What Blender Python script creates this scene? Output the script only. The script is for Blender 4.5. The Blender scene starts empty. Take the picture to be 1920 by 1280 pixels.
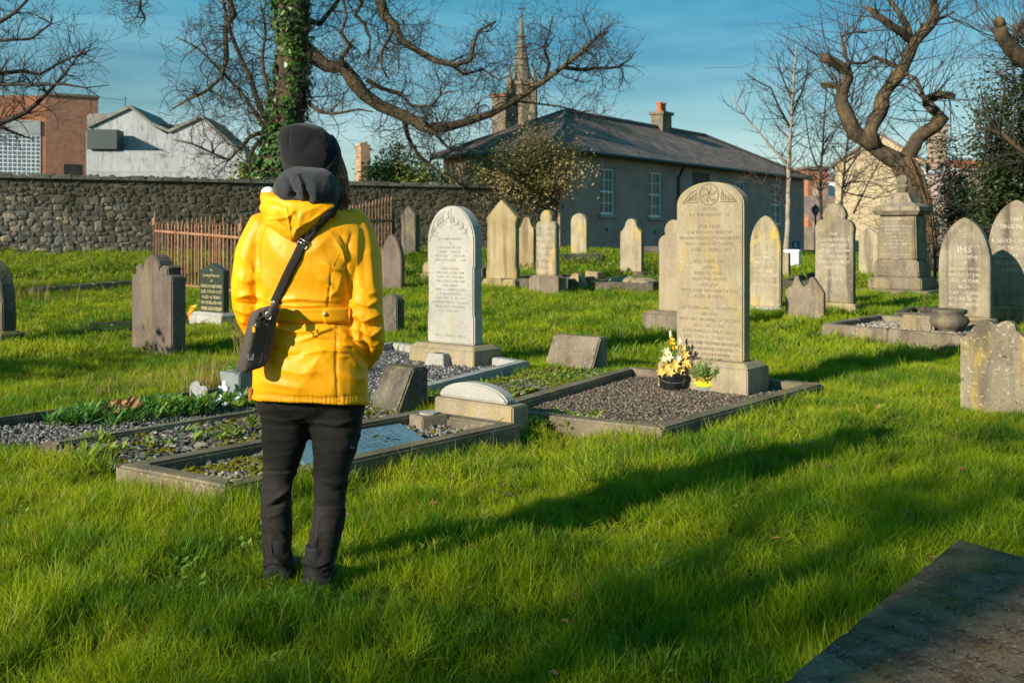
import bpy, bmesh, math, random
import numpy as np
from mathutils import Vector, Matrix
from mathutils.bvhtree import BVHTree

random.seed(7)
RNG = np.random.default_rng(7)
SC = bpy.context.scene
COL = SC.collection
PI = math.pi

# ------------------------------------------------------------------ camera, sky, sun, exposure
F, CX, HY, EYE = 1900.0, 960.0, 443.0, 1.3          # focal length in photo pixels, horizon row, eye height
cam = bpy.data.cameras.new('camera')
cam.sensor_width = 36.0
cam.lens = 36.0 * F / 1920.0
cam.shift_y = -(640.0 - HY) / 1920.0
cam.clip_start, cam.clip_end = 0.05, 4000.0
cam.dof.use_dof = True
cam.dof.focus_distance = 3.75
cam.dof.aperture_fstop = 7.5
cam_o = bpy.data.objects.new('camera', cam)
cam_o.location = (0, 0, EYE)
cam_o.rotation_euler = (PI / 2, 0, 0)
COL.objects.link(cam_o)
SC.camera = cam_o

SUN_AZ, SUN_EL = math.radians(48.0), math.radians(21.0)   # towards the sun: left of straight back, low
SUN_V = Vector((-math.sin(SUN_AZ) * math.cos(SUN_EL), -math.cos(SUN_AZ) * math.cos(SUN_EL), math.sin(SUN_EL)))
sun = bpy.data.lights.new('sun', 'SUN')
sun.energy = 5.0
sun.angle = math.radians(0.55)
sun.color = (1.0, 0.90, 0.74)
sun_o = bpy.data.objects.new('sun', sun)
sun_o.rotation_euler = SUN_V.to_track_quat('Z', 'Y').to_euler()
sun_o.location = (-20, -15, 25)
COL.objects.link(sun_o)

world = bpy.data.worlds.new('World')
SC.world = world
world.use_nodes = True
wn, wl = world.node_tree.nodes, world.node_tree.links
wn.clear()
w_out = wn.new('ShaderNodeOutputWorld')
w_bg = wn.new('ShaderNodeBackground')
w_bg.inputs['Strength'].default_value = 0.115
sky = wn.new('ShaderNodeTexSky')
sky.sky_type = 'NISHITA'
sky.sun_disc = False
sky.sun_elevation = SUN_EL
sky.sun_rotation = math.atan2(SUN_V.x, SUN_V.y)
sky.air_density, sky.dust_density, sky.ozone_density = 1.3, 0.6, 3.0
w_tc = wn.new('ShaderNodeTexCoord')
w_map = wn.new('ShaderNodeMapping'); w_map.inputs['Scale'].default_value = (1.2, 1.2, 11.0)
w_map.inputs['Rotation'].default_value = (0.05, 0.07, 0.3)
w_n = wn.new('ShaderNodeTexNoise'); w_n.inputs['Scale'].default_value = 2.2; w_n.inputs['Detail'].default_value = 7.0
w_n.inputs['Roughness'].default_value = 0.55; w_n.inputs['Distortion'].default_value = 0.5
w_r = wn.new('ShaderNodeValToRGB')
w_r.color_ramp.elements[0].position = 0.34; w_r.color_ramp.elements[0].color = (0, 0, 0, 1)
w_r.color_ramp.elements[1].position = 0.64; w_r.color_ramp.elements[1].color = (0.7, 0.7, 0.7, 1)
w_t = wn.new('ShaderNodeMix'); w_t.data_type = 'RGBA'; w_t.blend_type = 'MULTIPLY'
w_t.inputs['Factor'].default_value = 1.0
w_s = wn.new('ShaderNodeSeparateXYZ')                 # the blue deepens with height and stays deep overhead
w_e = wn.new('ShaderNodeValToRGB'); w_e.color_ramp.interpolation = 'EASE'
w_e.color_ramp.elements[0].position = 0.0; w_e.color_ramp.elements[0].color = (0.53, 0.62, 0.62, 1)
w_e.color_ramp.elements[1].position = 0.27; w_e.color_ramp.elements[1].color = (0.075, 0.345, 0.45, 1)
wl.new(w_tc.outputs['Generated'], w_s.inputs[0]); wl.new(w_s.outputs['Z'], w_e.inputs['Fac']); wl.new(w_e.outputs['Color'], w_t.inputs['B'])
w_c = wn.new('ShaderNodeMix'); w_c.data_type = 'RGBA'; w_c.inputs['B'].default_value = (8.0, 8.0, 8.0, 1)
wl.new(w_tc.outputs['Generated'], w_map.inputs['Vector']); wl.new(w_map.outputs['Vector'], w_n.inputs['Vector'])
wl.new(w_n.outputs['Fac'], w_r.inputs['Fac']); wl.new(w_c.outputs['Result'], w_t.inputs['A'])
wl.new(sky.outputs['Color'], w_c.inputs['A']); wl.new(w_r.outputs['Color'], w_c.inputs['Factor'])
wl.new(w_t.outputs['Result'], w_bg.inputs['Color']); wl.new(w_bg.outputs['Background'], w_out.inputs['Surface'])

SC.view_settings.view_transform = 'Standard'
SC.view_settings.look = 'None'
SC.view_settings.exposure = 0.72
SC.view_settings.gamma = 1.0
SC.view_settings.use_curve_mapping = False
SC.render.engine = 'CYCLES'
SC.cycles.max_bounces = 6
SC.cycles.transparent_max_bounces = 6

# ------------------------------------------------------------------ terrain height and picture helpers
def sstep(a, b, x):
    t = np.clip((np.asarray(x, float) - a) / (b - a), 0, 1)
    return t * t * (3 - 2 * t)

def gz(x, y):
    x = np.asarray(x, float); y = np.asarray(y, float)
    rise = 0.74 * sstep(9.0, 31.0, y) * (1 - 0.45 * sstep(2.0, 9.0, x))
    near = 1 - sstep(25, 60, y)
    bump = (0.022 * np.sin(1.9 * x + 0.8 * np.sin(1.3 * y)) * np.sin(1.5 * y + 0.6 * np.sin(1.1 * x) + 0.4)
            + 0.012 * np.sin(4.3 * x + 1.2 * y) * np.sin(3.7 * y - 1.4 * x + 1.0))
    bump = bump + 0.014 * np.sin(9.1 * x - 3.0 * y + 2 * np.sin(1.7 * y)) * np.sin(8.2 * y + 2.1 * np.sin(2.3 * x)) * (1 - sstep(8, 14, y))
    return rise + bump * near

def at(px, py, d):                      # world point seen at photo pixel (px,py) at distance d
    return Vector(((px - CX) / F * d, d, EYE - (py - HY) / F * d))

def ground(px, py, zo=0.0):             # where the ray through a pixel meets the lawn (or a level zo above it)
    d = np.arange(1.5, 90, 0.01)
    x = (px - CX) / F * d
    z = EYE - (py - HY) / F * d
    k = np.argmax(z <= gz(x, d) + zo)
    if k == 0: k = len(d) - 1
    return Vector((x[k], d[k], float(gz(x[k], d[k]))))

def level(px, py, z):                   # where the ray through a pixel meets the level z
    d = F * (EYE - z) / (py - HY)
    return Vector(((px - CX) / F * d, d, z))

def on_plane(px, py, p, n):             # where the ray meets an upright plane
    r = Vector(((px - CX) / F, 1.0, -(py - HY) / F)); o = Vector((0, 0, EYE))
    return o + r * ((p - o).dot(n) / r.dot(n))

# ------------------------------------------------------------------ materials
def new_mat(name):
    m = bpy.data.materials.new(name); m.use_nodes = True
    nt = m.node_tree
    return m, nt.nodes, nt.links, nt.nodes['Principled BSDF']

def c4(c): return (c[0], c[1], c[2], 1.0)

def vary(nodes, links, coord='Object', rnd=True):
    tc = nodes.new('ShaderNodeTexCoord')
    if coord == 'World':
        g = nodes.new('ShaderNodeNewGeometry'); return g.outputs['Position']
    if not rnd: return tc.outputs[coord]
    oi = nodes.new('ShaderNodeObjectInfo')
    mu = nodes.new('ShaderNodeMath'); mu.operation = 'MULTIPLY'; mu.inputs[1].default_value = 57.0
    links.new(oi.outputs['Random'], mu.inputs[0])
    ad = nodes.new('ShaderNodeVectorMath'); ad.operation = 'ADD'
    links.new(tc.outputs[coord], ad.inputs[0]); links.new(mu.outputs[0], ad.inputs[1])
    return ad.outputs[0]

def noise_tex(nodes, links, vec, scale, detail=6, rough=0.6, stretch=None, dist=0.0):
    if stretch:
        mp = nodes.new('ShaderNodeMapping'); mp.inputs['Scale'].default_value = stretch
        links.new(vec, mp.inputs['Vector']); vec = mp.outputs['Vector']
    n = nodes.new('ShaderNodeTexNoise'); n.inputs['Scale'].default_value = scale
    n.inputs['Detail'].default_value = detail; n.inputs['Roughness'].default_value = rough
    n.inputs['Distortion'].default_value = dist
    links.new(vec, n.inputs['Vector'])
    return n.outputs['Fac']

def ramp(nodes, links, fac, a, b, va=0.0, vb=1.0):
    r = nodes.new('ShaderNodeMapRange'); r.interpolation_type = 'SMOOTHSTEP'
    r.inputs['From Min'].default_value = a; r.inputs['From Max'].default_value = b
    r.inputs['To Min'].default_value = va; r.inputs['To Max'].default_value = vb
    links.new(fac, r.inputs['Value'])
    return r.outputs['Result']

def mix(nodes, links, fac, a, b, mode='MIX'):
    m = nodes.new('ShaderNodeMix'); m.data_type = 'RGBA'; m.blend_type = mode
    if isinstance(fac, (int, float)): m.inputs['Factor'].default_value = fac
    else: links.new(fac, m.inputs['Factor'])
    for s, v in (('A', a), ('B', b)):
        if isinstance(v, tuple): m.inputs[s].default_value = c4(v)
        else: links.new(v, m.inputs[s])
    return m.outputs['Result']

def bump(nodes, links, bs, fac, strength=0.3, dist=0.01):
    b = nodes.new('ShaderNodeBump'); b.inputs['Strength'].default_value = strength; b.inputs['Distance'].default_value = dist
    links.new(fac, b.inputs['Height']); links.new(b.outputs['Normal'], bs.inputs['Normal'])

def plain(name, c, rough=0.7, metal=0.0, var=0.15, scale=12, bmp=0.15, spec=0.5):
    m, N, L, B = new_mat(name)
    v = vary(N, L)
    f = noise_tex(N, L, v, scale)
    L.new(mix(N, L, ramp(N, L, f, 0.3, 0.7), tuple(x * (1 - var) for x in c), tuple(min(1, x * (1 + var)) for x in c)), B.inputs['Base Color'])
    B.inputs['Roughness'].default_value = rough; B.inputs['Metallic'].default_value = metal
    B.inputs['Specular IOR Level'].default_value = spec
    if bmp: bump(N, L, B, noise_tex(N, L, v, scale * 6), bmp, 0.004)
    return m

def stone(name, c1, c2, lich=(0.36, 0.27, 0.05), la=0.3, dark=(0.05, 0.045, 0.035), streak=0.5, scale=2.2, bmp=0.5, spots=0.35, rough=0.92, topmoss=0.0, fs=1.0, spec=0.2):
    m, N, L, B = new_mat(name)
    v = vary(N, L)
    col = mix(N, L, ramp(N, L, noise_tex(N, L, v, scale, 8, 0.65), 0.32, 0.68), c1, c2)
    grain = noise_tex(N, L, v, 95 * fs, 4, 0.7)
    col = mix(N, L, 0.4, col, mix(N, L, ramp(N, L, grain, 0.35, 0.65), (0.45, 0.45, 0.45), (1.0, 1.0, 1.0)), 'MULTIPLY')
    st = ramp(N, L, noise_tex(N, L, v, 7, 5, 0.6, (1, 1, 0.09)), 0.45, 0.66)
    fst = N.new('ShaderNodeMath'); fst.operation = 'MULTIPLY'; fst.inputs[1].default_value = streak
    L.new(st, fst.inputs[0])
    col = mix(N, L, fst.outputs[0], col, dark)
    pat = ramp(N, L, noise_tex(N, L, v, 2.6, 6, 0.7, (1.3, 1.3, 0.4), 0.6), 0.50, 0.66)
    fl = N.new('ShaderNodeMath'); fl.operation = 'MULTIPLY'; fl.inputs[1].default_value = la
    L.new(pat, fl.inputs[0])
    col = mix(N, L, fl.outputs[0], col, lich)
    sp = ramp(N, L, noise_tex(N, L, v, 34 * fs, 3, 0.5), 0.60, 0.68)
    sp2 = N.new('ShaderNodeMath'); sp2.operation = 'MULTIPLY'; sp2.inputs[1].default_value = spots
    L.new(sp, sp2.inputs[0])
    col = mix(N, L, sp2.outputs[0], col, tuple(min(0.8, 1.5 * x + 0.03) for x in c2))
    dk = ramp(N, L, noise_tex(N, L, v, 21 * fs, 4, 0.6), 0.60, 0.74)
    dk2 = N.new('ShaderNodeMath'); dk2.operation = 'MULTIPLY'; dk2.inputs[1].default_value = spots
    L.new(dk, dk2.inputs[0])
    col = mix(N, L, dk2.outputs[0], col, dark)
    if topmoss:
        tc = N.new('ShaderNodeNewGeometry'); sx = N.new('ShaderNodeSeparateXYZ'); L.new(tc.outputs['Normal'], sx.inputs[0])
        ft = N.new('ShaderNodeMath'); ft.operation = 'MULTIPLY'
        L.new(ramp(N, L, sx.outputs['Z'], 0.4, 0.9, 0, topmoss), ft.inputs[0]); L.new(ramp(N, L, noise_tex(N, L, v, 6), 0.38, 0.6), ft.inputs[1])
        col = mix(N, L, ft.outputs[0], col, (0.10, 0.10, 0.02))
    L.new(col, B.inputs['Base Color'])
    B.inputs['Roughness'].default_value = rough; B.inputs['Specular IOR Level'].default_value = spec
    h = N.new('ShaderNodeMath'); h.operation = 'ADD'
    L.new(noise_tex(N, L, v, 60, 6, 0.75), h.inputs[0]); L.new(noise_tex(N, L, v, 9, 6, 0.6), h.inputs[1])
    bump(N, L, B, h.outputs[0], bmp, 0.012)
    return m

MT = {}
MT['tan'] = stone('tan_limestone', (0.265, 0.212, 0.143), (0.355, 0.295, 0.203), (0.33, 0.25, 0.075), 0.65, (0.13, 0.108, 0.066), streak=0.32, spots=0.2, bmp=0.3)
MT['marble'] = stone('pale_marble', (0.30, 0.29, 0.262), (0.40, 0.388, 0.355), (0.42, 0.38, 0.22), 0.28, (0.25, 0.23, 0.19), streak=0.18, spots=0.10, bmp=0.12)
MT['sand'] = stone('sandstone', (0.27, 0.20, 0.105), (0.37, 0.295, 0.17), (0.28, 0.21, 0.05), 0.5, (0.07, 0.055, 0.035), streak=0.6, spots=0.2, bmp=0.3)
MT['gold'] = stone('lichened_limestone', (0.27, 0.225, 0.15), (0.38, 0.325, 0.225), (0.46, 0.32, 0.05), 0.75, (0.07, 0.058, 0.04), streak=0.6, spots=0.25, bmp=0.35)
MT['grey'] = stone('grey_limestone', (0.165, 0.132, 0.095), (0.26, 0.215, 0.155), (0.33, 0.25, 0.08), 0.4, (0.05, 0.042, 0.035), streak=0.55, spots=0.45)
MT['streaky'] = stone('streaked_limestone', (0.19, 0.158, 0.112), (0.33, 0.283, 0.205), (0.32, 0.25, 0.09), 0.35, (0.045, 0.04, 0.03), streak=0.75, spots=0.3)
MT['dark'] = stone('weathered_dark_stone', (0.075, 0.066, 0.054), (0.15, 0.13, 0.105), (0.28, 0.23, 0.09), 0.4, (0.025, 0.022, 0.018), streak=0.6, spots=0.55, topmoss=0.7)
MT['mauve'] = stone('mauve_stone', (0.105, 0.082, 0.068), (0.165, 0.130, 0.108), (0.20, 0.16, 0.07), 0.35, (0.045, 0.036, 0.03), streak=0.5, spots=0.3, bmp=0.25)
MT['lich'] = stone('lichen_spotted_stone', (0.20, 0.165, 0.115), (0.32, 0.27, 0.19), (0.50, 0.36, 0.06), 0.7, (0.05, 0.042, 0.03), streak=0.45, spots=0.75, bmp=0.8)
MT['concrete'] = stone('old_concrete', (0.125, 0.10, 0.072), (0.25, 0.205, 0.145), (0.26, 0.22, 0.07), 0.35, (0.045, 0.04, 0.03), streak=0.2, spots=0.5, bmp=0.6, topmoss=0.25)
MT['palekerb'] = stone('pale_granite', (0.30, 0.29, 0.265), (0.42, 0.41, 0.375), (0.3, 0.27, 0.14), 0.25, (0.10, 0.095, 0.08), streak=0.2, spots=0.4, bmp=0.35)
MT['ledger'] = stone('dark_ledger_stone', (0.125, 0.082, 0.056), (0.28, 0.195, 0.135), (0.32, 0.17, 0.03), 0.4, (0.014, 0.011, 0.009), streak=0.0, scale=9, spots=0.75, bmp=1.0, fs=2.6, spec=0.03)
MT['render'] = stone('grey_render', (0.35, 0.255, 0.23), (0.45, 0.335, 0.305), (0.28, 0.21, 0.16), 0.5, (0.19, 0.145, 0.12), streak=0.14, scale=0.9, spots=0.2, bmp=0.2)
MT['tanrender'] = stone('tan_render', (0.42, 0.33, 0.20), (0.52, 0.42, 0.27), (0.35, 0.27, 0.15), 0.3, (0.20, 0.16, 0.11), streak=0.3, scale=0.5, spots=0.1, bmp=0.15)
MT['pinkrender'] = stone('pinkish_render', (0.36, 0.24, 0.15), (0.48, 0.33, 0.21), (0.3, 0.22, 0.13), 0.3, (0.2, 0.14, 0.09), streak=0.3, scale=0.7, spots=0.2, bmp=0.2)
MT['whiterender'] = stone('stained_white_render', (0.33, 0.345, 0.36), (0.43, 0.445, 0.46), (0.16, 0.16, 0.155), 0.75, (0.05, 0.05, 0.05), streak=0.16, scale=0.35, spots=0.12, bmp=0.1)
MT['lead'] = plain('gold_letter_paint', (0.50, 0.42, 0.20), 0.5)
MT['engrave'] = plain('engraved_letters', (0.175, 0.142, 0.098), 0.9, bmp=0)
MT['engrave_pale'] = plain('weathered_engraving', (0.235, 0.225, 0.20), 0.9, bmp=0)
MT['whiteletter'] = plain('faded_white_lettering', (0.40, 0.37, 0.305), 0.85, var=0.35, bmp=0)
MT['black_granite'] = plain('dark_green_granite', (0.035, 0.045, 0.035), 0.22, var=0.3, scale=60, bmp=0)
MT['slateplaque'] = plain('blue_grey_slate_plaque', (0.10, 0.17, 0.21), 0.22, var=0.15, scale=9, bmp=0.08)
MT['rust'] = stone('rusty_iron', (0.30, 0.14, 0.08), (0.42, 0.225, 0.135), (0.12, 0.05, 0.03), 0.5, (0.08, 0.035, 0.02), streak=0.3, scale=8, spots=0.4, bmp=0.3, rough=0.75)
MT['blackiron'] = plain('black_iron', (0.015, 0.015, 0.016), 0.5)
MT['white'] = plain('white_paint', (0.72, 0.74, 0.76), 0.45, var=0.05, bmp=0.03)
MT['glass'] = plain('window_glass', (0.025, 0.032, 0.036), 0.08, var=0.3, scale=2, bmp=0, spec=0.3)
MT['curtain'] = plain('pale_curtain', (0.16, 0.17, 0.165), 0.9)
MT['slate'] = None
MT['terracotta'] = plain('terracotta', (0.42, 0.12, 0.035), 0.75, var=0.25)
MT['orangepot'] = plain('orange_plastic', (0.55, 0.16, 0.02), 0.4, var=0.1)
MT['blackplastic'] = plain('black_plastic', (0.012, 0.012, 0.013), 0.35, var=0.1, bmp=0)
MT['limepot'] = plain('lime_plastic', (0.58, 0.66, 0.03), 0.4, var=0.06, bmp=0)
MT['planter'] = plain('grey_planter', (0.20, 0.225, 0.225), 0.6, var=0.2, scale=6)
MT['darkpanel'] = plain('dark_green_cladding', (0.025, 0.045, 0.045), 0.6)
MT['bark'] = stone('bark', (0.050, 0.038, 0.024), (0.11, 0.085, 0.052), (0.10, 0.10, 0.03), 0.4, (0.02, 0.016, 0.011), streak=0.6, scale=4, spots=0.4, bmp=1.0)
MT['barkbrown'] = stone('brown_bark', (0.050, 0.038, 0.026), (0.115, 0.086, 0.056), (0.26, 0.16, 0.06), 0.4, (0.025, 0.018, 0.012), streak=0.7, scale=4, spots=0.4, bmp=1.0)
MT['twig'] = plain('twig_bark', (0.034, 0.028, 0.021), 0.9, var=0.4, scale=3, bmp=0)
MT['palebark'] = plain('pale_grey_bark', (0.26, 0.22, 0.17), 0.85, var=0.35, scale=5)
MT['soil'] = plain('dark_soil', (0.035, 0.026, 0.016), 0.95, var=0.5, scale=9, bmp=0.6)
MT['tarmac'] = plain('tarmac', (0.05, 0.05, 0.052), 0.9)

def brick_mat(name, c1, c2, mortar, scale=1.0):
    m, N, L, B = new_mat(name)
    tc = N.new('ShaderNodeTexCoord')
    b = N.new('ShaderNodeTexBrick'); b.inputs['Color1'].default_value = c4(c1); b.inputs['Color2'].default_value = c4(c2); b.inputs['Mortar'].default_value = c4(mortar)
    b.inputs['Scale'].default_value = 1.0; b.inputs['Brick Width'].default_value = 0.45 * scale; b.inputs['Row Height'].default_value = 0.16 * scale
    b.inputs['Mortar Size'].default_value = 0.018 * scale
    L.new(tc.outputs['UV'], b.inputs['Vector'])
    v = vary(N, L)
    L.new(mix(N, L, 0.6, b.outputs['Color'], mix(N, L, ramp(N, L, noise_tex(N, L, v, 2.5), 0.3, 0.7), (0.5, 0.5, 0.5), (1, 1, 1)), 'MULTIPLY'), B.inputs['Base Color'])
    B.inputs['Roughness'].default_value = 0.9
    return m
MT['brick'] = brick_mat('red_brick', (0.33, 0.12, 0.07), (0.40, 0.17, 0.10), (0.34, 0.24, 0.18))
MT['orangebrick'] = brick_mat('orange_brick', (0.48, 0.16, 0.06), (0.40, 0.13, 0.06), (0.36, 0.25, 0.18))

def leaf_mat(name, c1, c2, rough=0.5, trans=0.3, spec=0.4):
    m, N, L, B = new_mat(name)
    at_ = N.new('ShaderNodeAttribute'); at_.attribute_name = 'tone'
    oi = N.new('ShaderNodeObjectInfo')
    g = N.new('ShaderNodeNewGeometry')
    f = N.new('ShaderNodeMath'); f.operation = 'ADD'; L.new(at_.outputs['Fac'], f.inputs[0])
    r2 = N.new('ShaderNodeMath'); r2.operation = 'MULTIPLY_ADD'; r2.inputs[1].default_value = 0.35; r2.inputs[2].default_value = -0.17
    L.new(oi.outputs['Random'], r2.inputs[0]); L.new(r2.outputs[0], f.inputs[1])
    col = mix(N, L, f.outputs[0], c1, c2)
    L.new(col, B.inputs['Base Color']); B.inputs['Roughness'].default_value = rough; B.inputs['Specular IOR Level'].default_value = spec
    t = N.new('ShaderNodeBsdfTranslucent'); L.new(mix(N, L, 1.0, col, (1.25, 1.15, 0.6), 'MULTIPLY'), t.inputs['Color'])
    ms = N.new('ShaderNodeMixShader'); ms.inputs[0].default_value = trans
    out = N['Material Output']
    L.new(B.outputs[0], ms.inputs[1]); L.new(t.outputs[0], ms.inputs[2]); L.new(ms.outputs[0], out.inputs['Surface'])
    return m
MT['ivy'] = leaf_mat('ivy_leaves', (0.030, 0.075, 0.012), (0.10, 0.20, 0.03), 0.35, 0.2)
MT['shrubleaf'] = leaf_mat('shrub_leaves', (0.10, 0.15, 0.025), (0.30, 0.36, 0.08))
MT['darkleaf'] = leaf_mat('evergreen_leaves', (0.012, 0.025, 0.008), (0.05, 0.075, 0.018), 0.4, 0.15)
MT['tanleaf'] = leaf_mat('tan_shrub_leaves', (0.40, 0.30, 0.14), (0.62, 0.50, 0.26), 0.8, 0.3)
MT['oliveleaf'] = leaf_mat('olive_leaves', (0.10, 0.12, 0.025), (0.23, 0.235, 0.06))
MT['plantleaf'] = leaf_mat('plant_leaves', (0.07, 0.18, 0.03), (0.20, 0.36, 0.06), 0.45, 0.3)
MT['weed'] = leaf_mat('lime_weeds', (0.14, 0.24, 0.02), (0.26, 0.34, 0.04), 0.5, 0.3)
MT['dryleaf'] = leaf_mat('dry_leaves', (0.16, 0.055, 0.02), (0.36, 0.20, 0.09), 0.8, 0.2)
MT['straw'] = leaf_mat('dry_straw', (0.26, 0.17, 0.06), (0.44, 0.32, 0.13), 0.8, 0.3)
MT['moss'] = leaf_mat('yellow_moss', (0.10, 0.095, 0.008), (0.34, 0.28, 0.02), 1.0, 0.05, 0.05)
MT['succulent'] = leaf_mat('grey_green_sprigs', (0.20, 0.30, 0.07), (0.40, 0.50, 0.18), 0.7, 0.2)
MT['petal_peach'] = leaf_mat('peach_petals', (0.85, 0.45, 0.09), (0.95, 0.62, 0.18), 0.6, 0.3)
MT['petal_yellow'] = leaf_mat('yellow_petals', (0.85, 0.55, 0.02), (0.95, 0.75, 0.08), 0.6, 0.3)
MT['petal_cream'] = leaf_mat('cream_petals', (0.80, 0.74, 0.38), (0.88, 0.85, 0.62), 0.6, 0.3)
MT['berry'] = plain('gold_berries', (0.62, 0.42, 0.03), 0.3, var=0.3, bmp=0)

# gravel: each stone its own tone from the instance random number
def pebble_mat(name, cols):
    m, N, L, B = new_mat(name)
    oi = N.new('ShaderNodeObjectInfo')
    r = N.new('ShaderNodeValToRGB'); r.color_ramp.interpolation = 'CONSTANT'
    els = r.color_ramp.elements
    els[0].position = 0; els[0].color = c4(cols[0])
    els[1].position = 1.0 / len(cols); els[1].color = c4(cols[1])
    for k in range(2, len(cols)):
        e = els.new(k / len(cols)); e.color = c4(cols[k])
    L.new(oi.outputs['Random'], r.inputs[0])
    L.new(r.outputs[0], B.inputs['Base Color']); B.inputs['Roughness'].default_value = 0.85
    return m
MT['gravel_brown'] = pebble_mat('brown_gravel', [(0.075, 0.054, 0.039), (0.115, 0.088, 0.063), (0.05, 0.038, 0.03), (0.16, 0.125, 0.09), (0.085, 0.066, 0.048), (0.25, 0.20, 0.14)])
MT['gravel_grey'] = pebble_mat('grey_gravel', [(0.07, 0.066, 0.066), (0.11, 0.106, 0.105), (0.048, 0.045, 0.047), (0.15, 0.143, 0.14), (0.085, 0.08, 0.082), (0.32, 0.31, 0.30)])
MT['gravel_white'] = pebble_mat('white_gravel', [(0.15, 0.142, 0.13), (0.10, 0.093, 0.086), (0.24, 0.23, 0.21), (0.075, 0.068, 0.063), (0.18, 0.167, 0.15)])
MT['gravel_tan'] = pebble_mat('pale_tan_gravel', [(0.26, 0.225, 0.175), (0.18, 0.15, 0.115), (0.36, 0.32, 0.26), (0.13, 0.11, 0.085)])
MT['chips'] = pebble_mat('slate_chips', [(0.065, 0.056, 0.046), (0.10, 0.086, 0.07), (0.04, 0.034, 0.028), (0.15, 0.13, 0.108), (0.085, 0.07, 0.052), (0.23, 0.205, 0.17)])
MT['rubble'] = None

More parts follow.
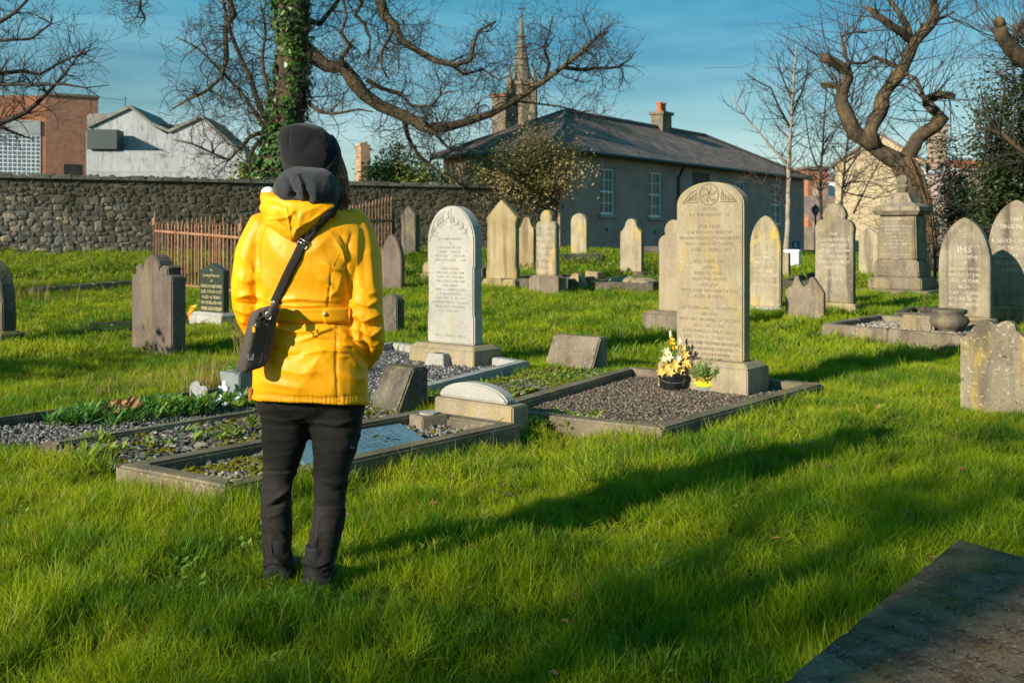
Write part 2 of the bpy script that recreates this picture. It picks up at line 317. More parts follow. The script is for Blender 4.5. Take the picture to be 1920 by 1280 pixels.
# ------------------------------------------------------------------ mesh helpers
class MB:
    def __init__(s): s.v = []; s.f = []; s.tone = []
    def n(s): return len(s.v)
    def add(s, vs, fs):
        k = len(s.v); s.v.extend([tuple(p) for p in vs]); s.f.extend([tuple(i + k for i in f) for f in fs])
    def box(s, x0, x1, y0, y1, z0, z1, M=None):
        vs = [Vector(p) for p in ((x0, y0, z0), (x1, y0, z0), (x1, y1, z0), (x0, y1, z0), (x0, y0, z1), (x1, y0, z1), (x1, y1, z1), (x0, y1, z1))]
        if M is not None: vs = [M @ p for p in vs]
        s.add(vs, [(0, 3, 2, 1), (4, 5, 6, 7), (0, 1, 5, 4), (1, 2, 6, 5), (2, 3, 7, 6), (3, 0, 4, 7)])
    def hexa(s, b, t):                  # bottom and top rings, any size
        n = len(b)
        s.add(list(b) + list(t), [tuple(range(n - 1, -1, -1)), tuple(range(n, 2 * n))] + [(i, (i + 1) % n, n + (i + 1) % n, n + i) for i in range(n)])
    def tube(s, pts, rad, sides=6, caps=True):
        P = [Vector(p) for p in pts]
        if len(P) < 2: return
        if isinstance(rad, (int, float)): rad = [rad] * len(P)
        k = len(s.v); up = None; rings = []
        for i, p in enumerate(P):
            t = (P[min(i + 1, len(P) - 1)] - P[max(i - 1, 0)])
            t = t.normalized() if t.length > 1e-9 else Vector((0, 0, 1))
            if up is None: up = t.orthogonal().normalized()
            else:
                up = up - t * up.dot(t)
                up = up.normalized() if up.length > 1e-6 else t.orthogonal().normalized()
            w = t.cross(up)
            for j in range(sides):
                a = 2 * PI * j / sides
                q = p + (up * math.cos(a) + w * math.sin(a)) * rad[i]
                s.v.append((q.x, q.y, q.z))
        for i in range(len(P) - 1):
            for j in range(sides):
                j2 = (j + 1) % sides
                s.f.append((k + i * sides + j, k + i * sides + j2, k + (i + 1) * sides + j2, k + (i + 1) * sides + j))
        if caps and sides > 2:
            s.f.append(tuple(k + j for j in range(sides - 1, -1, -1)))
            e = k + (len(P) - 1) * sides
            s.f.append(tuple(e + j for j in range(sides)))
    def lathe(s, prof, c=(0, 0, 0), seg=20, sq=None):
        k = len(s.v); c = Vector(c)
        for r, z in prof:
            for j in range(seg):
                a = 2 * PI * j / seg
                s.v.append((c.x + r * math.cos(a), c.y + r * math.sin(a), c.z + z))
        m = len(prof)
        for i in range(m - 1):
            for j in range(seg):
                j2 = (j + 1) % seg
                s.f.append((k + i * seg + j, k + i * seg + j2, k + (i + 1) * seg + j2, k + (i + 1) * seg + j))
        s.f.append(tuple(k + j for j in range(seg - 1, -1, -1)))
        s.f.append(tuple(k + (m - 1) * seg + j for j in range(seg)))
    def ball(s, c, r, seg=8, rings=6, sc=(1, 1, 1)):
        k = len(s.v); c = Vector(c)
        s.v.append((c.x, c.y, c.z - r * sc[2]))
        for i in range(1, rings):
            a = -PI / 2 + PI * i / rings
            for j in range(seg):
                b = 2 * PI * j / seg
                s.v.append((c.x + r * sc[0] * math.cos(a) * math.cos(b), c.y + r * sc[1] * math.cos(a) * math.sin(b), c.z + r * sc[2] * math.sin(a)))
        s.v.append((c.x, c.y, c.z + r * sc[2])); e = len(s.v) - 1
        for j in range(seg):
            j2 = (j + 1) % seg
            s.f.append((k, k + 1 + j2, k + 1 + j)); s.f.append((e, e - seg + j, e - seg + j2))
        for i in range(rings - 2):
            for j in range(seg):
                j2 = (j + 1) % seg
                s.f.append((k + 1 + i * seg + j, k + 1 + i * seg + j2, k + 1 + (i + 1) * seg + j2, k + 1 + (i + 1) * seg + j))
    def leaf(s, c, d, nrm, L, W, tone=0.5, fold=0.12):
        d = Vector(d).normalized(); n = Vector(nrm); n = n - d * n.dot(d)
        n = n.normalized() if n.length > 1e-6 else d.orthogonal().normalized()
        w = d.cross(n); c = Vector(c); k = len(s.v)
        for q in (c, c + d * L * .45 + w * W * .5 + n * W * fold, c + d * L, c + d * L * .45 - w * W * .5 + n * W * fold):
            s.v.append((q.x, q.y, q.z))
        s.f.append((k, k + 1, k + 2)); s.f.append((k, k + 2, k + 3)); s.tone.extend([tone] * 4)
    def mesh(s, name, mat, smooth=False, M=None, uv=False):
        me = bpy.data.meshes.new(name)
        vs = s.v if M is None else [tuple(M @ Vector(p)) for p in s.v]
        me.from_pydata(vs, [], s.f)
        if mat is not None: me.materials.append(mat)
        if smooth: me.polygons.foreach_set('use_smooth', [True] * len(me.polygons))
        if s.tone and len(s.tone) == len(s.v):
            a = me.attributes.new('tone', 'FLOAT', 'POINT'); a.data.foreach_set('value', s.tone)
        me.update()
        return me
    def build(s, name, mat, parent=None, world=True, smooth=False, bevel=0.0, kind=None, label=None):
        M = None
        if parent is not None and world: M = parent.matrix_basis.inverted()
        if parent is not None and parent.parent is not None and world: M = (parent.parent.matrix_basis @ parent.matrix_basis).inverted()
        me = s.mesh(name, mat, smooth, M)
        if bevel: bevel_mesh(me, bevel)
        return link(name, me, parent, kind, label)

def bevel_mesh(me, w, seg=2, ang=0.6):
    bm = bmesh.new(); bm.from_mesh(me)
    bmesh.ops.recalc_face_normals(bm, faces=bm.faces)
    es = [e for e in bm.edges if len(e.link_faces) == 2 and e.calc_face_angle(0) > ang]
    bmesh.ops.bevel(bm, geom=es, offset=w, segments=seg, affect='EDGES', clamp_overlap=True)
    bm.to_mesh(me); bm.free()

def fix_normals(me):
    bm = bmesh.new(); bm.from_mesh(me); bmesh.ops.recalc_face_normals(bm, faces=bm.faces); bm.to_mesh(me); bm.free()

def link(name, data, parent=None, kind=None, label=None):
    o = bpy.data.objects.new(name, data)
    COL.objects.link(o)
    if parent is not None: o.parent = parent
    if kind: o['kind'] = kind
    if label: o['label'] = label
    return o

def tag(o, label, cat, group=None):
    o['label'] = label; o['category'] = cat
    if group: o['group'] = group
    return o

def thing(name, label, cat, loc=(0, 0, 0), rz=0.0, group=None):
    o = bpy.data.objects.new(name, None); o.empty_display_size = 0.2
    o.location = loc; o.rotation_euler = (0, 0, rz)
    COL.objects.link(o)
    o.matrix_basis = Matrix.Translation(Vector(loc)) @ Matrix.Rotation(rz, 4, 'Z')
    return tag(o, label, cat, group)

def box_uv(me, s=1.0):
    uv = me.uv_layers.new(name='UVMap')
    for p in me.polygons:
        n = p.normal
        for li in p.loop_indices:
            c = me.vertices[me.loops[li].vertex_index].co
            if abs(n.z) > 0.7: uv.data[li].uv = (c.x * s, c.y * s)
            else:
                t = Vector((-n.y, n.x, 0)).normalized()
                uv.data[li].uv = (c.dot(t) * s, c.z * s)

# scatter instanced copies of small meshes over points: ONE object (kind stuff)
HIDDEN = {}
def variants(name, meshes):
    c = bpy.data.collections.new(name)
    for k, me in enumerate(meshes):
        o = bpy.data.objects.new('%s_%02d' % (name, k), me); c.objects.link(o)
    HIDDEN[name] = c
    g = bpy.data.node_groups.new('scatter_' + name, 'GeometryNodeTree')
    g.interface.new_socket('Geometry', in_out='INPUT', socket_type='NodeSocketGeometry')
    g.interface.new_socket('Geometry', in_out='OUTPUT', socket_type='NodeSocketGeometry')
    N, L = g.nodes, g.links
    gi, go = N.new('NodeGroupInput'), N.new('NodeGroupOutput')
    ip = N.new('GeometryNodeInstanceOnPoints')
    ci = N.new('GeometryNodeCollectionInfo'); ci.inputs['Collection'].default_value = c
    ci.inputs['Separate Children'].default_value = True; ci.inputs['Reset Children'].default_value = True
    def na(nm, t):
        a = N.new('GeometryNodeInputNamedAttribute'); a.data_type = t; a.inputs['Name'].default_value = nm
        return [o for o in a.outputs if o.name == 'Attribute' and o.enabled][0]
    e2r = N.new('FunctionNodeEulerToRotation')
    L.new(gi.outputs[0], ip.inputs['Points']); L.new(ci.outputs[0], ip.inputs['Instance'])
    ip.inputs['Pick Instance'].default_value = True
    L.new(na('idx', 'INT'), ip.inputs['Instance Index'])
    L.new(na('rot', 'FLOAT_VECTOR'), e2r.inputs[0]); L.new(e2r.outputs[0], ip.inputs['Rotation'])
    L.new(na('scl', 'FLOAT_VECTOR'), ip.inputs['Scale'])
    L.new(ip.outputs[0], go.inputs[0])
    return g, len(meshes)

def scatter(name, P, rot, scl, var, parent=None, idx=None, kind='stuff'):
    g, nv = var
    P = np.asarray(P, float)
    me = bpy.data.meshes.new(name)
    if parent is not None:
        Mi = np.array((parent.matrix_basis).inverted()); P = P @ Mi[:3, :3].T + Mi[:3, 3]
        rz = parent.rotation_euler.z; rot = rot.copy(); rot[:, 2] -= rz
    n = len(P)
    me.vertices.add(n); me.vertices.foreach_set('co', P.astype(np.float32).ravel())
    scl = np.asarray(scl, float)
    if scl.ndim == 1: scl = np.repeat(scl[:, None], 3, 1)
    a = me.attributes.new('rot', 'FLOAT_VECTOR', 'POINT'); a.data.foreach_set('vector', rot.astype(np.float32).ravel())
    a = me.attributes.new('scl', 'FLOAT_VECTOR', 'POINT'); a.data.foreach_set('vector', scl.astype(np.float32).ravel())
    a = me.attributes.new('idx', 'INT', 'POINT')
    a.data.foreach_set('value', (RNG.integers(0, nv, n) if idx is None else np.asarray(idx)).astype(np.int32))
    o = link(name, me, parent, kind)
    md = o.modifiers.new('scatter', 'NODES'); md.node_group = g
    return o

def rock_mesh(seed, flat=0.7, mat=None, name='rock'):
    r = random.Random(seed)
    bm = bmesh.new(); bmesh.ops.create_icosphere(bm, subdivisions=1, radius=0.5)
    for v in bm.verts:
        v.co *= r.uniform(0.72, 1.12); v.co.z *= flat
    me = bpy.data.meshes.new(name); bm.to_mesh(me); bm.free()
    if mat: me.materials.append(mat)
    return me

def chip_mesh(seed, mat):
    r = random.Random(seed); mb = MB()
    n = 5; a0 = r.random() * 6
    ring = [(0.5 * r.uniform(.6, 1.1) * math.cos(a0 + 2 * PI * k / n), 0.5 * r.uniform(.45, .9) * math.sin(a0 + 2 * PI * k / n)) for k in range(n)]
    t = r.uniform(0.08, 0.16)
    mb.hexa([(x, y, -t) for x, y in ring], [(x * .9, y * .9, t + r.uniform(-.05, .05)) for x, y in ring])
    return mb.mesh('chip', mat)

ROCKS = {k: variants(k, [rock_mesh(i, 0.75, MT[k]) for i in range(6)]) for k in ('gravel_brown', 'gravel_grey', 'gravel_white', 'gravel_tan')}
CHIPS = variants('chips', [chip_mesh(i, MT['chips']) for i in range(8)])
MOSSV = variants('moss_lump', [rock_mesh(i + 40, 0.45, MT['moss']) for i in range(4)])

def in_poly(P, poly):
    x, y = P[:, 0], P[:, 1]; c = np.zeros(len(P), bool); n = len(poly)
    for i in range(n):
        x0, y0 = poly[i][0], poly[i][1]; x1, y1 = poly[(i + 1) % n][0], poly[(i + 1) % n][1]
        if y0 == y1: continue
        t = ((y0 > y) != (y1 > y)) & (x < (x1 - x0) * (y - y0) / (y1 - y0) + x0)
        c ^= t
    return c
# ------------------------------------------------------------------ ground sheet
def make_ground():
    xs = np.concatenate([-np.geomspace(700, 16, 26), np.arange(-15, 15.01, 0.2), np.geomspace(16, 700, 26)])
    ys = np.concatenate([-np.geomspace(120, 4, 12), np.arange(-3, 14, 0.2), np.arange(14, 45, 0.6), np.geomspace(46, 1400, 24)])
    X, Y = np.meshgrid(xs, ys)
    Z = gz(X, Y)
    nx, ny = len(xs), len(ys)
    me = bpy.data.meshes.new('ground')
    V = np.stack([X.ravel(), Y.ravel(), Z.ravel()], 1)
    i = np.arange(ny - 1)[:, None] * nx + np.arange(nx - 1)[None, :]
    Fc = np.stack([i, i + 1, i + nx + 1, i + nx], -1).reshape(-1, 4)
    me.from_pydata(V.tolist(), [], Fc.tolist())
    me.polygons.foreach_set('use_smooth', [True] * len(me.polygons))
    m, N, L, B = new_mat('lawn_soil')
    g = vary(N, L, 'World')
    f = noise_tex(N, L, g, 1.1, 8, 0.65)
    col = mix(N, L, ramp(N, L, f, 0.35, 0.68), (0.020, 0.048, 0.006), (0.055, 0.10, 0.010))
    col = mix(N, L, ramp(N, L, noise_tex(N, L, g, 14, 5, 0.7), 0.45, 0.7), col, (0.075, 0.10, 0.014))
    L.new(col, B.inputs['Base Color']); B.inputs['Roughness'].default_value = 1.0; B.inputs['Specular IOR Level'].default_value = 0.1
    bump(N, L, B, noise_tex(N, L, g, 30, 6, 0.8), 1.0, 0.05)
    me.materials.append(m)
    link('ground', me, None, 'structure')
make_ground()

# ------------------------------------------------------------------ rubble boundary wall
WA, WB = Vector((-17.2, 27.5, 0)), Vector((1.66, 36.05, 0))
WE = (WB - WA).normalized(); WN = Vector((WE.y, -WE.x, 0)); WL = (WB - WA).length      # WN faces the lawn
WTOP = 3.10
def rubble_mat():
    m, N, L, B = new_mat('rubble_stone')
    oi = N.new('ShaderNodeObjectInfo'); g = vary(N, L, 'World')
    vo = N.new('ShaderNodeTexVoronoi'); vo.inputs['Scale'].default_value = 2.2; L.new(g, vo.inputs['Vector'])
    sp = N.new('ShaderNodeSeparateColor'); L.new(vo.outputs['Color'], sp.inputs[0])
    ad = N.new('ShaderNodeMath'); ad.operation = 'ADD'; L.new(oi.outputs['Random'], ad.inputs[0]); L.new(sp.outputs[0], ad.inputs[1])
    fr = N.new('ShaderNodeMath'); fr.operation = 'FRACT'; L.new(ad.outputs[0], fr.inputs[0])
    r = N.new('ShaderNodeValToRGB'); e = r.color_ramp.elements
    e[0].position = 0; e[0].color = (0.10, 0.085, 0.068, 1); e[1].position = 1; e[1].color = (0.46, 0.38, 0.27, 1)
    for p, c in ((0.3, (0.16, 0.15, 0.135)), (0.55, (0.25, 0.215, 0.165)), (0.75, (0.21, 0.20, 0.19)), (0.88, (0.36, 0.30, 0.22))):
        k = e.new(p); k.color = c4(c)
    L.new(fr.outputs[0], r.inputs[0])
    col = mix(N, L, 0.6, r.outputs[0], mix(N, L, ramp(N, L, noise_tex(N, L, g, 9, 6, 0.7), 0.3, 0.7), (0.4, 0.4, 0.4), (1, 1, 1)), 'MULTIPLY')
    # moss and grime: heavier towards the house end and near the top, where rain keeps the wall damp
    xx = N.new('ShaderNodeSeparateXYZ'); L.new(g, xx.inputs[0])
    a = N.new('ShaderNodeMath'); a.operation = 'ADD'
    L.new(ramp(N, L, xx.outputs['X'], -15, -6, 0.06, 0.46), a.inputs[0]); L.new(ramp(N, L, xx.outputs['Z'], 1.9, 3.1, 0.0, 0.30), a.inputs[1])
    b = N.new('ShaderNodeMath'); b.operation = 'ADD'; L.new(a.outputs[0], b.inputs[0]); L.new(noise_tex(N, L, g, 0.9, 7, 0.65), b.inputs[1])
    col = mix(N, L, ramp(N, L, b.outputs[0], 0.54, 0.90, 0.0, 0.80), col, (0.040, 0.036, 0.016))
    L.new(col, B.inputs['Base Color']); B.inputs['Roughness'].default_value = 0.95; B.inputs['Specular IOR Level'].default_value = 0.2
    bump(N, L, B, noise_tex(N, L, g, 18, 6, 0.7), 0.6, 0.04)
    return m
MT['rubble'] = rubble_mat()
MT['mortar'] = stone('dark_mossy_mortar', (0.095, 0.082, 0.058), (0.17, 0.145, 0.105), (0.06, 0.06, 0.025), 0.6, (0.02, 0.018, 0.012), scale=1.2, streak=0.3, bmp=1.0)

def wall_pt(s, z, out=0.0):
    p = WA + WE * s + WN * out; return Vector((p.x, p.y, z))

def stone_shape(seed):
    r = random.Random(seed); n = r.choice((6, 7, 8)); mb = MB(); outer = []; inner = []
    for k in range(n):
        a = 2 * PI * (k + r.uniform(-.22, .22)) / n
        ca, sa = math.cos(a), math.sin(a)
        q = 1.0 / max(abs(ca), abs(sa)) ** r.uniform(.6, 1.0)
        rr = 0.5 * q * r.uniform(0.80, 1.04)
        outer.append((ca * rr, 0.0, sa * rr)); inner.append((ca * rr * .78, -1.0 * r.uniform(.75, 1.0), sa * rr * .78))
    base = [(x * 0.97, .4, z * 0.97) for x, y, z in outer]
    k = len(mb.v); mb.v += base + outer + inner + [(r.uniform(-.1, .1), -1.15, r.uniform(-.1, .1))]
    for i in range(n):
        j = (i + 1) % n
        mb.f += [(i, j, n + j, n + i), (n + i, n + j, 2 * n + j, 2 * n + i), (2 * n + i, 2 * n + j, 3 * n)]
    return mb

def make_wall():
    w = thing('boundary_wall', 'long rubble stone boundary wall running behind the graves to the grey house', 'stone wall', (WA.x, WA.y, 0), math.atan2(WE.y, WE.x))
    r = random.Random(5)
    core = MB()
    n = 60
    for k in range(n):                  # rough mortar core with an uneven top
        s0, s1 = WL * k / n, WL * (k + 1) / n
        h0 = WTOP - 0.10 + 0.05 * math.sin(k * 1.7) ; h1 = WTOP - 0.10 + 0.05 * math.sin((k + 1) * 1.7)
        core.hexa([(s0, 0.02, -0.3), (s1, 0.02, -0.3), (s1, 0.5, -0.3), (s0, 0.5, -0.3)], [(s0, 0.02, h0), (s1, 0.02, h1), (s1, 0.5, h1), (s0, 0.5, h0)])
    core.build('core', MT['mortar'], w, world=False)
    shapes = [stone_shape(100 + i) for i in range(24)]
    meshes = [sh.mesh('stone', MT['rubble']) for sh in shapes]
    for m_ in meshes: fix_normals(m_)
    rest = MB(); singles = []
    z = 0.45
    while z < WTOP - 0.12:
        rh = r.uniform(0.09, 0.20); s = -0.1 + r.uniform(0, .2)
        while s < WL:
            big = r.random() < 0.18
            sw = rh * (r.uniform(1.3, 2.2) if big else r.uniform(0.7, 2.0))
            zz = z + rh * .5 + r.uniform(-.05, .05)
            hh = rh * (r.uniform(1.1, 1.5) if big else r.uniform(.7, 1.12))
            p = wall_pt(s + sw * .5, zz)
            px = CX + F * p.x / p.y
            singles.append((px, sw * hh / p.y ** 2, s + sw * .5, zz, sw * 1.06, hh * 1.06, r.randrange(24), r.uniform(-.2, .2), r.uniform(.008, .035)))
            s += sw * 1.04
        z += rh * 0.98
    cand = sorted([q for q in singles if 0 < q[0] < 445], key=lambda q: -q[1])[:295]
    ids = set(id(q) for q in cand)
    for q in singles:
        px, a_, s, zz, sw, hh, k, tw, dep = q
        M_ = Matrix.Translation((s, 0.02, zz)) @ Matrix.Rotation(tw, 4, 'Y') @ Matrix.Diagonal((sw, dep, hh, 1))
        if id(q) in ids:
            o = link('stone', meshes[k], w); o.matrix_basis = M_
        else:
            rest.add([M_ @ Vector(v) for v in shapes[k].v], shapes[k].f)
    me = rest.mesh('small_stones', MT['rubble']); fix_normals(me)
    link('rubble_stones', me, w, 'stuff')
    cop = MB(); s = 0
    while s < WL:
        l = r.uniform(.3, .6); h = r.uniform(.08, .15)
        b = [(s, -.07, WTOP - .14), (s + l - .012, -.07, WTOP - .14), (s + l - .012, .56, WTOP - .14), (s, .56, WTOP - .14)]
        d = r.uniform(-.03, .03)
        t = [(s + .02, -.04 + r.uniform(-.03, .02), WTOP - .14 + h + d), (s + l - .03, -.04 + r.uniform(-.03, .02), WTOP - .14 + h - d), (s + l - .03, .5, WTOP - .12 + h), (s + .02, .5, WTOP - .12 + h)]
        cop.hexa(b, t); s += l
    cop.build('coping', MT['copestone'], w, world=False)
MT['copestone'] = stone('mossy_cope', (0.075, 0.075, 0.062), (0.15, 0.15, 0.125), (0.10, 0.10, 0.03), 0.5, (0.03, 0.03, 0.02), scale=1.5, streak=0.2, spots=0.4)
make_wall()

# ------------------------------------------------------------------ buildings
def wall_open(mb, C, e, n, Ltot, z0, z1, openings, rev=0.14):
    """front skin of a straight wall from C along e, outward normal n, with real openings (u0,u1,w0,w1) and their reveals"""
    us = sorted({0.0, Ltot} | {o[0] for o in openings} | {o[1] for o in openings})
    ws = sorted({z0, z1} | {o[2] for o in openings} | {o[3] for o in openings})
    P = lambda u, z, d=0.0: (C.x + e.x * u - n.x * d, C.y + e.y * u - n.y * d, z)
    for a, b in zip(us, us[1:]):
        for c, d in zip(ws, ws[1:]):
            if any(o[0] <= a and b <= o[1] and o[2] <= c and d <= o[3] for o in openings): continue
            mb.add([P(a, c), P(b, c), P(b, d), P(a, d)], [(0, 1, 2, 3)])
    for a, b, c, d in openings:
        for q in (((a, c), (b, c)), ((b, c), (b, d)), ((b, d), (a, d)), ((a, d), (a, c))):
            (u0, w0), (u1, w1) = q
            mb.add([P(u0, w0), P(u0, w0, rev), P(u1, w1, rev), P(u1, w1)], [(0, 1, 2, 3)])

def fbox(mb, C, e, n, u0, u1, z0, z1, d0, d1):   # box in a facade's own axes; d is depth behind the face
    P = lambda u, z, d: (C.x + e.x * u - n.x * d, C.y + e.y * u - n.y * d, z)
    mb.hexa([P(u0, z0, d0), P(u1, z0, d0), P(u1, z0, d1), P(u0, z0, d1)], [P(u0, z1, d0), P(u1, z1, d0), P(u1, z1, d1), P(u0, z1, d1)])

def sash_window(house, C, e, n, u0, u1, z0, z1, cols=3, rows=4, curtain=True, sill=True):
    fr = MB(); f = 0.06
    for a in ((u0, u0 + f, z0, z1), (u1 - f, u1, z0, z1), (u0 + f, u1 - f, z0, z0 + f * 1.4), (u0 + f, u1 - f, z1 - f, z1)): fbox(fr, C, e, n, *a, 0.06, 0.135)
    zm = (z0 + z1) / 2
    fbox(fr, C, e, n, u0 + f, u1 - f, zm - .03, zm + .03, 0.07, 0.12)
    for k in range(1, cols):
        u = u0 + (u1 - u0) * k / cols; fbox(fr, C, e, n, u - .014, u + .014, z0 + f, z1 - f, 0.083, 0.11)
    for k in range(1, rows):
        if k * 2 == rows: continue
        z = z0 + (z1 - z0) * k / rows; fbox(fr, C, e, n, u0 + f, u1 - f, z - .014, z + .014, 0.080, 0.112)
    w = fr.build('window', MT['white'], house)
    g = MB(); fbox(g, C, e, n, u0 + f * .5, u1 - f * .5, z0 + f * .5, z1 - f * .5, 0.115, 0.121); g.build('pane', MT['glass'], w)
    if curtain:
        c = MB()
        for a, b in ((u0 + f, u0 + (u1 - u0) * .36), (u0 + (u1 - u0) * .66, u1 - f)): fbox(c, C, e, n, a, b, z0 + f, z1 - f, 0.1125, 0.1145)
        c.build('curtain', MT['curtain'], w)
    if sill:
        s = MB(); fbox(s, C, e, n, u0 - .12, u1 + .12, z0 - .12, z0 - .003, -0.09, 0.06); s.build('sill', MT['palekerb'], w)

def slate_mat():
    m, N, L, B = new_mat('roof_slate')
    v = vary(N, L, 'World')
    vo = N.new('ShaderNodeTexVoronoi'); vo.inputs['Scale'].default_value = 3.2; L.new(v, vo.inputs['Vector'])
    sp = N.new('ShaderNodeSeparateColor'); L.new(vo.outputs['Color'], sp.inputs[0])
    col = mix(N, L, sp.outputs[0], (0.17, 0.125, 0.105), (0.28, 0.215, 0.185))
    col = mix(N, L, ramp(N, L, noise_tex(N, L, v, 0.35, 6, 0.6), 0.58, 0.75), col, (0.10, 0.105, 0.035))
    col = mix(N, L, 0.5, col, mix(N, L, ramp(N, L, noise_tex(N, L, v, 6, 5, 0.7), 0.3, 0.7), (0.5, 0.5, 0.5), (1, 1, 1)), 'MULTIPLY')
    L.new(col, B.inputs['Base Color']); B.inputs['Roughness'].default_value = 0.9; B.inputs['Specular IOR Level'].default_value = 0.15
    return m
MT['slate'] = slate_mat()

def slates(mb, quad, rowh=0.22, w=0.32, seed=1):
    """courses of overlapping slates over a planar quad a,b (eaves) c,d (ridge)"""
    a, b, c, d = [Vector(q) for q in quad]
    nrm = (b - a).cross(d - a).normalized()
    if nrm.z < 0: nrm = -nrm
    H = ((d + c) / 2 - (a + b) / 2).length; rows = max(2, int(H / rowh)); r = random.Random(seed)
    for k in range(rows):
        t0, t1 = k / rows, min(1.0, (k + 1.25) / rows)
        l0, r0 = a.lerp(d, t0), b.lerp(c, t0); l1, r1 = a.lerp(d, t1), b.lerp(c, t1)
        m_ = max(1, int((r0 - l0).length / w)); off = (k % 2) * 0.5
        for j in range(m_ + 1):
            u0, u1 = max(0, (j - off) / m_), min(1, (j + 1 - off) / m_ - 0.02)
            if u1 <= u0 + 1e-4: continue
            lift0, lift1 = 0.03 + r.uniform(0, .010), 0.012
            q = [l0.lerp(r0, u0) + nrm * lift0, l0.lerp(r0, u1) + nrm * lift0, l1.lerp(r1, u1) + nrm * lift1, l1.lerp(r1, u0) + nrm * lift1]
            q2 = [l0.lerp(r0, u0) + nrm * (lift0 - .014), l0.lerp(r0, u1) + nrm * (lift0 - .014)]
            mb.add(q + q2, [(0, 1, 2, 3), (0, 4, 5, 1)])

def chimney(parent, c, ex, ey, w, d, z0, z1, mat, pots=2, capmat=None, name='chimney', brick_top=False):
    m = MB(); X, Y = Vector(ex), Vector(ey)
    R = lambda a, b, z: (c[0] + X.x * a + Y.x * b, c[1] + X.y * a + Y.y * b, z)
    def bx(a, b, lo, hi): m.hexa([R(-a, -b, lo), R(a, -b, lo), R(a, b, lo), R(-a, b, lo)], [R(-a, -b, hi), R(a, -b, hi), R(a, b, hi), R(-a, b, hi)])
    bx(w / 2, d / 2, z0, z1 - .14)
    ch = m.build(name, mat, parent)
    m2 = MB(); m = m2
    bx(w / 2 + .08, d / 2 + .08, z1 - .137, z1); cp = m2.build('cap', capmat or MT['concrete'], ch if parent is not None else None)
    for k in range(pots):
        q = MB(); t = (k + .5) / pots - .5
        cc = R(t * w * .8, 0, z1 + .003)
        q.lathe([(.15, 0), (.135, .12), (.125, .36), (.16, .38), (.16, .45), (.12, .45)], cc, 14)
        q.build('chimney_pot', MT['terracotta'], ch, smooth=False)
    return ch

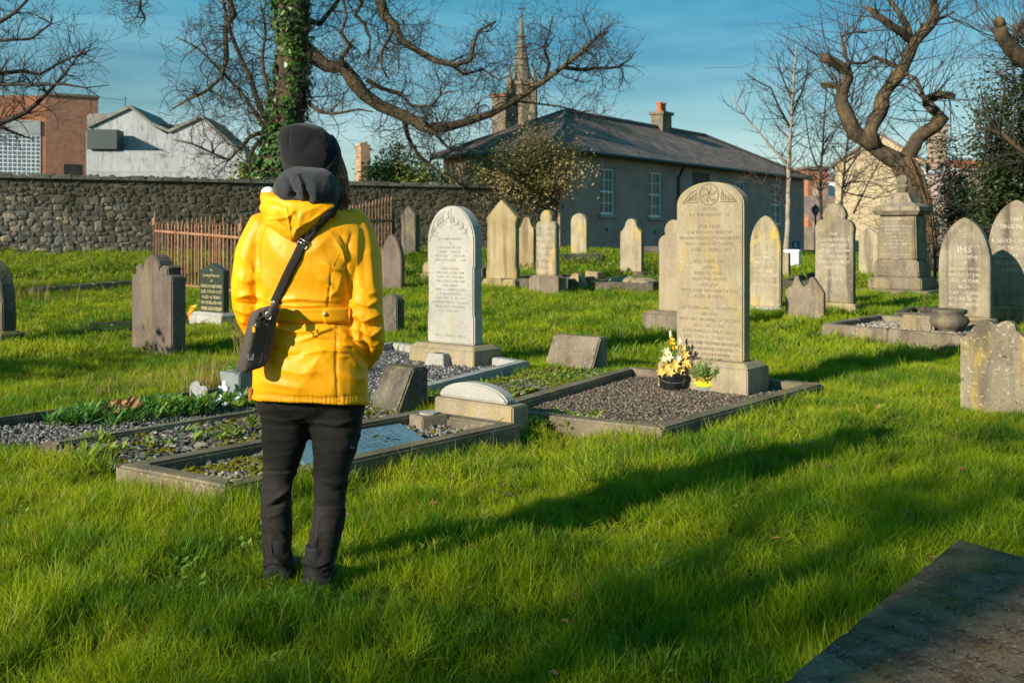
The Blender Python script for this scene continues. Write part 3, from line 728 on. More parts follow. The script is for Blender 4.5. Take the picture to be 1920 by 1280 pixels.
# the grey house
HC = Vector((1.705, 36.0, 0)); HEV = 4.38
he = Vector((0.606, 0.795, 0)).normalized(); hn = Vector((he.y, -he.x, 0)); HL = 23.0; HD = 5.5
hi = -hn
def fac(px, py):
    p = on_plane(px, py, HC, hn); return (p - HC).dot(he), p.z
def make_house():
    h = thing('grey_house', 'grey rendered house with a hipped slate roof and white sash windows', 'house', (HC.x, HC.y, 0))
    spec = [((1126, 315), (1153, 402), 3, 4), ((1217, 322), (1241, 407), 3, 4), ((1380, 339), (1398, 420), 2, 4), ((1447, 346), (1466, 421), 2, 4)]
    ops = []
    for a, b, cc, rr in spec:
        u0, z1 = fac(*a); u1, _ = fac(b[0], a[1]); _, z0 = fac(a[0], b[1]); ops.append((u0, u1, z0, z1))
    bl = (fac(1298, 323)[0], fac(1331, 323)[0], fac(1298, 400)[1], fac(1298, 322)[1])
    vent = (fac(1122, 486)[0], fac(1150, 486)[0], 0.55, fac(1122, 482)[1])
    mb = MB(); zb = 0.0
    wall_open(mb, HC, he, hn, HL, zb, HEV, ops + [bl, vent])
    P = lambda u, d, z: (HC.x + he.x * u + hi.x * d, HC.y + he.y * u + hi.y * d, z)
    mb.add([P(HL, 0, zb), P(HL, HD, zb), P(HL, HD, HEV), P(HL, 0, HEV)], [(0, 1, 2, 3)])
    mb.add([P(HL, HD, zb), P(0, HD, zb), P(0, HD, HEV), P(HL, HD, HEV)], [(0, 1, 2, 3)])
    mb.build('wall', MT['render'], h)
    e2 = MB(); e2.add([P(0, HD, zb), P(0, 0, zb), P(0, 0, HEV), P(0, HD, HEV)], [(0, 1, 2, 3)]); e2.build('end_wall', MT['pinkrender'], h, label='sunlit pinkish end wall')
    for (u0, u1, z0, z1), s in zip(ops, spec): sash_window(h, HC, he, hn, u0, u1, z0, z1, s[2], s[3])
    b = MB(); fbox(b, HC, he, hn, bl[0], bl[1], bl[2], bl[3], 0.05, 0.138); b.build('blocked_window', plain('brown_board', (0.12, 0.085, 0.065), 0.9), h)
    v = MB()
    fbox(v, HC, he, hn, vent[0], vent[1], vent[2], vent[3], 0.12, 0.135)
    v.build('vent_recess', MT['blackiron'], h)
    for k in range(5):
        v = MB(); u = vent[0] + (vent[1] - vent[0]) * (k + .5) / 5; fbox(v, HC, he, hn, u - .02, u + .02, vent[2], vent[3], 0.03, 0.06); v.build('vent_bar', MT['render'], h)
    for px, py in ((1137, 431), (1228, 435)):
        u, z = fac(px, py); q = MB(); fbox(q, HC, he, hn, u - .09, u + .09, z - .07, z + .07, -0.015, 0.02); q.build('air_brick', MT['blackiron'], h)
    # roof: eaves overhang 0.3, hips at both ends
    o = 0.32; ez = HEV - 0.02; rz_ = 6.35; ri0, ri1 = 4.3, HL - 6.2
    E = [P(-o, -o, ez), P(HL + o, -o, ez), P(HL + o, HD + o, ez), P(-o, HD + o, ez)]; R0, R1 = P(ri0, HD / 2, rz_), P(ri1, HD / 2, rz_)
    rf = MB(); rf.add(E + [R0, R1], [(0, 1, 5, 4), (1, 2, 5), (2, 3, 4, 5), (3, 0, 4), (0, 3, 2, 1)])
    roof = rf.build('roof', MT['slate'], h)
    sl = MB(); slates(sl, (E[0], E[1], R1, R0), .24, .33, 1); slates(sl, (E[3], E[0], R0, R0), .24, .33, 2); slates(sl, (E[1], E[2], R1, R1), .24, .33, 3)
    sl.build('slates', MT['slate'], roof, kind='stuff')
    rt = MB(); rt.tube([Vector(R0) + Vector((0, 0, .04)), Vector(R1) + Vector((0, 0, .04))], .09, 6)
    rt.tube([Vector(E[0]) + Vector((0, 0, .05)), Vector(R0) + Vector((0, 0, .04))], .075, 6); rt.tube([Vector(E[1]) + Vector((0, 0, .05)), Vector(R1) + Vector((0, 0, .04))], .075, 6); rt.tube([Vector(E[3]) + Vector((0, 0, .05)), Vector(R0) + Vector((0, 0, .04))], .075, 6)
    rt.build('ridge_tiles', plain('ridge_tile', (0.10, 0.085, 0.085), 0.7), roof)
    g = MB(); g.tube([P(-o, -o - .06, ez - .02), P(HL + o, -o - .06, ez - .02)], .075, 8)
    g.tube([P(-o - .06, -o, ez - .02), P(-o - .06, HD + o, ez - .02)], .075, 8); g.build('gutter', MT['blackiron'], h)
    u, _ = fac(1270, 320); d = MB(); d.tube([P(u - .1, -o - .06, ez - .06), P(u - .02, -.2, ez - .35), P(u, -.07, ez - .6), P(u, -.07, 0.2)], .05, 8); d.build('downpipe', MT['blackiron'], h)
    # chimneys
    c1 = on_plane(1240, 210, Vector(P(0, HD / 2, 0)), hn)
    chimney(h, (c1.x, c1.y), he, hn, 0.86, 0.62, 5.7, 7.10, MT['concrete'])
    c2 = Vector(P(1.0, 5.6, 0)); c2 = Vector((-0.28, 41.5, 0))
    ch = chimney(h, (c2.x, c2.y), he, hn, 0.85, 0.7, 3.6, 7.1, MT['concrete'], 0, plain('brick_cap', (0.20, 0.095, 0.06), .9))
make_house()

def gable_house(label, C, e, L, D, zb, ze, zr, wallmat, sidemat, overhang=0.25, cat='house', name='gabled_house', group=None, zuv=None):
    """gable end of width L from C along e; the ridge runs back a depth D"""
    e = Vector((e[0], e[1], 0)).normalized(); n = Vector((e.y, -e.x, 0)); i = -n
    h = thing(name, label, cat, (C[0], C[1], 0), 0, group); C = Vector((C[0], C[1], 0))
    P = lambda u, d, z: (C.x + e.x * u + i.x * d, C.y + e.y * u + i.y * d, z)
    mb = MB(); mb.add([P(0, 0, zb), P(L, 0, zb), P(L, 0, ze), P(L / 2, 0, zr), P(0, 0, ze)], [(0, 1, 2, 3, 4)])
    w = mb.build('wall', wallmat, h)
    mb = MB(); mb.add([P(L, D, zb), P(0, D, zb), P(0, D, ze), P(L / 2, D, zr), P(L, D, ze)], [(0, 1, 2, 3, 4)]); mb.build('wall', wallmat, h)
    for q in ((P(L, 0, zb), P(L, D, zb), P(L, D, ze), P(L, 0, ze)), (P(0, D, zb), P(0, 0, zb), P(0, 0, ze), P(0, D, ze))):
        s = MB(); s.add(q, [(0, 1, 2, 3)]); s.build('side_wall', sidemat, h)
    o = overhang; k = (zr - ze) / (L / 2)
    rf = MB()
    for a, b in ((-o, L / 2), (L + o, L / 2)):
        za = ze - o * k
        q = [Vector(P(a, -o * .5, za)), Vector(P(a, D + o, za)), Vector(P(b, D + o, zr)), Vector(P(b, -o * .5, zr))]
        rf.hexa([v + Vector((0, 0, .02)) for v in q], [v + Vector((0, 0, .14)) for v in q])
    r = rf.build('roof', MT['slate'], h)
    sl = MB()
    for a in (-o, L + o):
        za = ze - o * k
        slates(sl, [Vector(P(a, -o * .5, za)) + Vector((0, 0, .14)), Vector(P(a, D + o, za)) + Vector((0, 0, .14)), Vector(P(L / 2, D + o, zr)) + Vector((0, 0, .14)), Vector(P(L / 2, -o * .5, zr)) + Vector((0, 0, .14))], .4, .5, 4)
    sl.build('slates', MT['slate'], r, kind='stuff')
    return h, C, e, n, P

def block(name, label, cat, C, e, L, D, zb, zt, mat, uv=False, group=None):
    e = Vector((e[0], e[1], 0)).normalized(); n = Vector((e.y, -e.x, 0)); i = -n
    h = thing(name, label, cat, (C[0], C[1], 0), 0, group); C = Vector((C[0], C[1], 0))
    P = lambda u, d, z: (C.x + e.x * u + i.x * d, C.y + e.y * u + i.y * d, z)
    mb = MB(); mb.hexa([P(0, 0, zb), P(L, 0, zb), P(L, D, zb), P(0, D, zb)], [P(0, 0, zt), P(L, 0, zt), P(L, D, zt), P(0, D, zt)])
    o = mb.build('wall', mat, h)
    if uv: fix_normals(o.data); box_uv(o.data)
    return h, C, e, n, P

def make_far_buildings():
    # red brick building with glass blocks, upper left
    cx = at(85, 178, 80)
    h, C, e, n, P = block('brick_building', 'red brick block with a grid of glass panes beyond the wall', 'building', (cx.x, cx.y), (0.86, 0.50), 3.9, 4.0, 0, 12.45, MT['brick'], True)
    m = MB(); q = Vector((-0.93, -0.36, 0)); nn = Vector((q.y, -q.x, 0)); nn = -nn if nn.y > 0 else nn
    Cl = Vector((cx.x, cx.y, 0)) - nn * 0.02
    L = 9.0
    W = lambda u, z, d: (Cl.x + q.x * u - nn.x * d, Cl.y + q.y * u - nn.y * d, z)
    m.hexa([W(0, 0, 0), W(L, 0, 0), W(L, 0, 3), W(0, 0, 3)], [W(0, 12.4, 0), W(L, 12.0, 0), W(L, 12.0, 3), W(0, 12.4, 3)])
    w = m.build('front_wall', MT['orangebrick'], h); fix_normals(w.data); box_uv(w.data)
    m = MB(); m.hexa([W(0.35, 9.3, -.12), W(L, 9.3, -.12), W(L, 9.3, -.02), W(.35, 9.3, -.02)], [W(.35, 10.4, -.12), W(L, 10.4, -.12), W(L, 10.4, -.02), W(.35, 10.4, -.02)]); m.build('white_band', MT['whiterender'], h)
    m = MB(); m.hexa([W(0.35, 4.5, -.06), W(L, 4.5, -.06), W(L, 4.5, -.02), W(.35, 4.5, -.02)], [W(.35, 9.29, -.06), W(L, 9.29, -.06), W(L, 9.29, -.02), W(.35, 9.29, -.02)])
    gb = m.build('window', MT['white'], h)
    m = MB()
    for k in range(26):
        for j in range(15):
            u0 = .42 + k * .33; z0 = 4.55 + j * .315
            if u0 + .24 > L: continue
            m.hexa([W(u0, z0, -.075), W(u0 + .24, z0, -.075), W(u0 + .24, z0, -.06), W(u0, z0, -.06)], [W(u0, z0 + .235, -.075), W(u0 + .24, z0 + .235, -.075), W(u0 + .24, z0 + .235, -.06), W(u0, z0 + .235, -.06)])
    m.build('glass_blocks', plain('glass_block', (0.10, 0.14, 0.18), 0.15, bmp=0), gb, kind='stuff')
    m = MB()
    fbox(m, C, e, n, 1.35, 2.65, 6.0, 7.05, -0.03, 0.05); wf = m.build('window', MT['blackiron'], h)
    m = MB(); fbox(m, C, e, n, 1.45, 2.55, 6.1, 6.9, -0.045, -0.02); m.build('pane', MT['glass'], wf)
    m = MB(); fbox(m, C, e, n, -.12, 4.0, 12.453, 12.65, -0.12, 4.1); m.build('parapet', MT['concrete'], h)

    # stained white warehouse with two gables
    def wh(px, py, d=70): return at(px, py, d)
    a = wh(162, 320)
    h, C, e, n, P = block('warehouse', 'stained white warehouse with two gables beyond the wall', 'warehouse', (a.x, a.y), (1, 0.06), 10.85, 9, 0, wh(162, 282).z, MT['whiterender'])
    prof = [(162, 282), (162, 248), (166, 241), (245, 204), (287, 237), (314, 252), (378, 222), (420, 262), (452, 290), (452, 322), (162, 322)]
    m = MB()
    p3 = [on_plane(x, y, C + n * -1.6, n) for x, y in prof]
    bk = [p - n * 7 for p in p3]
    m.hexa(p3, bk); g = m.build('gable_wall', MT['whiterender'], h)
    for seq in (((166, 241), (245, 204)), ((245, 204), (287, 237)), ((287, 237), (318, 250)), ((318, 250), (378, 222)), ((378, 222), (452, 289))):
        m = MB(); (x0, y0), (x1, y1) = seq
        A, B = on_plane(x0, y0, C + n * -1.6, n), on_plane(x1, y1, C + n * -1.6, n)
        A = A + Vector((0, 0, .03)); B = B + Vector((0, 0, .03))
        up = Vector((0, 0, .22))
        m.hexa([A + n * .2, B + n * .2, B - n * 7.2, A - n * 7.2], [A + n * .2 + up, B + n * .2 + up, B - n * 7.2 + up, A - n * 7.2 + up]); m.build('roof', MT['palebrickroof'], h)
    # pale slate slopes seen between the gables
    for tri in (((163, 241), (163, 214), (222, 212), (175, 240)), ((290, 236), (300, 233), (352, 232), (322, 249))):
        m = MB(); q = [on_plane(x, y, C + n * -4.0, n) for x, y in tri]; m.hexa(q, [p - n * .3 for p in q]); m.build('roof_slope', MT['palebrickroof'], h)
    m = MB(); A = on_plane(163, 282, C + n * .3, n); B = on_plane(219, 243, C + n * .3, n)
    u0, u1 = (A - C).dot(e), (B - C).dot(e); fbox(m, C, e, n, u0, u1, A.z + .1, B.z, -0.3, 1.2); m.build('cladding_box', MT['darkpanel'], h)
    for x0, y0, x1, y1 in ((286, 280, 306, 291), (329, 284, 348, 295), (405, 295, 422, 302), (362, 296, 400, 306)):
        A = on_plane(x0, y1, C + n * -1.6, n); B = on_plane(x1, y0, C + n * -1.6, n); u0, u1 = (A - C).dot(e), (B - C).dot(e)
        m = MB(); fbox(m, C, e, n, u0, u1, A.z, B.z, 1.55, 1.7); w = m.build('window', MT['blackiron'], h)
        m = MB(); fbox(m, C, e, n, u0 + .08, (u0 + u1) / 2 - .03, A.z + .08, B.z - .08, 1.53, 1.54); fbox(m, C, e, n, (u0 + u1) / 2 + .03, u1 - .08, A.z + .08, B.z - .08, 1.53, 1.54); m.build('pane', MT['glass'], w)
    m = MB(); A = wh(256, 258, 86.2); fbox(m, C, e, n, 0, 10.85, C.z + wh(0, 322).z, wh(0, 284).z, -0.02, -0.001); m.build('lower_wall', MT['whiterender'], h)
    m = MB(); p = on_plane(235, 205, C + n * -3, n); m.tube([p, p + Vector((0, 0, .9))], .03, 5); m.tube([p + Vector((-.25, 0, .75)), p + Vector((.25, 0, .75))], .02, 4); m.build('aerial', MT['blackiron'], h)

    # church spire far behind
    d = 125.0; b = at(978, 226, d); t = thing('church_spire', 'slender stone church spire with a cross on top', 'spire', (b.x, d, 0))
    m = MB(); zt = at(978, 32, d).z; zb = at(978, 155, d).z; r0 = 22 / F * d
    m.lathe([(r0 * .80, zb), (r0 * .72, zb + 1.2), (r0 * .30, zb + (zt - zb) * .62), (0.12, zt)], (b.x, d, 0), 8); m.build('spire', MT['spire'], t)
    m = MB(); m.lathe([(r0 * 1.05, -1), (r0 * 1.05, zb - .6), (r0 * 1.2, zb - .4), (r0 * 1.2, zb), (r0 * .8, zb + .3)], (b.x, d, 0), 8); m.build('tower', MT['grey'], t)
    for k in range(4):
        zz = zb + (zt - zb) * (.18 + .17 * k); rr = r0 * (.8 - .66 * (zz - zb) / (zt - zb)); m = MB(); m.lathe([(rr, zz), (rr + .14, zz + .05), (rr + .12, zz + .22), (rr * .96, zz + .26)], (b.x, d, 0), 8); m.build('stone_band', MT['spire'], t)
    for sx in (-1, 1):
        for sy in (-1, 1):
            m = MB(); c = (b.x + sx * r0 * 1.05, d + sy * r0 * 1.05, 0); m.lathe([(.38, zb - 5), (.38, zb - .5), (.5, zb - .4), (.34, zb - .1), (.02, zb + 2.0)], c, 6); m.build('pinnacle', MT['grey'], t)
    m = MB(); zc = at(978, 4, d).z; m.tube([(b.x, d, zt - .1), (b.x, d, zc)], .07, 6); zz = zc - .8; m.tube([(b.x - .5, d, zz), (b.x + .5, d, zz)], .06, 6); m.lathe([(.02, zt), (.2, zt + .12), (.2, zt + .25), (.02, zt + .4)], (b.x, d, 0), 8); m.build('cross', MT['blackiron'], t)
    c = at(999, 230, 110); t2 = thing('church_pinnacle', 'small stone pinnacle right of the tall spire', 'pinnacle', (c.x, 110, 0)); m = MB(); m.lathe([(.5, 0), (.5, at(0, 215, 110).z), (.62, at(0, 212, 110).z), (.35, at(0, 205, 110).z), (.03, at(0, 178, 110).z)], (c.x, 110, 0), 6); m.build('spirelet', MT['grey'], t2)

    # ruined brick chimney stack, left of the shrub
    c = at(681, 320, 44); t = thing('ruined_chimney', 'crumbling brick chimney stack rising from green shrubs', 'chimney', (c.x, 44, 0), 0.5)
    r = random.Random(3); z = 0.8; k = 0
    lv = [(0.78, 3.0), (0.62, 3.6), (0.44, 5.2)]
    m = MB()
    for w, zt in lv:
        m2 = MB(); m2.box(-w / 2, w / 2, -.3, .3, z, zt); o = m2.build('stack', MT['tanbrick'], t, world=False); fix_normals(o.data); box_uv(o.data); z = zt
    m = MB()
    for k in range(7): m.box(-.26 + k * .07, -.2 + k * .07, -.3, .28, 5.2, 5.25 + r.uniform(0, .22))
    m.build('broken_top', MT['tanbrick'], t, world=False)

    # tan gabled house on the right
    c = at(1735, 306, 60)
    ge = Vector((0.93, -0.37, 0)).normalized(); W = 5.1; c0 = Vector((c.x, c.y, 0)) - ge * W
    h, C, e, n, P = gable_house('tan rendered gabled house behind the gnarled pollarded tree', (c0.x, c0.y), ge, W, 9, 0, at(0, 305, 60).z, at(0, 250, 60).z, MT['tanrender'], MT['render'])
    m = MB(); fbox(m, C, e, n, W - .28, W + .02, 0, at(0, 309, 60).z, -.03, .1); m.build('quoins', MT['palekerb'], h)
    sC = Vector(P(W, 0, 0)); se = -n; sn = e
    sash_window(h, sC - sn * -.13, se, sn, 1.3, 2.5, at(0, 402, 61).z, at(0, 342, 61).z, 2, 4)
    c = at(1757, 262, 64); chimney(h, (c.x, c.y), e, n, 1.1, .8, 5.5, at(0, 234, 64).z, MT['brick'], 2)
    # orange roofed and brick buildings glimpsed between trees
    c = at(1515, 390, 75); h, C, e, n, P = block('brick_cottage', 'orange brick cottage glimpsed between the grey house and thin trees', 'house', (c.x, c.y), (0.96, 0.28), 1.7, 3, 0, at(0, 318, 75).z, MT['orangebrick'], True)
    m = MB(); fbox(m, C, e, n, -.15, 1.85, at(0, 318, 75).z + .003, at(0, 312, 75).z, -.15, 3); m.build('roof', MT['slate'], h)
    c = at(1538, 352, 71); chimney(h, (c.x, c.y), e, n, .8, .6, 2, at(0, 342, 71).z, MT['orangebrick'], 1)
    c = at(1556, 352, 80); h, C, e, n, P = block('white_cottage', 'white gabled cottage end glimpsed between thin trees', 'house', (c.x, c.y), (1, 0.1), 2.2, 4, 0, at(0, 336, 80).z, MT['white'])
    m = MB(); q = [P(-.3, -.2, at(0, 337, 80).z), P(2.5, -.2, at(0, 350, 80).z), P(2.5, 4, at(0, 350, 80).z), P(-.3, 4, at(0, 337, 80).z)]; m.hexa(q, [Vector(v) + Vector((0, 0, .5)) for v in q]); m.build('roof', MT['slate'], h)
    c = at(1528, 402, 66); h, C, e, n, P = block('low_outbuilding', 'low slate roofed outbuilding beside the grey house', 'shed', (c.x, c.y), (1, 0.2), 3.0, 3, 0, at(0, 425, 66).z, MT['concrete'])
    m = MB(); z0 = at(0, 425, 66).z; q = [P(-.2, -.3, z0 + .01), P(3.1, -.3, z0 + .01), P(3.1, 2.6, z0 + 2.0), P(-.2, 2.6, z0 + 2.0)]; m.hexa(q, [Vector(v) + Vector((0, 0, .12)) for v in q]); m.build('roof', MT['slate'], h)
    c = at(1800, 330, 78); h, C, e, n, P = block('orange_roofed_house', 'house with a bright orange tiled roof among the dark evergreens', 'house', (c.x, c.y), (1, 0.1), 4, 5, 0, at(0, 318, 78).z, MT['render'])
    m = MB(); z0 = at(0, 318, 78).z; q = [P(-.3, -.3, z0 + .01), P(4.3, -.3, z0 + .01), P(4.3, 3, z0 + .8), P(-.3, 3, z0 + .8)]; m.hexa(q, [Vector(v) + Vector((0, 0, .15)) for v in q]); m.build('roof', MT['terracotta'], h)
    # white box, lamp and sign by the corner of the grey house
    g = ground(1484, 506); d = g.y
    s = d / F
    t = thing('utility_cabinet', 'white cabinet on the lawn beside the pale tree trunk', 'cabinet', (g.x, g.y, g.z), -0.5)
    m = MB(); m.box(-13 * s, 13 * s, 0, 22 * s, 0, 33 * s); m.build('body', MT['white'], t, world=False, bevel=.02)
    m = MB(); m.box(-15 * s, 15 * s, -2 * s, 24 * s, 33 * s + .003, 38 * s); m.build('lid', MT['white'], t, world=False, bevel=.02)
    c = at(1492, 458, 50); t = thing('blue_sign', 'small blue sign at the far corner of the grey house', 'sign', (c.x, c.y, 0), -.5)
    m = MB(); m.box(-.2, .2, -.02, .02, c.z - .25, c.z + .15); m.build('panel', plain('sign_blue', (0.01, 0.16, 0.28), 0.5), t, world=False)
    m = MB(); m.box(-.09, .09, -.028, -.021, c.z - .13, c.z - .07); m.box(-.03, .03, -.028, -.021, c.z - .05, c.z + .08); m.build('symbol', MT['white'], t, world=False)
    m = MB(); m.tube([(0, .05, 0), (0, .05, c.z + .1)], .03, 6); m.build('post', MT['blackiron'], t, world=False)
    c = at(1529, 398, 55); t = thing('street_lamp', 'black lamp post with a pale lantern near the grey house', 'street lamp', (c.x, c.y, 0))
    m = MB(); m.tube([(0, 0, 0), (0, 0, 1), (0, 0, c.z - .2)], [.09, .06, .05], 8); m.build('post', MT['blackiron'], t, world=False)
    m = MB(); m.lathe([(.08, c.z - .2), (.24, c.z + .12), (.2, c.z + .16), (.2, c.z + .2)], (0, 0, 0), 6); m.build('lantern', MT['curtain'], t, world=False)
    m = MB(); m.lathe([(.27, c.z + .2), (.1, c.z + .34), (.02, c.z + .44)], (0, 0, 0), 6); m.build('cap', MT['blackiron'], t, world=False)
MT['spire'] = stone('spire_stone', (0.16, 0.14, 0.105), (0.24, 0.21, 0.16), (0.2, 0.17, 0.1), .3, streak=.4, scale=.4, bmp=.2)
MT['palebrickroof'] = plain('grey_roof_sheet', (0.17, 0.165, 0.14), 0.8, var=0.3, scale=1.5)
MT['tanbrick'] = brick_mat('tan_brick', (0.42, 0.22, 0.11), (0.48, 0.29, 0.16), (0.4, 0.32, 0.22), 1.3)
make_far_buildings()

# ------------------------------------------------------------------ trees
def resample(pts, rad, step):
    P = [Vector(p) for p in pts]; out = [P[0]]; ro = [rad[0]]
    n = len(P)
    for i in range(n - 1):
        p0, p1, p2, p3 = P[max(i - 1, 0)], P[i], P[i + 1], P[min(i + 2, n - 1)]
        k = max(1, int((p2 - p1).length / step))
        for j in range(1, k + 1):
            t = j / k
            q = 0.5 * ((2 * p1) + (p2 - p0) * t + (2 * p0 - 5 * p1 + 4 * p2 - p3) * t * t + (3 * p1 - p0 - 3 * p2 + p3) * t ** 3)
            out.append(q); ro.append(rad[i] + (rad[i + 1] - rad[i]) * t)
    return out, ro

def pxline(pts, d, r, seed=0, wander=0.5, step=0.35):
    """limb from photo pixels (x,y): real curve with a smooth depth wander round the distance d; r = (start,end) radius in metres"""
    rr = random.Random(seed); n = len(pts); a, b = rr.uniform(-1, 1) * wander, rr.uniform(-1, 1) * wander
    out = []; rad = []
    for i, p in enumerate(pts):
        t = i / (n - 1); dd = d + a * t * 2 + b * math.sin(t * 3.1)
        out.append(at(p[0], p[1], dd)); rad.append(r[0] + (r[1] - r[0]) * t)
    P, R = resample(out, rad, step)
    if len(P) > 4:
        for i in range(1, len(P)): P[i] = P[i] + Vector((rr.uniform(-1, 1), rr.uniform(-1, 1), rr.uniform(-1, 1))) * R[i] * .16; R[i] *= rr.uniform(.88, 1.12)
    return P, R

def grow(mb, p, d, L, r, depth, rr, curl=0.5, up=0.1, kids=(2, 4), seg=0.14, rmin=0.006, spread=0.9, droop=0.0):
    n = max(3, int(L / seg)); pts = [p.copy()]; rad = [r]
    ax = Vector((rr.gauss(0, 1), rr.gauss(0, 1), rr.gauss(0, 1))).normalized()
    d = d.normalized()
    for i in range(n):
        ax = (ax + Vector((rr.gauss(0, 1), rr.gauss(0, 1), rr.gauss(0, 1))) * .45).normalized()
        d = (Matrix.Rotation(curl * rr.uniform(.2, 1.0), 3, ax) @ d + Vector((0, 0, up - droop))).normalized()
        pts.append(pts[-1] + d * (L / n)); rad.append(max(rmin, r * (1 - .75 * (i + 1) / n)))
    mb.tube(pts, rad, 5 if r > .03 else 3, caps=False)
    if depth > 0:
        for k in range(rr.randint(*kids)):
            i = rr.randint(max(1, n // 4), n)
            t = (pts[i] - pts[i - 1]).normalized(); o = t.orthogonal().normalized()
            o = Matrix.Rotation(rr.uniform(0, 2 * PI), 3, t) @ o
            grow(mb, pts[i], t * (1 - .5 * spread) + o * spread, L * rr.uniform(.4, .75), max(rmin, rad[i] * .65), depth - 1, rr, curl, up, kids, seg, rmin, spread, droop)

def twigs_on(mb, P, R, count, rr, L=(0.6, 1.6), r=0.02, depth=2, start=0.1, **kw):
    n = len(P)
    for k in range(count):
        i = min(n - 2, int((start + (1 - start) * rr.random()) * (n - 1)))
        t = (P[i + 1] - P[i]).normalized(); o = t.orthogonal().normalized(); o = Matrix.Rotation(rr.uniform(0, 2 * PI), 3, t) @ o
        grow(mb, P[i], o * .9 + t * .35 + Vector((0, 0, .25)), rr.uniform(*L), min(r, R[i] * .6), depth, rr, **kw)

def leaves_in(mb, centers, n, rr, size=(0.05, 0.1), spread=0.25, wid=0.55, downish=0.0):
    for k in range(n):
        c = rr.choice(centers); p = c + Vector((rr.gauss(0, spread), rr.gauss(0, spread), rr.gauss(0, spread * .8)))
        d = Vector((rr.gauss(0, 1), rr.gauss(0, 1), rr.gauss(0, .7) - downish)); nn = Vector((rr.gauss(0, .7), rr.gauss(0, .7) - .5, 1))
        L = rr.uniform(*size); mb.leaf(p, d, nn, L, L * wid, rr.random())

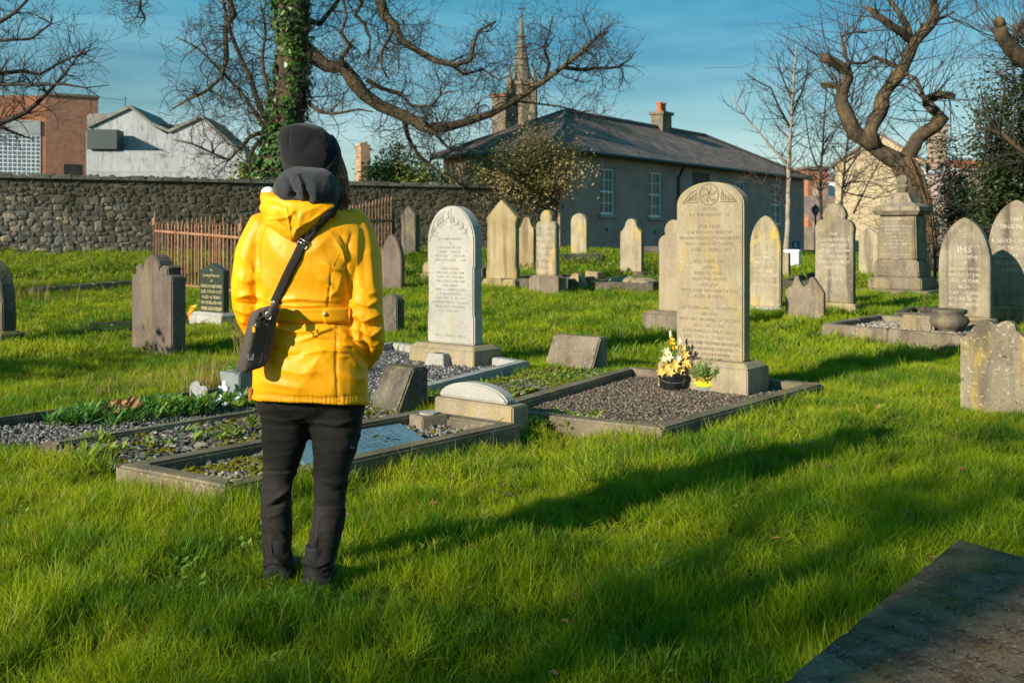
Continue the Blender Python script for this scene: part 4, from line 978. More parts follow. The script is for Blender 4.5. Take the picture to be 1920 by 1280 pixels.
def make_ivy_tree():
    rr = random.Random(11); D = 33.0
    b = at(512, 345, D)
    t = thing('bare_tree', 'large bare twisted tree with ivy climbing its trunk', 'tree', (b.x, D, 0.6))
    trunk = [(505, 480), (508, 400), (516, 330), (528, 280), (538, 215), (545, 150), (547, 100), (548, 50), (549, 5), (553, -60), (560, -140)]
    rad = [.74, .66, .61, .59, .58, .55, .53, .52, .55, .48, .34]
    P, R = resample([at(x, y, D) for x, y in trunk], rad, .3)
    for i in range(len(P)): P[i] = P[i] + Vector((rr.uniform(-.03, .03), rr.uniform(-.03, .03), 0)); R[i] *= rr.uniform(.94, 1.07)
    m = MB(); m.tube(P, R, 14); m.build('trunk', MT['barkbrown'], t, smooth=True)
    TP, TR = P, R
    limbs = [
        ([(570, 88), (586, 106), (612, 122), (643, 128), (662, 150), (681, 176), (712, 198), (745, 211), (775, 225), (792, 239), (810, 243), (838, 240), (872, 230), (920, 213), (952, 195), (986, 175), (1022, 150), (1060, 122), (1092, 97), (1124, 66), (1140, 60)], (.27, .04), 1),
        ([(1056, 126), (1085, 131), (1118, 128), (1158, 126), (1180, 112), (1192, 96)], (.075, .02), 2),
        ([(590, -40), (640, -60), (700, -45), (712, 2), (722, 31), (741, 47), (752, 77), (782, 95), (816, 114), (855, 123), (882, 112), (888, 82), (897, 58), (930, 40)], (.20, .035), 3),
        ([(741, 47), (728, 75), (714, 100), (716, 128), (730, 150)], (.07, .02), 4),
        ([(640, -50), (672, -20), (678, 5), (666, 28), (683, 45), (694, 72), (690, 110)], (.11, .03), 5),
        ([(757, 213), (760, 236), (765, 256), (785, 290), (822, 322), (862, 344)], (.10, .03), 6),
        ([(786, 222), (800, 240), (816, 250), (842, 279), (868, 285)], (.08, .02), 7),
        ([(688, 150), (715, 165), (752, 176), (768, 196), (808, 198), (828, 176), (850, 172)], (.085, .02), 8),
        ([(650, 132), (640, 108), (655, 88), (640, 62), (650, 30), (640, -10)], (.10, .04), 9),
        ([(540, -60), (470, -90), (432, -30), (430, 2), (438, 27), (422, 50), (425, 110), (416, 144), (391, 168), (352, 187), (322, 205)], (.17, .03), 10),
        ([(508, 245), (488, 200), (470, 150), (448, 100), (433, 62), (420, 10), (410, -40)], (.10, .035), 11),
        ([(505, 255), (480, 215), (450, 170), (410, 130), (370, 90), (330, 70)], (.08, .02), 12),
        ([(498, 246), (470, 255), (448, 280), (430, 300), (400, 288), (360, 270), (325, 262)], (.08, .02), 13),
        ([(496, 262), (480, 270), (470, 288), (466, 305), (470, 322)], (.09, .03), 14),
        ([(515, 215), (500, 160), (492, 110), (498, 60), (490, 10)], (.08, .03), 15),
        ([(575, 190), (600, 210), (640, 212), (672, 205), (700, 210)], (.07, .02), 16),
        ([(940, 205), (975, 190), (1010, 195), (1050, 200), (1090, 210), (1110, 208)], (.05, .015), 17),
        ([(1020, 152), (1030, 120), (1020, 90), (1030, 60), (1036, 30)], (.06, .02), 18),
        ([(560, 30), (600, 45), (620, 20), (650, -20)], (.12, .06), 19),
        ([(300, -60), (270, -20), (262, 15), (272, 35), (262, 50)], (.06, .02), 20),
        ([(845, 120), (870, 140), (905, 130), (935, 150), (960, 140)], (.06, .02), 21),
    ]
    tw = MB()
    for pts, r, sd in limbs:
        P, R = pxline(pts, D, r, sd, 0.9)
        if sd not in (10, 3, 5, 20):
            P[0] = P[0]
        m = MB(); m.tube(P, R, 8); m.build('limb', MT['bark'], t, smooth=True)
        ln = sum((P[i + 1] - P[i]).length for i in range(len(P) - 1))
        twigs_on(tw, P, R, int(ln * 4.7), rr, (0.6, 2.1), .026, 2, .08, curl=.62, up=.04, kids=(3, 5), seg=.13, rmin=.006)
    twigs_on(tw, TP, TR, 70, rr, (0.8, 2.6), .03, 2, .35, curl=.45, up=.06, kids=(2, 4), seg=.16, rmin=.007)
    tw.build('twigs', MT['twig'], t, kind='stuff')
    iv = MB()
    for k in range(12000):
        i = rr.randrange(len(TP)); p = TP[i]
        h = (p.z - 2.0) / 9.0
        a = rr.uniform(0, 2 * PI)
        dens = (1.05 - .9 * max(0, h - .3)) * (0.56 + .75 * math.sin(3 * a + h * 9) * math.cos(a * 2 - h * 5))
        if rr.random() > dens or (h > .78): continue
        o = Vector((math.cos(a), math.sin(a), 0)); q = p + o * (TR[i] + abs(rr.gauss(.03, .07))) + Vector((0, 0, rr.uniform(-.16, .16)))
        L = rr.choice((.07, .10, .13, .17, .22)); iv.leaf(q, Vector((rr.gauss(0, .6), rr.gauss(0, .6), -1)) + o * .3, o + Vector((0, 0, .4)), L, L * .9, rr.random())
    iv.build('ivy', MT['ivy'], t, kind='stuff')

def make_left_tree():
    rr = random.Random(21); D = 19.0
    t = thing('bare_tree', 'dark bare branches reaching in over the red brick building', 'tree', (at(-260, 0, D).x, D, float(gz(-12, D))))
    P, R = resample([at(-260, 640, D), at(-255, 300, D), at(-250, 60, D), at(-240, -160, D)], [.4, .33, .28, .16], .4)
    m = MB(); m.tube(P, R, 10); m.build('trunk', MT['bark'], t, smooth=True)
    limbs = [([(-255, 330), (-120, 290), (-40, 260), (0, 232), (48, 212), (88, 175), (120, 140), (146, 105), (158, 92)], (.075, .010), 1),
             ([(-250, 200), (-120, 170), (-30, 140), (0, 138), (40, 134), (75, 140), (110, 118), (150, 102), (180, 90)], (.06, .008), 2),
             ([(-250, 120), (-90, 80), (0, 42), (28, 24), (50, 2), (70, -30)], (.065, .012), 3),
             ([(-252, 250), (-80, 180), (0, 158), (60, 160), (120, 158), (160, 165), (205, 160)], (.05, .007), 4),
             ([(-250, 80), (-60, 20), (0, -5), (40, -40)], (.06, .02), 5),
             ([(-255, 300), (-100, 260), (0, 238), (30, 250), (62, 262)], (.06, .01), 6),
             ([(-250, 150), (-60, 100), (0, 76), (60, 72), (95, 45), (100, 30)], (.045, .008), 7)]
    tw = MB()
    for pts, r, sd in limbs:
        P, R = pxline(pts, D, r, sd, .5, .25); m = MB(); m.tube(P, R, 6); m.build('limb', MT['twig'], t, smooth=True)
        ln = sum((P[i + 1] - P[i]).length for i in range(len(P) - 1))
        twigs_on(tw, P, R, int(ln * 15), rr, (0.3, .9), .012, 1, .1, curl=.42, up=.07, kids=(2, 4), seg=.09, rmin=.004, spread=.8)
    tw.build('twigs', MT['twig'], t, kind='stuff')

def make_pollard():
    rr = random.Random(31); D = 26.0
    b = at(1732, 480, D)
    t = thing('pollarded_tree', 'gnarled pollarded tree with thick curling stubs behind the ball topped monument', 'tree', (b.x, D, float(gz(b.x, D))))
    trunk = [(1738, 505), (1736, 460), (1732, 410), (1722, 370), (1706, 330), (1690, 296)]
    P, R = resample([at(x, y, D) for x, y in trunk], [.30, .27, .26, .28, .33, .32], .2)
    for i in range(len(P)): R[i] *= rr.uniform(.9, 1.1)
    m = MB(); m.tube(P, R, 14); m.build('trunk', MT['barkbrown'], t, smooth=True); TP, TR = P, R
    limbs = [([(1692, 306), (1668, 296), (1646, 279), (1622, 265), (1602, 247), (1587, 217), (1579, 190), (1580, 170), (1590, 148), (1586, 134), (1572, 122), (1542, 108)], (.24, .11), 1),
             ([(1580, 172), (1566, 160), (1540, 160)], (.11, .08), 2),
             ([(1640, 276), (1632, 250), (1648, 212), (1656, 180), (1666, 162), (1690, 133), (1706, 104), (1713, 80), (1732, 60), (1752, 36), (1750, 10), (1742, -30)], (.21, .10), 3),
             ([(1710, 76), (1690, 62), (1668, 46), (1645, 30), (1625, 14)], (.12, .07), 4),
             ([(1706, 66), (1696, 40), (1682, 20), (1668, 0), (1650, -30)], (.09, .05), 5),
             ([(1692, 302), (1712, 276), (1730, 250), (1752, 238), (1766, 222), (1752, 208), (1738, 196), (1742, 186), (1758, 178), (1778, 178), (1791, 182)], (.20, .09), 6),
             ([(1735, 196), (1728, 170), (1718, 148), (1698, 138)], (.06, .035), 7),
             ([(1690, 130), (1660, 115), (1640, 108), (1622, 118), (1590, 118)], (.06, .03), 8),
             ([(1590, 118), (1580, 85), (1578, 70), (1600, 60), (1625, 62)], (.05, .02), 9),
             ([(1700, 340), (1735, 380), (1745, 430), (1748, 490)], (.10, .13), 10),
             ([(1752, 40), (1775, 30), (1790, 22)], (.05, .02), 11)]
    tw = MB()
    for pts, r, sd in limbs:
        P, R = pxline(pts, D, r, sd, .35, .2)
        m = MB(); m.tube(P, R, 12)
        for k in range(len(P)):
            if rr.random() < .16: m.ball(P[k] + Vector((rr.uniform(-.5, .5), rr.uniform(-.5, .5), rr.uniform(-.5, .5))) * R[k], R[k] * rr.uniform(.55, .8), 8, 6)
        m.build('limb', MT['barkbrown'], t, smooth=True)
        ln = sum((P[i + 1] - P[i]).length for i in range(len(P) - 1))
        twigs_on(tw, P, R, int(ln * 9), rr, (0.8, 2.8), .018, 1, .15, curl=.12, up=.05, kids=(1, 3), seg=.22, rmin=.0055, spread=.6)
    for k in range(160):                 # shoots and dead ivy stems round the head and the trunk
        i = rr.randrange(len(TP)); a = rr.uniform(0, 2 * PI); o = Vector((math.cos(a), math.sin(a), 0))
        grow(tw, TP[i] + o * TR[i], o + Vector((0, 0, rr.uniform(-.6, .8))), rr.uniform(.5, 1.8), .012, 1, rr, .2, .02, (1, 3), .2, .005, .6)
    tw.build('twigs', MT['twig'], t, kind='stuff')
    st = MB()
    for k in range(13):                  # old stripped ivy stems down the trunk
        a = rr.uniform(0, 2 * PI); q = []
        for i in range(0, len(TP), 2):
            a += rr.uniform(-.15, .15); q.append(TP[i] + Vector((math.cos(a), math.sin(a), 0)) * (TR[i] + .02))
        if len(q) > 1: st.tube(q, rr.uniform(.008, .018), 5)
    st.build('ivy_stems', MT['barktan'], t, kind='stuff', smooth=True)
    iv = MB()
    for k in range(420):
        i = rr.randrange(len(TP) // 2 + 4); a = rr.uniform(-1.0, 1.4); o = Vector((math.cos(a), math.sin(a), 0)); p = TP[min(i, len(TP) - 1)] + o * (TR[min(i, len(TP) - 1)] + .05) + Vector((0, 0, rr.uniform(-.2, .2)))
        L = rr.uniform(.08, .14); iv.leaf(p, Vector((rr.gauss(0, .6), rr.gauss(0, .6), -1)), o, L, L * .9, rr.random())
    iv.build('ivy', MT['ivy'], t, kind='stuff')
MT['barktan'] = plain('old_ivy_stem', (0.17, 0.10, 0.05), 0.9, var=0.4, scale=4)

def slim_tree(label, D, trunk, r, limbs, seed, bark, tcount=40, tl=(0.5, 1.3)):
    rr = random.Random(seed); b = at(trunk[0][0], trunk[0][1], D)
    t = thing('slim_tree', label, 'tree', (b.x, D, float(gz(b.x, D))), 0, 'thin bare trees beside the grey house')
    P, R = pxline(trunk, D, r, seed, .2, .3); m = MB(); m.tube(P, R, 8); m.build('trunk', bark, t, smooth=True)
    tw = MB()
    for pts, rl in limbs:
        P2, R2 = pxline(pts, D, rl, seed + 3, .4, .3); m = MB(); m.tube(P2, R2, 6); m.build('limb', bark if rl[0] > .04 else MT['twig'], t, smooth=True)
        ln = sum((P2[i + 1] - P2[i]).length for i in range(len(P2) - 1)); twigs_on(tw, P2, R2, int(ln * 6), rr, tl, .014, 1, .1, curl=.22, up=.07, kids=(1, 4), seg=.16, rmin=.005, spread=.7)
    twigs_on(tw, P, R, tcount, rr, tl, .018, 1, .4, curl=.2, up=.07, kids=(2, 4), seg=.18, rmin=.005, spread=.7)
    tw.build('twigs', MT['twig'], t, kind='stuff')

def make_slim_trees():
    slim_tree('pale barked slim bare tree standing in front of the grey house', 29, [(1474, 480), (1477, 420), (1479, 340), (1481, 280), (1485, 200), (1489, 140), (1494, 85)], (.085, .02),
              [([(1478, 308), (1450, 280), (1425, 250), (1395, 215), (1370, 180)], (.045, .012)), ([(1482, 240), (1460, 200), (1445, 165), (1415, 150), (1395, 135)], (.04, .01)), ([(1476, 400), (1462, 362), (1430, 345), (1412, 322), (1380, 312)], (.04, .012)), ([(1486, 190), (1465, 140), (1455, 100)], (.03, .01)), ([(1484, 215), (1505, 170), (1515, 120), (1510, 90)], (.03, .01)), ([(1479, 325), (1510, 318), (1540, 310), (1560, 325)], (.03, .01))], 41, MT['palebark'], 45)
    slim_tree('thin bare tree just right of the pale barked one', 31, [(1547, 505), (1541, 420), (1538, 340), (1543, 270), (1547, 200), (1552, 150)], (.06, .015),
              [([(1540, 330), (1520, 280), (1512, 230), (1505, 190)], (.03, .01)), ([(1542, 290), (1570, 240), (1590, 215)], (.03, .01)), ([(1539, 400), (1575, 380), (1605, 320)], (.03, .01))], 43, MT['twig'], 40)
    slim_tree('thin leaning bare tree against the tan gabled house', 30, [(1585, 480), (1578, 400), (1582, 330), (1590, 260), (1598, 190), (1605, 140)], (.05, .012),
              [([(1582, 330), (1610, 290), (1640, 262)], (.03, .01)), ([(1600, 400), (1625, 350), (1650, 300)], (.03, .01)), ([(1592, 260), (1570, 210), (1560, 160)], (.02, .01)), ([(1582, 360), (1640, 372), (1690, 360)], (.025, .008)), ([(1582, 345), (1630, 340), (1680, 370)], (.02, .008))], 47, MT['twig'], 50)

def leafy(name, label, cat, base, blobs, leafmat, nleaf, lsize, seed, stems=14, stemr=.03, wid=.5, spread=.22, twig='twig', group=None, tw_extra=0):
    """blobs: (centre, radius) clumps; stems climb from the base into the clumps, leaves cluster round the stem ends"""
    rr = random.Random(seed)
    t = thing(name, label, cat, base, 0, group)
    st = MB(); tips = []; B = Vector(base)
    for c, r in blobs:
        for k in range(max(2, int(stems * r))):
            o = Vector((rr.gauss(0, 1), rr.gauss(0, 1), rr.gauss(0, .8))); o = o.normalized() * r * rr.random() ** .4
            e = Vector(c) + o; mid = B.lerp(e, .5) + Vector((rr.gauss(0, .15), rr.gauss(0, .15), rr.uniform(0, .25)))
            P, R = resample([B + Vector((rr.gauss(0, .12), rr.gauss(0, .12), 0)), mid, e], [stemr, stemr * .6, stemr * .2], .25)
            st.tube(P, R, 4, caps=False); tips += P[len(P) // 2:]
            for q in range(3 + tw_extra):
                g0 = len(st.v); i = rr.randint(len(P) // 2, len(P) - 1)
                grow(st, P[i], Vector((rr.gauss(0, 1), rr.gauss(0, 1), rr.gauss(.3, .7))), r * rr.uniform(.3, .7), stemr * .25, 0, rr, .3, .03, seg=.12, rmin=.004)
                tips += [Vector(st.v[j]) for j in range(g0, len(st.v), 7)]
    st.build('stems', MT[twig], t, kind='stuff')
    lf = MB(); leaves_in(lf, tips, nleaf, rr, lsize, spread, wid)
    lf.build('leaves', MT[leafmat], t, kind='stuff')
    return t

def make_shrubs():
    D = 35.3
    bl = [(at(x, y, D), r) for x, y, r in ((985, 300, 1.1), (935, 318, .9), (1045, 295, .95), (1010, 262, .8), (1060, 308, .7), (890, 330, .7), (1085, 318, .5), (960, 322, .6), (1035, 316, .7), (1065, 290, .7), (990, 240, .5))]
    leafy('climbing_shrub', 'tan and olive straggly shrub spilling over the wall beside the grey house', 'shrub', tuple(at(1000, 395, 36.1)), bl, 'tanleaf', 10000, (.06, .14), 51, 12, .016, .45, .32, tw_extra=3)
    bl = [(at(x, y, D), r) for x, y, r in ((940, 290, .7), (1030, 270, .8), (900, 320, .6), (1000, 320, .7))]
    leafy('climbing_shrub', 'olive green leaves growing through the tan shrub on the wall', 'shrub', tuple(at(960, 380, 36.1)), bl, 'oliveleaf', 4000, (.09, .16), 52, 12, .02, .5, .2)
    D = 35.5
    bl = [(at(x, y, D), r) for x, y, r in ((715, 315, .65), (745, 295, .65), (780, 310, .6), (815, 325, .5), (700, 330, .5), (850, 335, .4), (760, 330, .6))]
    leafy('green_shrub', 'green leafy shrub above the wall beside the crumbling chimney', 'shrub', tuple(at(755, 380, 36)), bl, 'shrubleaf', 5200, (.12, .22), 53, 12, .02, .35, .2)
    D = 33.6
    bl = [(at(x, y, D), r) for x, y, r in ((480, 305, .5), (470, 325, .5), (500, 325, .5), (520, 300, .4), (505, 345, .5))]
    leafy('ivy_bush', 'dark green ivy bush at the foot of the ivy covered trunk', 'shrub', tuple(at(495, 380, 34)), bl, 'shrubleaf', 2600, (.09, .16), 54, 10, .02, .8, .2)
    # evergreens at the right edge
    D = 25.0
    bl = [(at(x, y, D), r) for x, y, r in ((1890, 150, .7), (1870, 215, .7), (1905, 250, .8), (1850, 290, .6), (1890, 330, .8), (1930, 190, .8), (1935, 320, .9), (1840, 350, .5), (1880, 390, .6), (1920, 110, .4))]
    leafy('evergreen_tree', 'dark holly like evergreen at the picture\'s far edge behind the tall arched stone', 'tree', tuple(at(1900, 470, D)), bl, 'darkleaf', 11000, (.08, .15), 55, 10, .05, .55, .24, tw_extra=2)
    bl = [(at(x, y, 30), r) for x, y, r in ((1800, 340, .6), (1820, 385, .7), (1785, 380, .5), (1850, 420, .7), (1790, 300, .5), (1800, 430, .5), (1770, 255, .3))]
    leafy('evergreen_shrub', 'loose evergreen shrub in front of the grey side wall and railings', 'shrub', tuple(at(1815, 480, 30)), bl, 'darkleaf', 5200, (.09, .16), 56, 9, .03, .55, .24)
    rr = random.Random(61); D = 24.0
    b = at(1960, 480, D); t = thing('pollarded_tree', 'sawn off tree limb curving in at the upper right corner', 'tree', (b.x, D, 0.4))
    P, R = resample([at(x, y, D) for x, y in ((1990, 500), (1985, 350), (1975, 230), (1960, 160), (1955, 60), (1965, -60))], [.42, .38, .36, .33, .3, .2], .3); m = MB(); m.tube(P, R, 12); m.build('trunk', MT['barkbrown'], t, smooth=True)
    tw = MB()
    for pts, r, sd in (([(1972, 160), (1940, 130), (1914, 108), (1892, 88), (1880, 68), (1874, 42)], (.26, .13), 1), ([(1958, 100), (1930, 68), (1910, 55)], (.2, .13), 2), ([(1985, 360), (1930, 300), (1890, 262), (1858, 244), (1830, 240)], (.12, .03), 3)):
        P, R = pxline(pts, D, r, sd, .3, .2); m = MB(); m.tube(P, R, 10); m.ball(P[-1], R[-1] * 1.08, 10, 7); m.build('limb', MT['barkbrown'], t, smooth=True)
        twigs_on(tw, P, R, 50, rr, (.7, 2.4), .016, 1, .1, curl=.12, up=.06, kids=(1, 3), seg=.2, rmin=.005, spread=.6)
    tw.build('twigs', MT['twig'], t, kind='stuff')

def make_shade_trees():
    """unseen trees and bushes added behind and to the left of the photographer to throw the soft stripes of shade across the lawn"""
    rr = random.Random(71)
    def bare(x, y, r, h, seed, label, nl=11, dens=9):
        g = float(gz(x, y)); t = thing('bare_tree', label, 'tree', (x, y, g))
        P, R = resample([(x, y, g - .1), (x + .1, y, g + h * .3), (x - .1, y + .1, g + h * .6), (x + .1, y, g + h)], [r * 1.2, r, r * .75, r * .3], .5); m = MB(); m.tube(P, R, 10); m.build('trunk', MT['bark'], t, smooth=True)
        tw = MB()
        for k in range(nl):
            a = k * 2.4 + seed; s = P[int(len(P) * (.38 + .55 * k / nl))]; l = rr.uniform(1.0, 2.0); e = s + Vector((math.cos(a) * l, math.sin(a) * l, l * rr.uniform(.3, .9))); L_, R_ = resample([s, s.lerp(e, .5) + Vector((rr.uniform(-.3, .3), rr.uniform(-.3, .3), .3)), e], [r * .38, r * .25, r * .08], .3)
            m = MB(); m.tube(L_, R_, 6); m.build('limb', MT['bark'], t, smooth=True); twigs_on(tw, L_, R_, dens, rr, (.6, 1.6), .02, 2, .2, kids=(2, 4))
        tw.build('twigs', MT['twig'], t, kind='stuff')
    bare(-10.5, -6.7, .17, 7.2, 1, 'unseen bare tree added behind the photographer to shade the lawn')
    bare(-12.3, -9.5, .26, 10.0, 2, 'larger unseen bare tree added far behind the photographer to shade the lawn', 8, 5)
    bare(-24.0, 4.0, .40, 8.5, 4, 'unseen bare tree added beyond the left lawn to shade it', 14, 16)
    t = leafy('shade_bush', 'low unseen evergreen bush added beside the left lawn to shade it', 'shrub', (-7.2, 7.7, 0), [((-7.2, 7.7, .6), .55), ((-6.9, 7.4, 1.2), .5), ((-7.5, 8.0, 1.0), .5), ((-7.3, 7.6, 1.6), .4)], 'darkleaf', 3200, (.09, .16), 81, 9, .03, .55, .2)  # both bushes are added out of view, only for the shade they cast
    t = leafy('shade_bush', 'tall unseen evergreen bush added by the left end of the rubble wall for shade', 'shrub', (-16.6, 14.6, .2), [((-16.6, 14.6, 1.2), .9), ((-16.0, 14.9, 2.2), .8), ((-17.2, 14.4, 2.0), .8), ((-16.6, 14.8, 3.1), .7)], 'darkleaf', 4200, (.12, .22), 82, 9, .04, .55, .3)
make_ivy_tree(); make_left_tree(); make_pollard(); make_slim_trees(); make_shrubs(); make_shade_trees()
# ------------------------------------------------------------------ graves
TH = -0.693                                      # every grave faces the same way, turned this much
U = Vector((math.cos(TH), math.sin(TH), 0))      # across a stone (towards its right hand side)
A = Vector((-math.sin(TH), math.cos(TH), 0))     # from foot to head of a grave

def arc(cx, cy, rx, ry, a0, a1, n):
    return [(cx + rx * math.cos(a0 + (a1 - a0) * i / n), cy + ry * math.sin(a0 + (a1 - a0) * i / n)) for i in range(n + 1)]

def outline(kind, w, h):
    """closed outline (u,z) counter clockwise seen from the front, u in -w/2..w/2"""
    a = w / 2
    if kind == 'round': return [(-a, 0), (a, 0)] + arc(0, h - a * .92, a, a * .92, 0, PI, 18)
    if kind == 'flatround': return [(-a, 0), (a, 0)] + arc(0, h - a * .62, a, a * .62, 0, PI, 18)
    if kind == 'gothic':
        k = .95 * w; R = arc(-a * .25, h - k, a * 1.25, k * 1.033, 0, math.acos(.2), 9); return [(-a, 0), (a, 0)] + R + [(-x, z) for x, z in reversed(R[:-1])]
    if kind == 'white':                          # round headed with a stepped waist
        i = a * .965; R = arc(0, h - a * 1.12, a, a * 1.12, 0, PI, 20)
        return [(-a, 0), (a, 0), (a, h * .19), (i, h * .215), (i, h * .55), (a, h * .565)] + R + [(-a, h * .565), (-i, h * .55), (-i, h * .215), (-a, h * .19)]
    if kind == 'gable':                          # pointed head on a stepped shaft
        i = a * .93; return [(-a, 0), (a, 0), (a, h * .10), (i, h * .16), (i, h * .70), (a, h * .735), (a, h * .77), (0, h), (-a, h * .77), (-a, h * .735), (-i, h * .70), (-i, h * .16), (-a, h * .10)]
    if kind == 'point': return [(-a, 0), (a, 0), (a, h - w * .48), (0, h), (-a, h - w * .48)]
    if kind == 'shoulder':                       # small round head on concave shoulders
        r = a * .52; top = [(a, h * .72), (a * .96, h * .76)] + [(a * .96 - (a * .96 - r) * t, h * .76 + (h - r - h * .76) * t * t) for t in (.35, .7, 1)] + arc(0, h - r, r, r, 0, PI, 10)
        top += [(-(a * .96 - (a * .96 - r) * t), h * .76 + (h - r - h * .76) * t * t) for t in (1, .7, .35)][0:] + [(-a * .96, h * .76), (-a, h * .72)]
        return [(-a, 0), (a, 0)] + top
    if kind == 'trefoil':                        # round head over round shoulders
        r = a * .60; s = a * .44; y0 = h - r * 1.0
        R = arc(a - s, h * .735, s, s * 1.15, -.35, PI * .53, 7)
        H = arc(0, y0 - .02 * h, r, r + .02 * h, .12, PI - .12, 14)
        return [(-a * .98, 0), (a * .98, 0), (a * .96, h * .64)] + R + H + [(-x, z) for x, z in reversed(R)] + [(-a * .96, h * .64)]
    if kind == 'ogee':                           # pointed ogee head
        R = [(a, h * .66), (a * .98, h * .72), (a * .82, h * .80), (a * .62, h * .85), (a * .45, h * .91), (a * .25, h * .965)]
        return [(-a, 0), (a, 0)] + R + [(0, h)] + [(-x, z) for x, z in reversed(R)]
    if kind == 'twinpeak':
        return [(-a, 0), (a, 0), (a, h * .62), (a * .92, h * .68), (a * .50, h * .93), (a * .30, h * .96), (a * .18, h * .80), (-.05 * a, h * .74), (-a * .22, h * .84), (-a * .36, h * 1.0), (-a * .52, h * .93), (-a * .64, h * .76), (-a, h * .68)]
    if kind == 'twinbump':
        return [(-a, 0), (a, 0), (a, h * .80), (a * .85, h * .82), (a * .6, h * .90)] + arc(a * .34, h * .90, a * .27, h * .095, .25, PI * .82, 7) + arc(-a * .28, h * .905, a * .29, h * .095, .5, PI * .9, 7) + [(-a * .72, h * .86), (-a * .86, h * .805), (-a, h * .795)]
    if kind == 'scroll':                         # stepped scroll shoulders, round centre
        r = a * .42
        R = [(a, h * .76), (a * .99, h * .79), (a * .80, h * .81), (a * .78, h * .845), (a * .84, h * .875), (a * .66, h * .90), (a * .52, h * .895)]
        return [(-a, 0), (a, 0)] + R + arc(0, h - r, r, r, .1, PI - .1, 10) + [(-x, z) for x, z in reversed(R)]
    if kind == 'lowpoint': return [(-a, 0), (a, 0), (a, h * .86), (a * .82, h * .89), (0, h), (-a * .82, h * .89), (-a, h * .86)]
    return [(-a, 0), (a, 0), (a, h), (-a, h)]

def slab_mesh(name, pts, t, mat, bev=.012, inset=None):
    bm = bmesh.new()
    vs = [bm.verts.new((u, 0, z)) for u, z in pts]
    f = bm.faces.new(vs)
    if f.normal.y > 0: f.normal_flip()
    r = bmesh.ops.extrude_face_region(bm, geom=[f])
    bmesh.ops.translate(bm, verts=[e for e in r['geom'] if isinstance(e, bmesh.types.BMVert)], vec=(0, t, 0))
    bmesh.ops.recalc_face_normals(bm, faces=bm.faces)
    front = [q for q in bm.faces if q.normal.y < -.9 and abs(q.calc_center_median().y) < 1e-4]
    if inset and front:
        bmesh.ops.inset_region(bm, faces=front, thickness=inset[0], depth=0, use_even_offset=True)
        r2 = bmesh.ops.inset_region(bm, faces=front, thickness=inset[2] if len(inset) > 2 else .02, depth=-inset[1], use_even_offset=True)
    if bev:
        es = [e for e in bm.edges if len(e.link_faces) == 2 and e.calc_face_angle(0) > 1.1 and any(abs(v.co.y) < 1e-4 or abs(v.co.y - t) < 1e-4 for v in e.verts)]
        bmesh.ops.bevel(bm, geom=es, offset=bev, segments=2, affect='EDGES', clamp_overlap=True)
    me = bpy.data.meshes.new(name); bm.to_mesh(me); bm.free(); me.materials.append(mat)
    return me

def text_mesh(parent, lines, w, z_top, lead, mat, y=-0.0022, sizes=None, cx=0.0, name='inscription'):
    """one inscription: each line a row of real letter shapes standing 2 mm off the face"""
    V, Fc = [], []; z = z_top
    for k, ln in enumerate(lines):
        if ln:
            cu = bpy.data.curves.new('t', 'FONT'); cu.body = ln; cu.align_x = 'CENTER'; cu.resolution_u = 1; cu.size = lead * (sizes[k] if sizes else .82)
            ob = bpy.data.objects.new('t', cu)
            me = bpy.data.meshes.new_from_object(ob)
            xs = [v.co.x for v in me.vertices] or [0]
            sx = min(1.0, w / max(1e-3, max(xs) - min(xs)))
            k0 = len(V); V += [(v.co.x * sx + cx, y, v.co.y + z - lead * .8) for v in me.vertices]; Fc += [tuple(i + k0 for i in p.vertices) for p in me.polygons]
            bpy.data.objects.remove(ob); bpy.data.curves.remove(cu); bpy.data.meshes.remove(me)
        z -= lead
    m = bpy.data.meshes.new(name); m.from_pydata(V, [], Fc); m.materials.append(mat)
    return link(name, m, parent, 'stuff')

def place(px0, px1, pyb, ptop, rz=TH, d=None, zo=0.0):
    """front left base corner at (px0,pyb), right end of the face at px1, top at ptop -> base centre, width, height"""
    a = ground(px0, pyb, zo) if d is None else at(px0, pyb, d)
    u = Vector((math.cos(rz), math.sin(rz), 0)); k = (px1 - CX) / F
    w = (k * a.y - a.x) / (u.x - k * u.y)
    c = a + u * (w / 2)
    zt = EYE - (ptop - HY) / F * c.y
    c.z = a.z + zo
    return c, w, zt - c.z

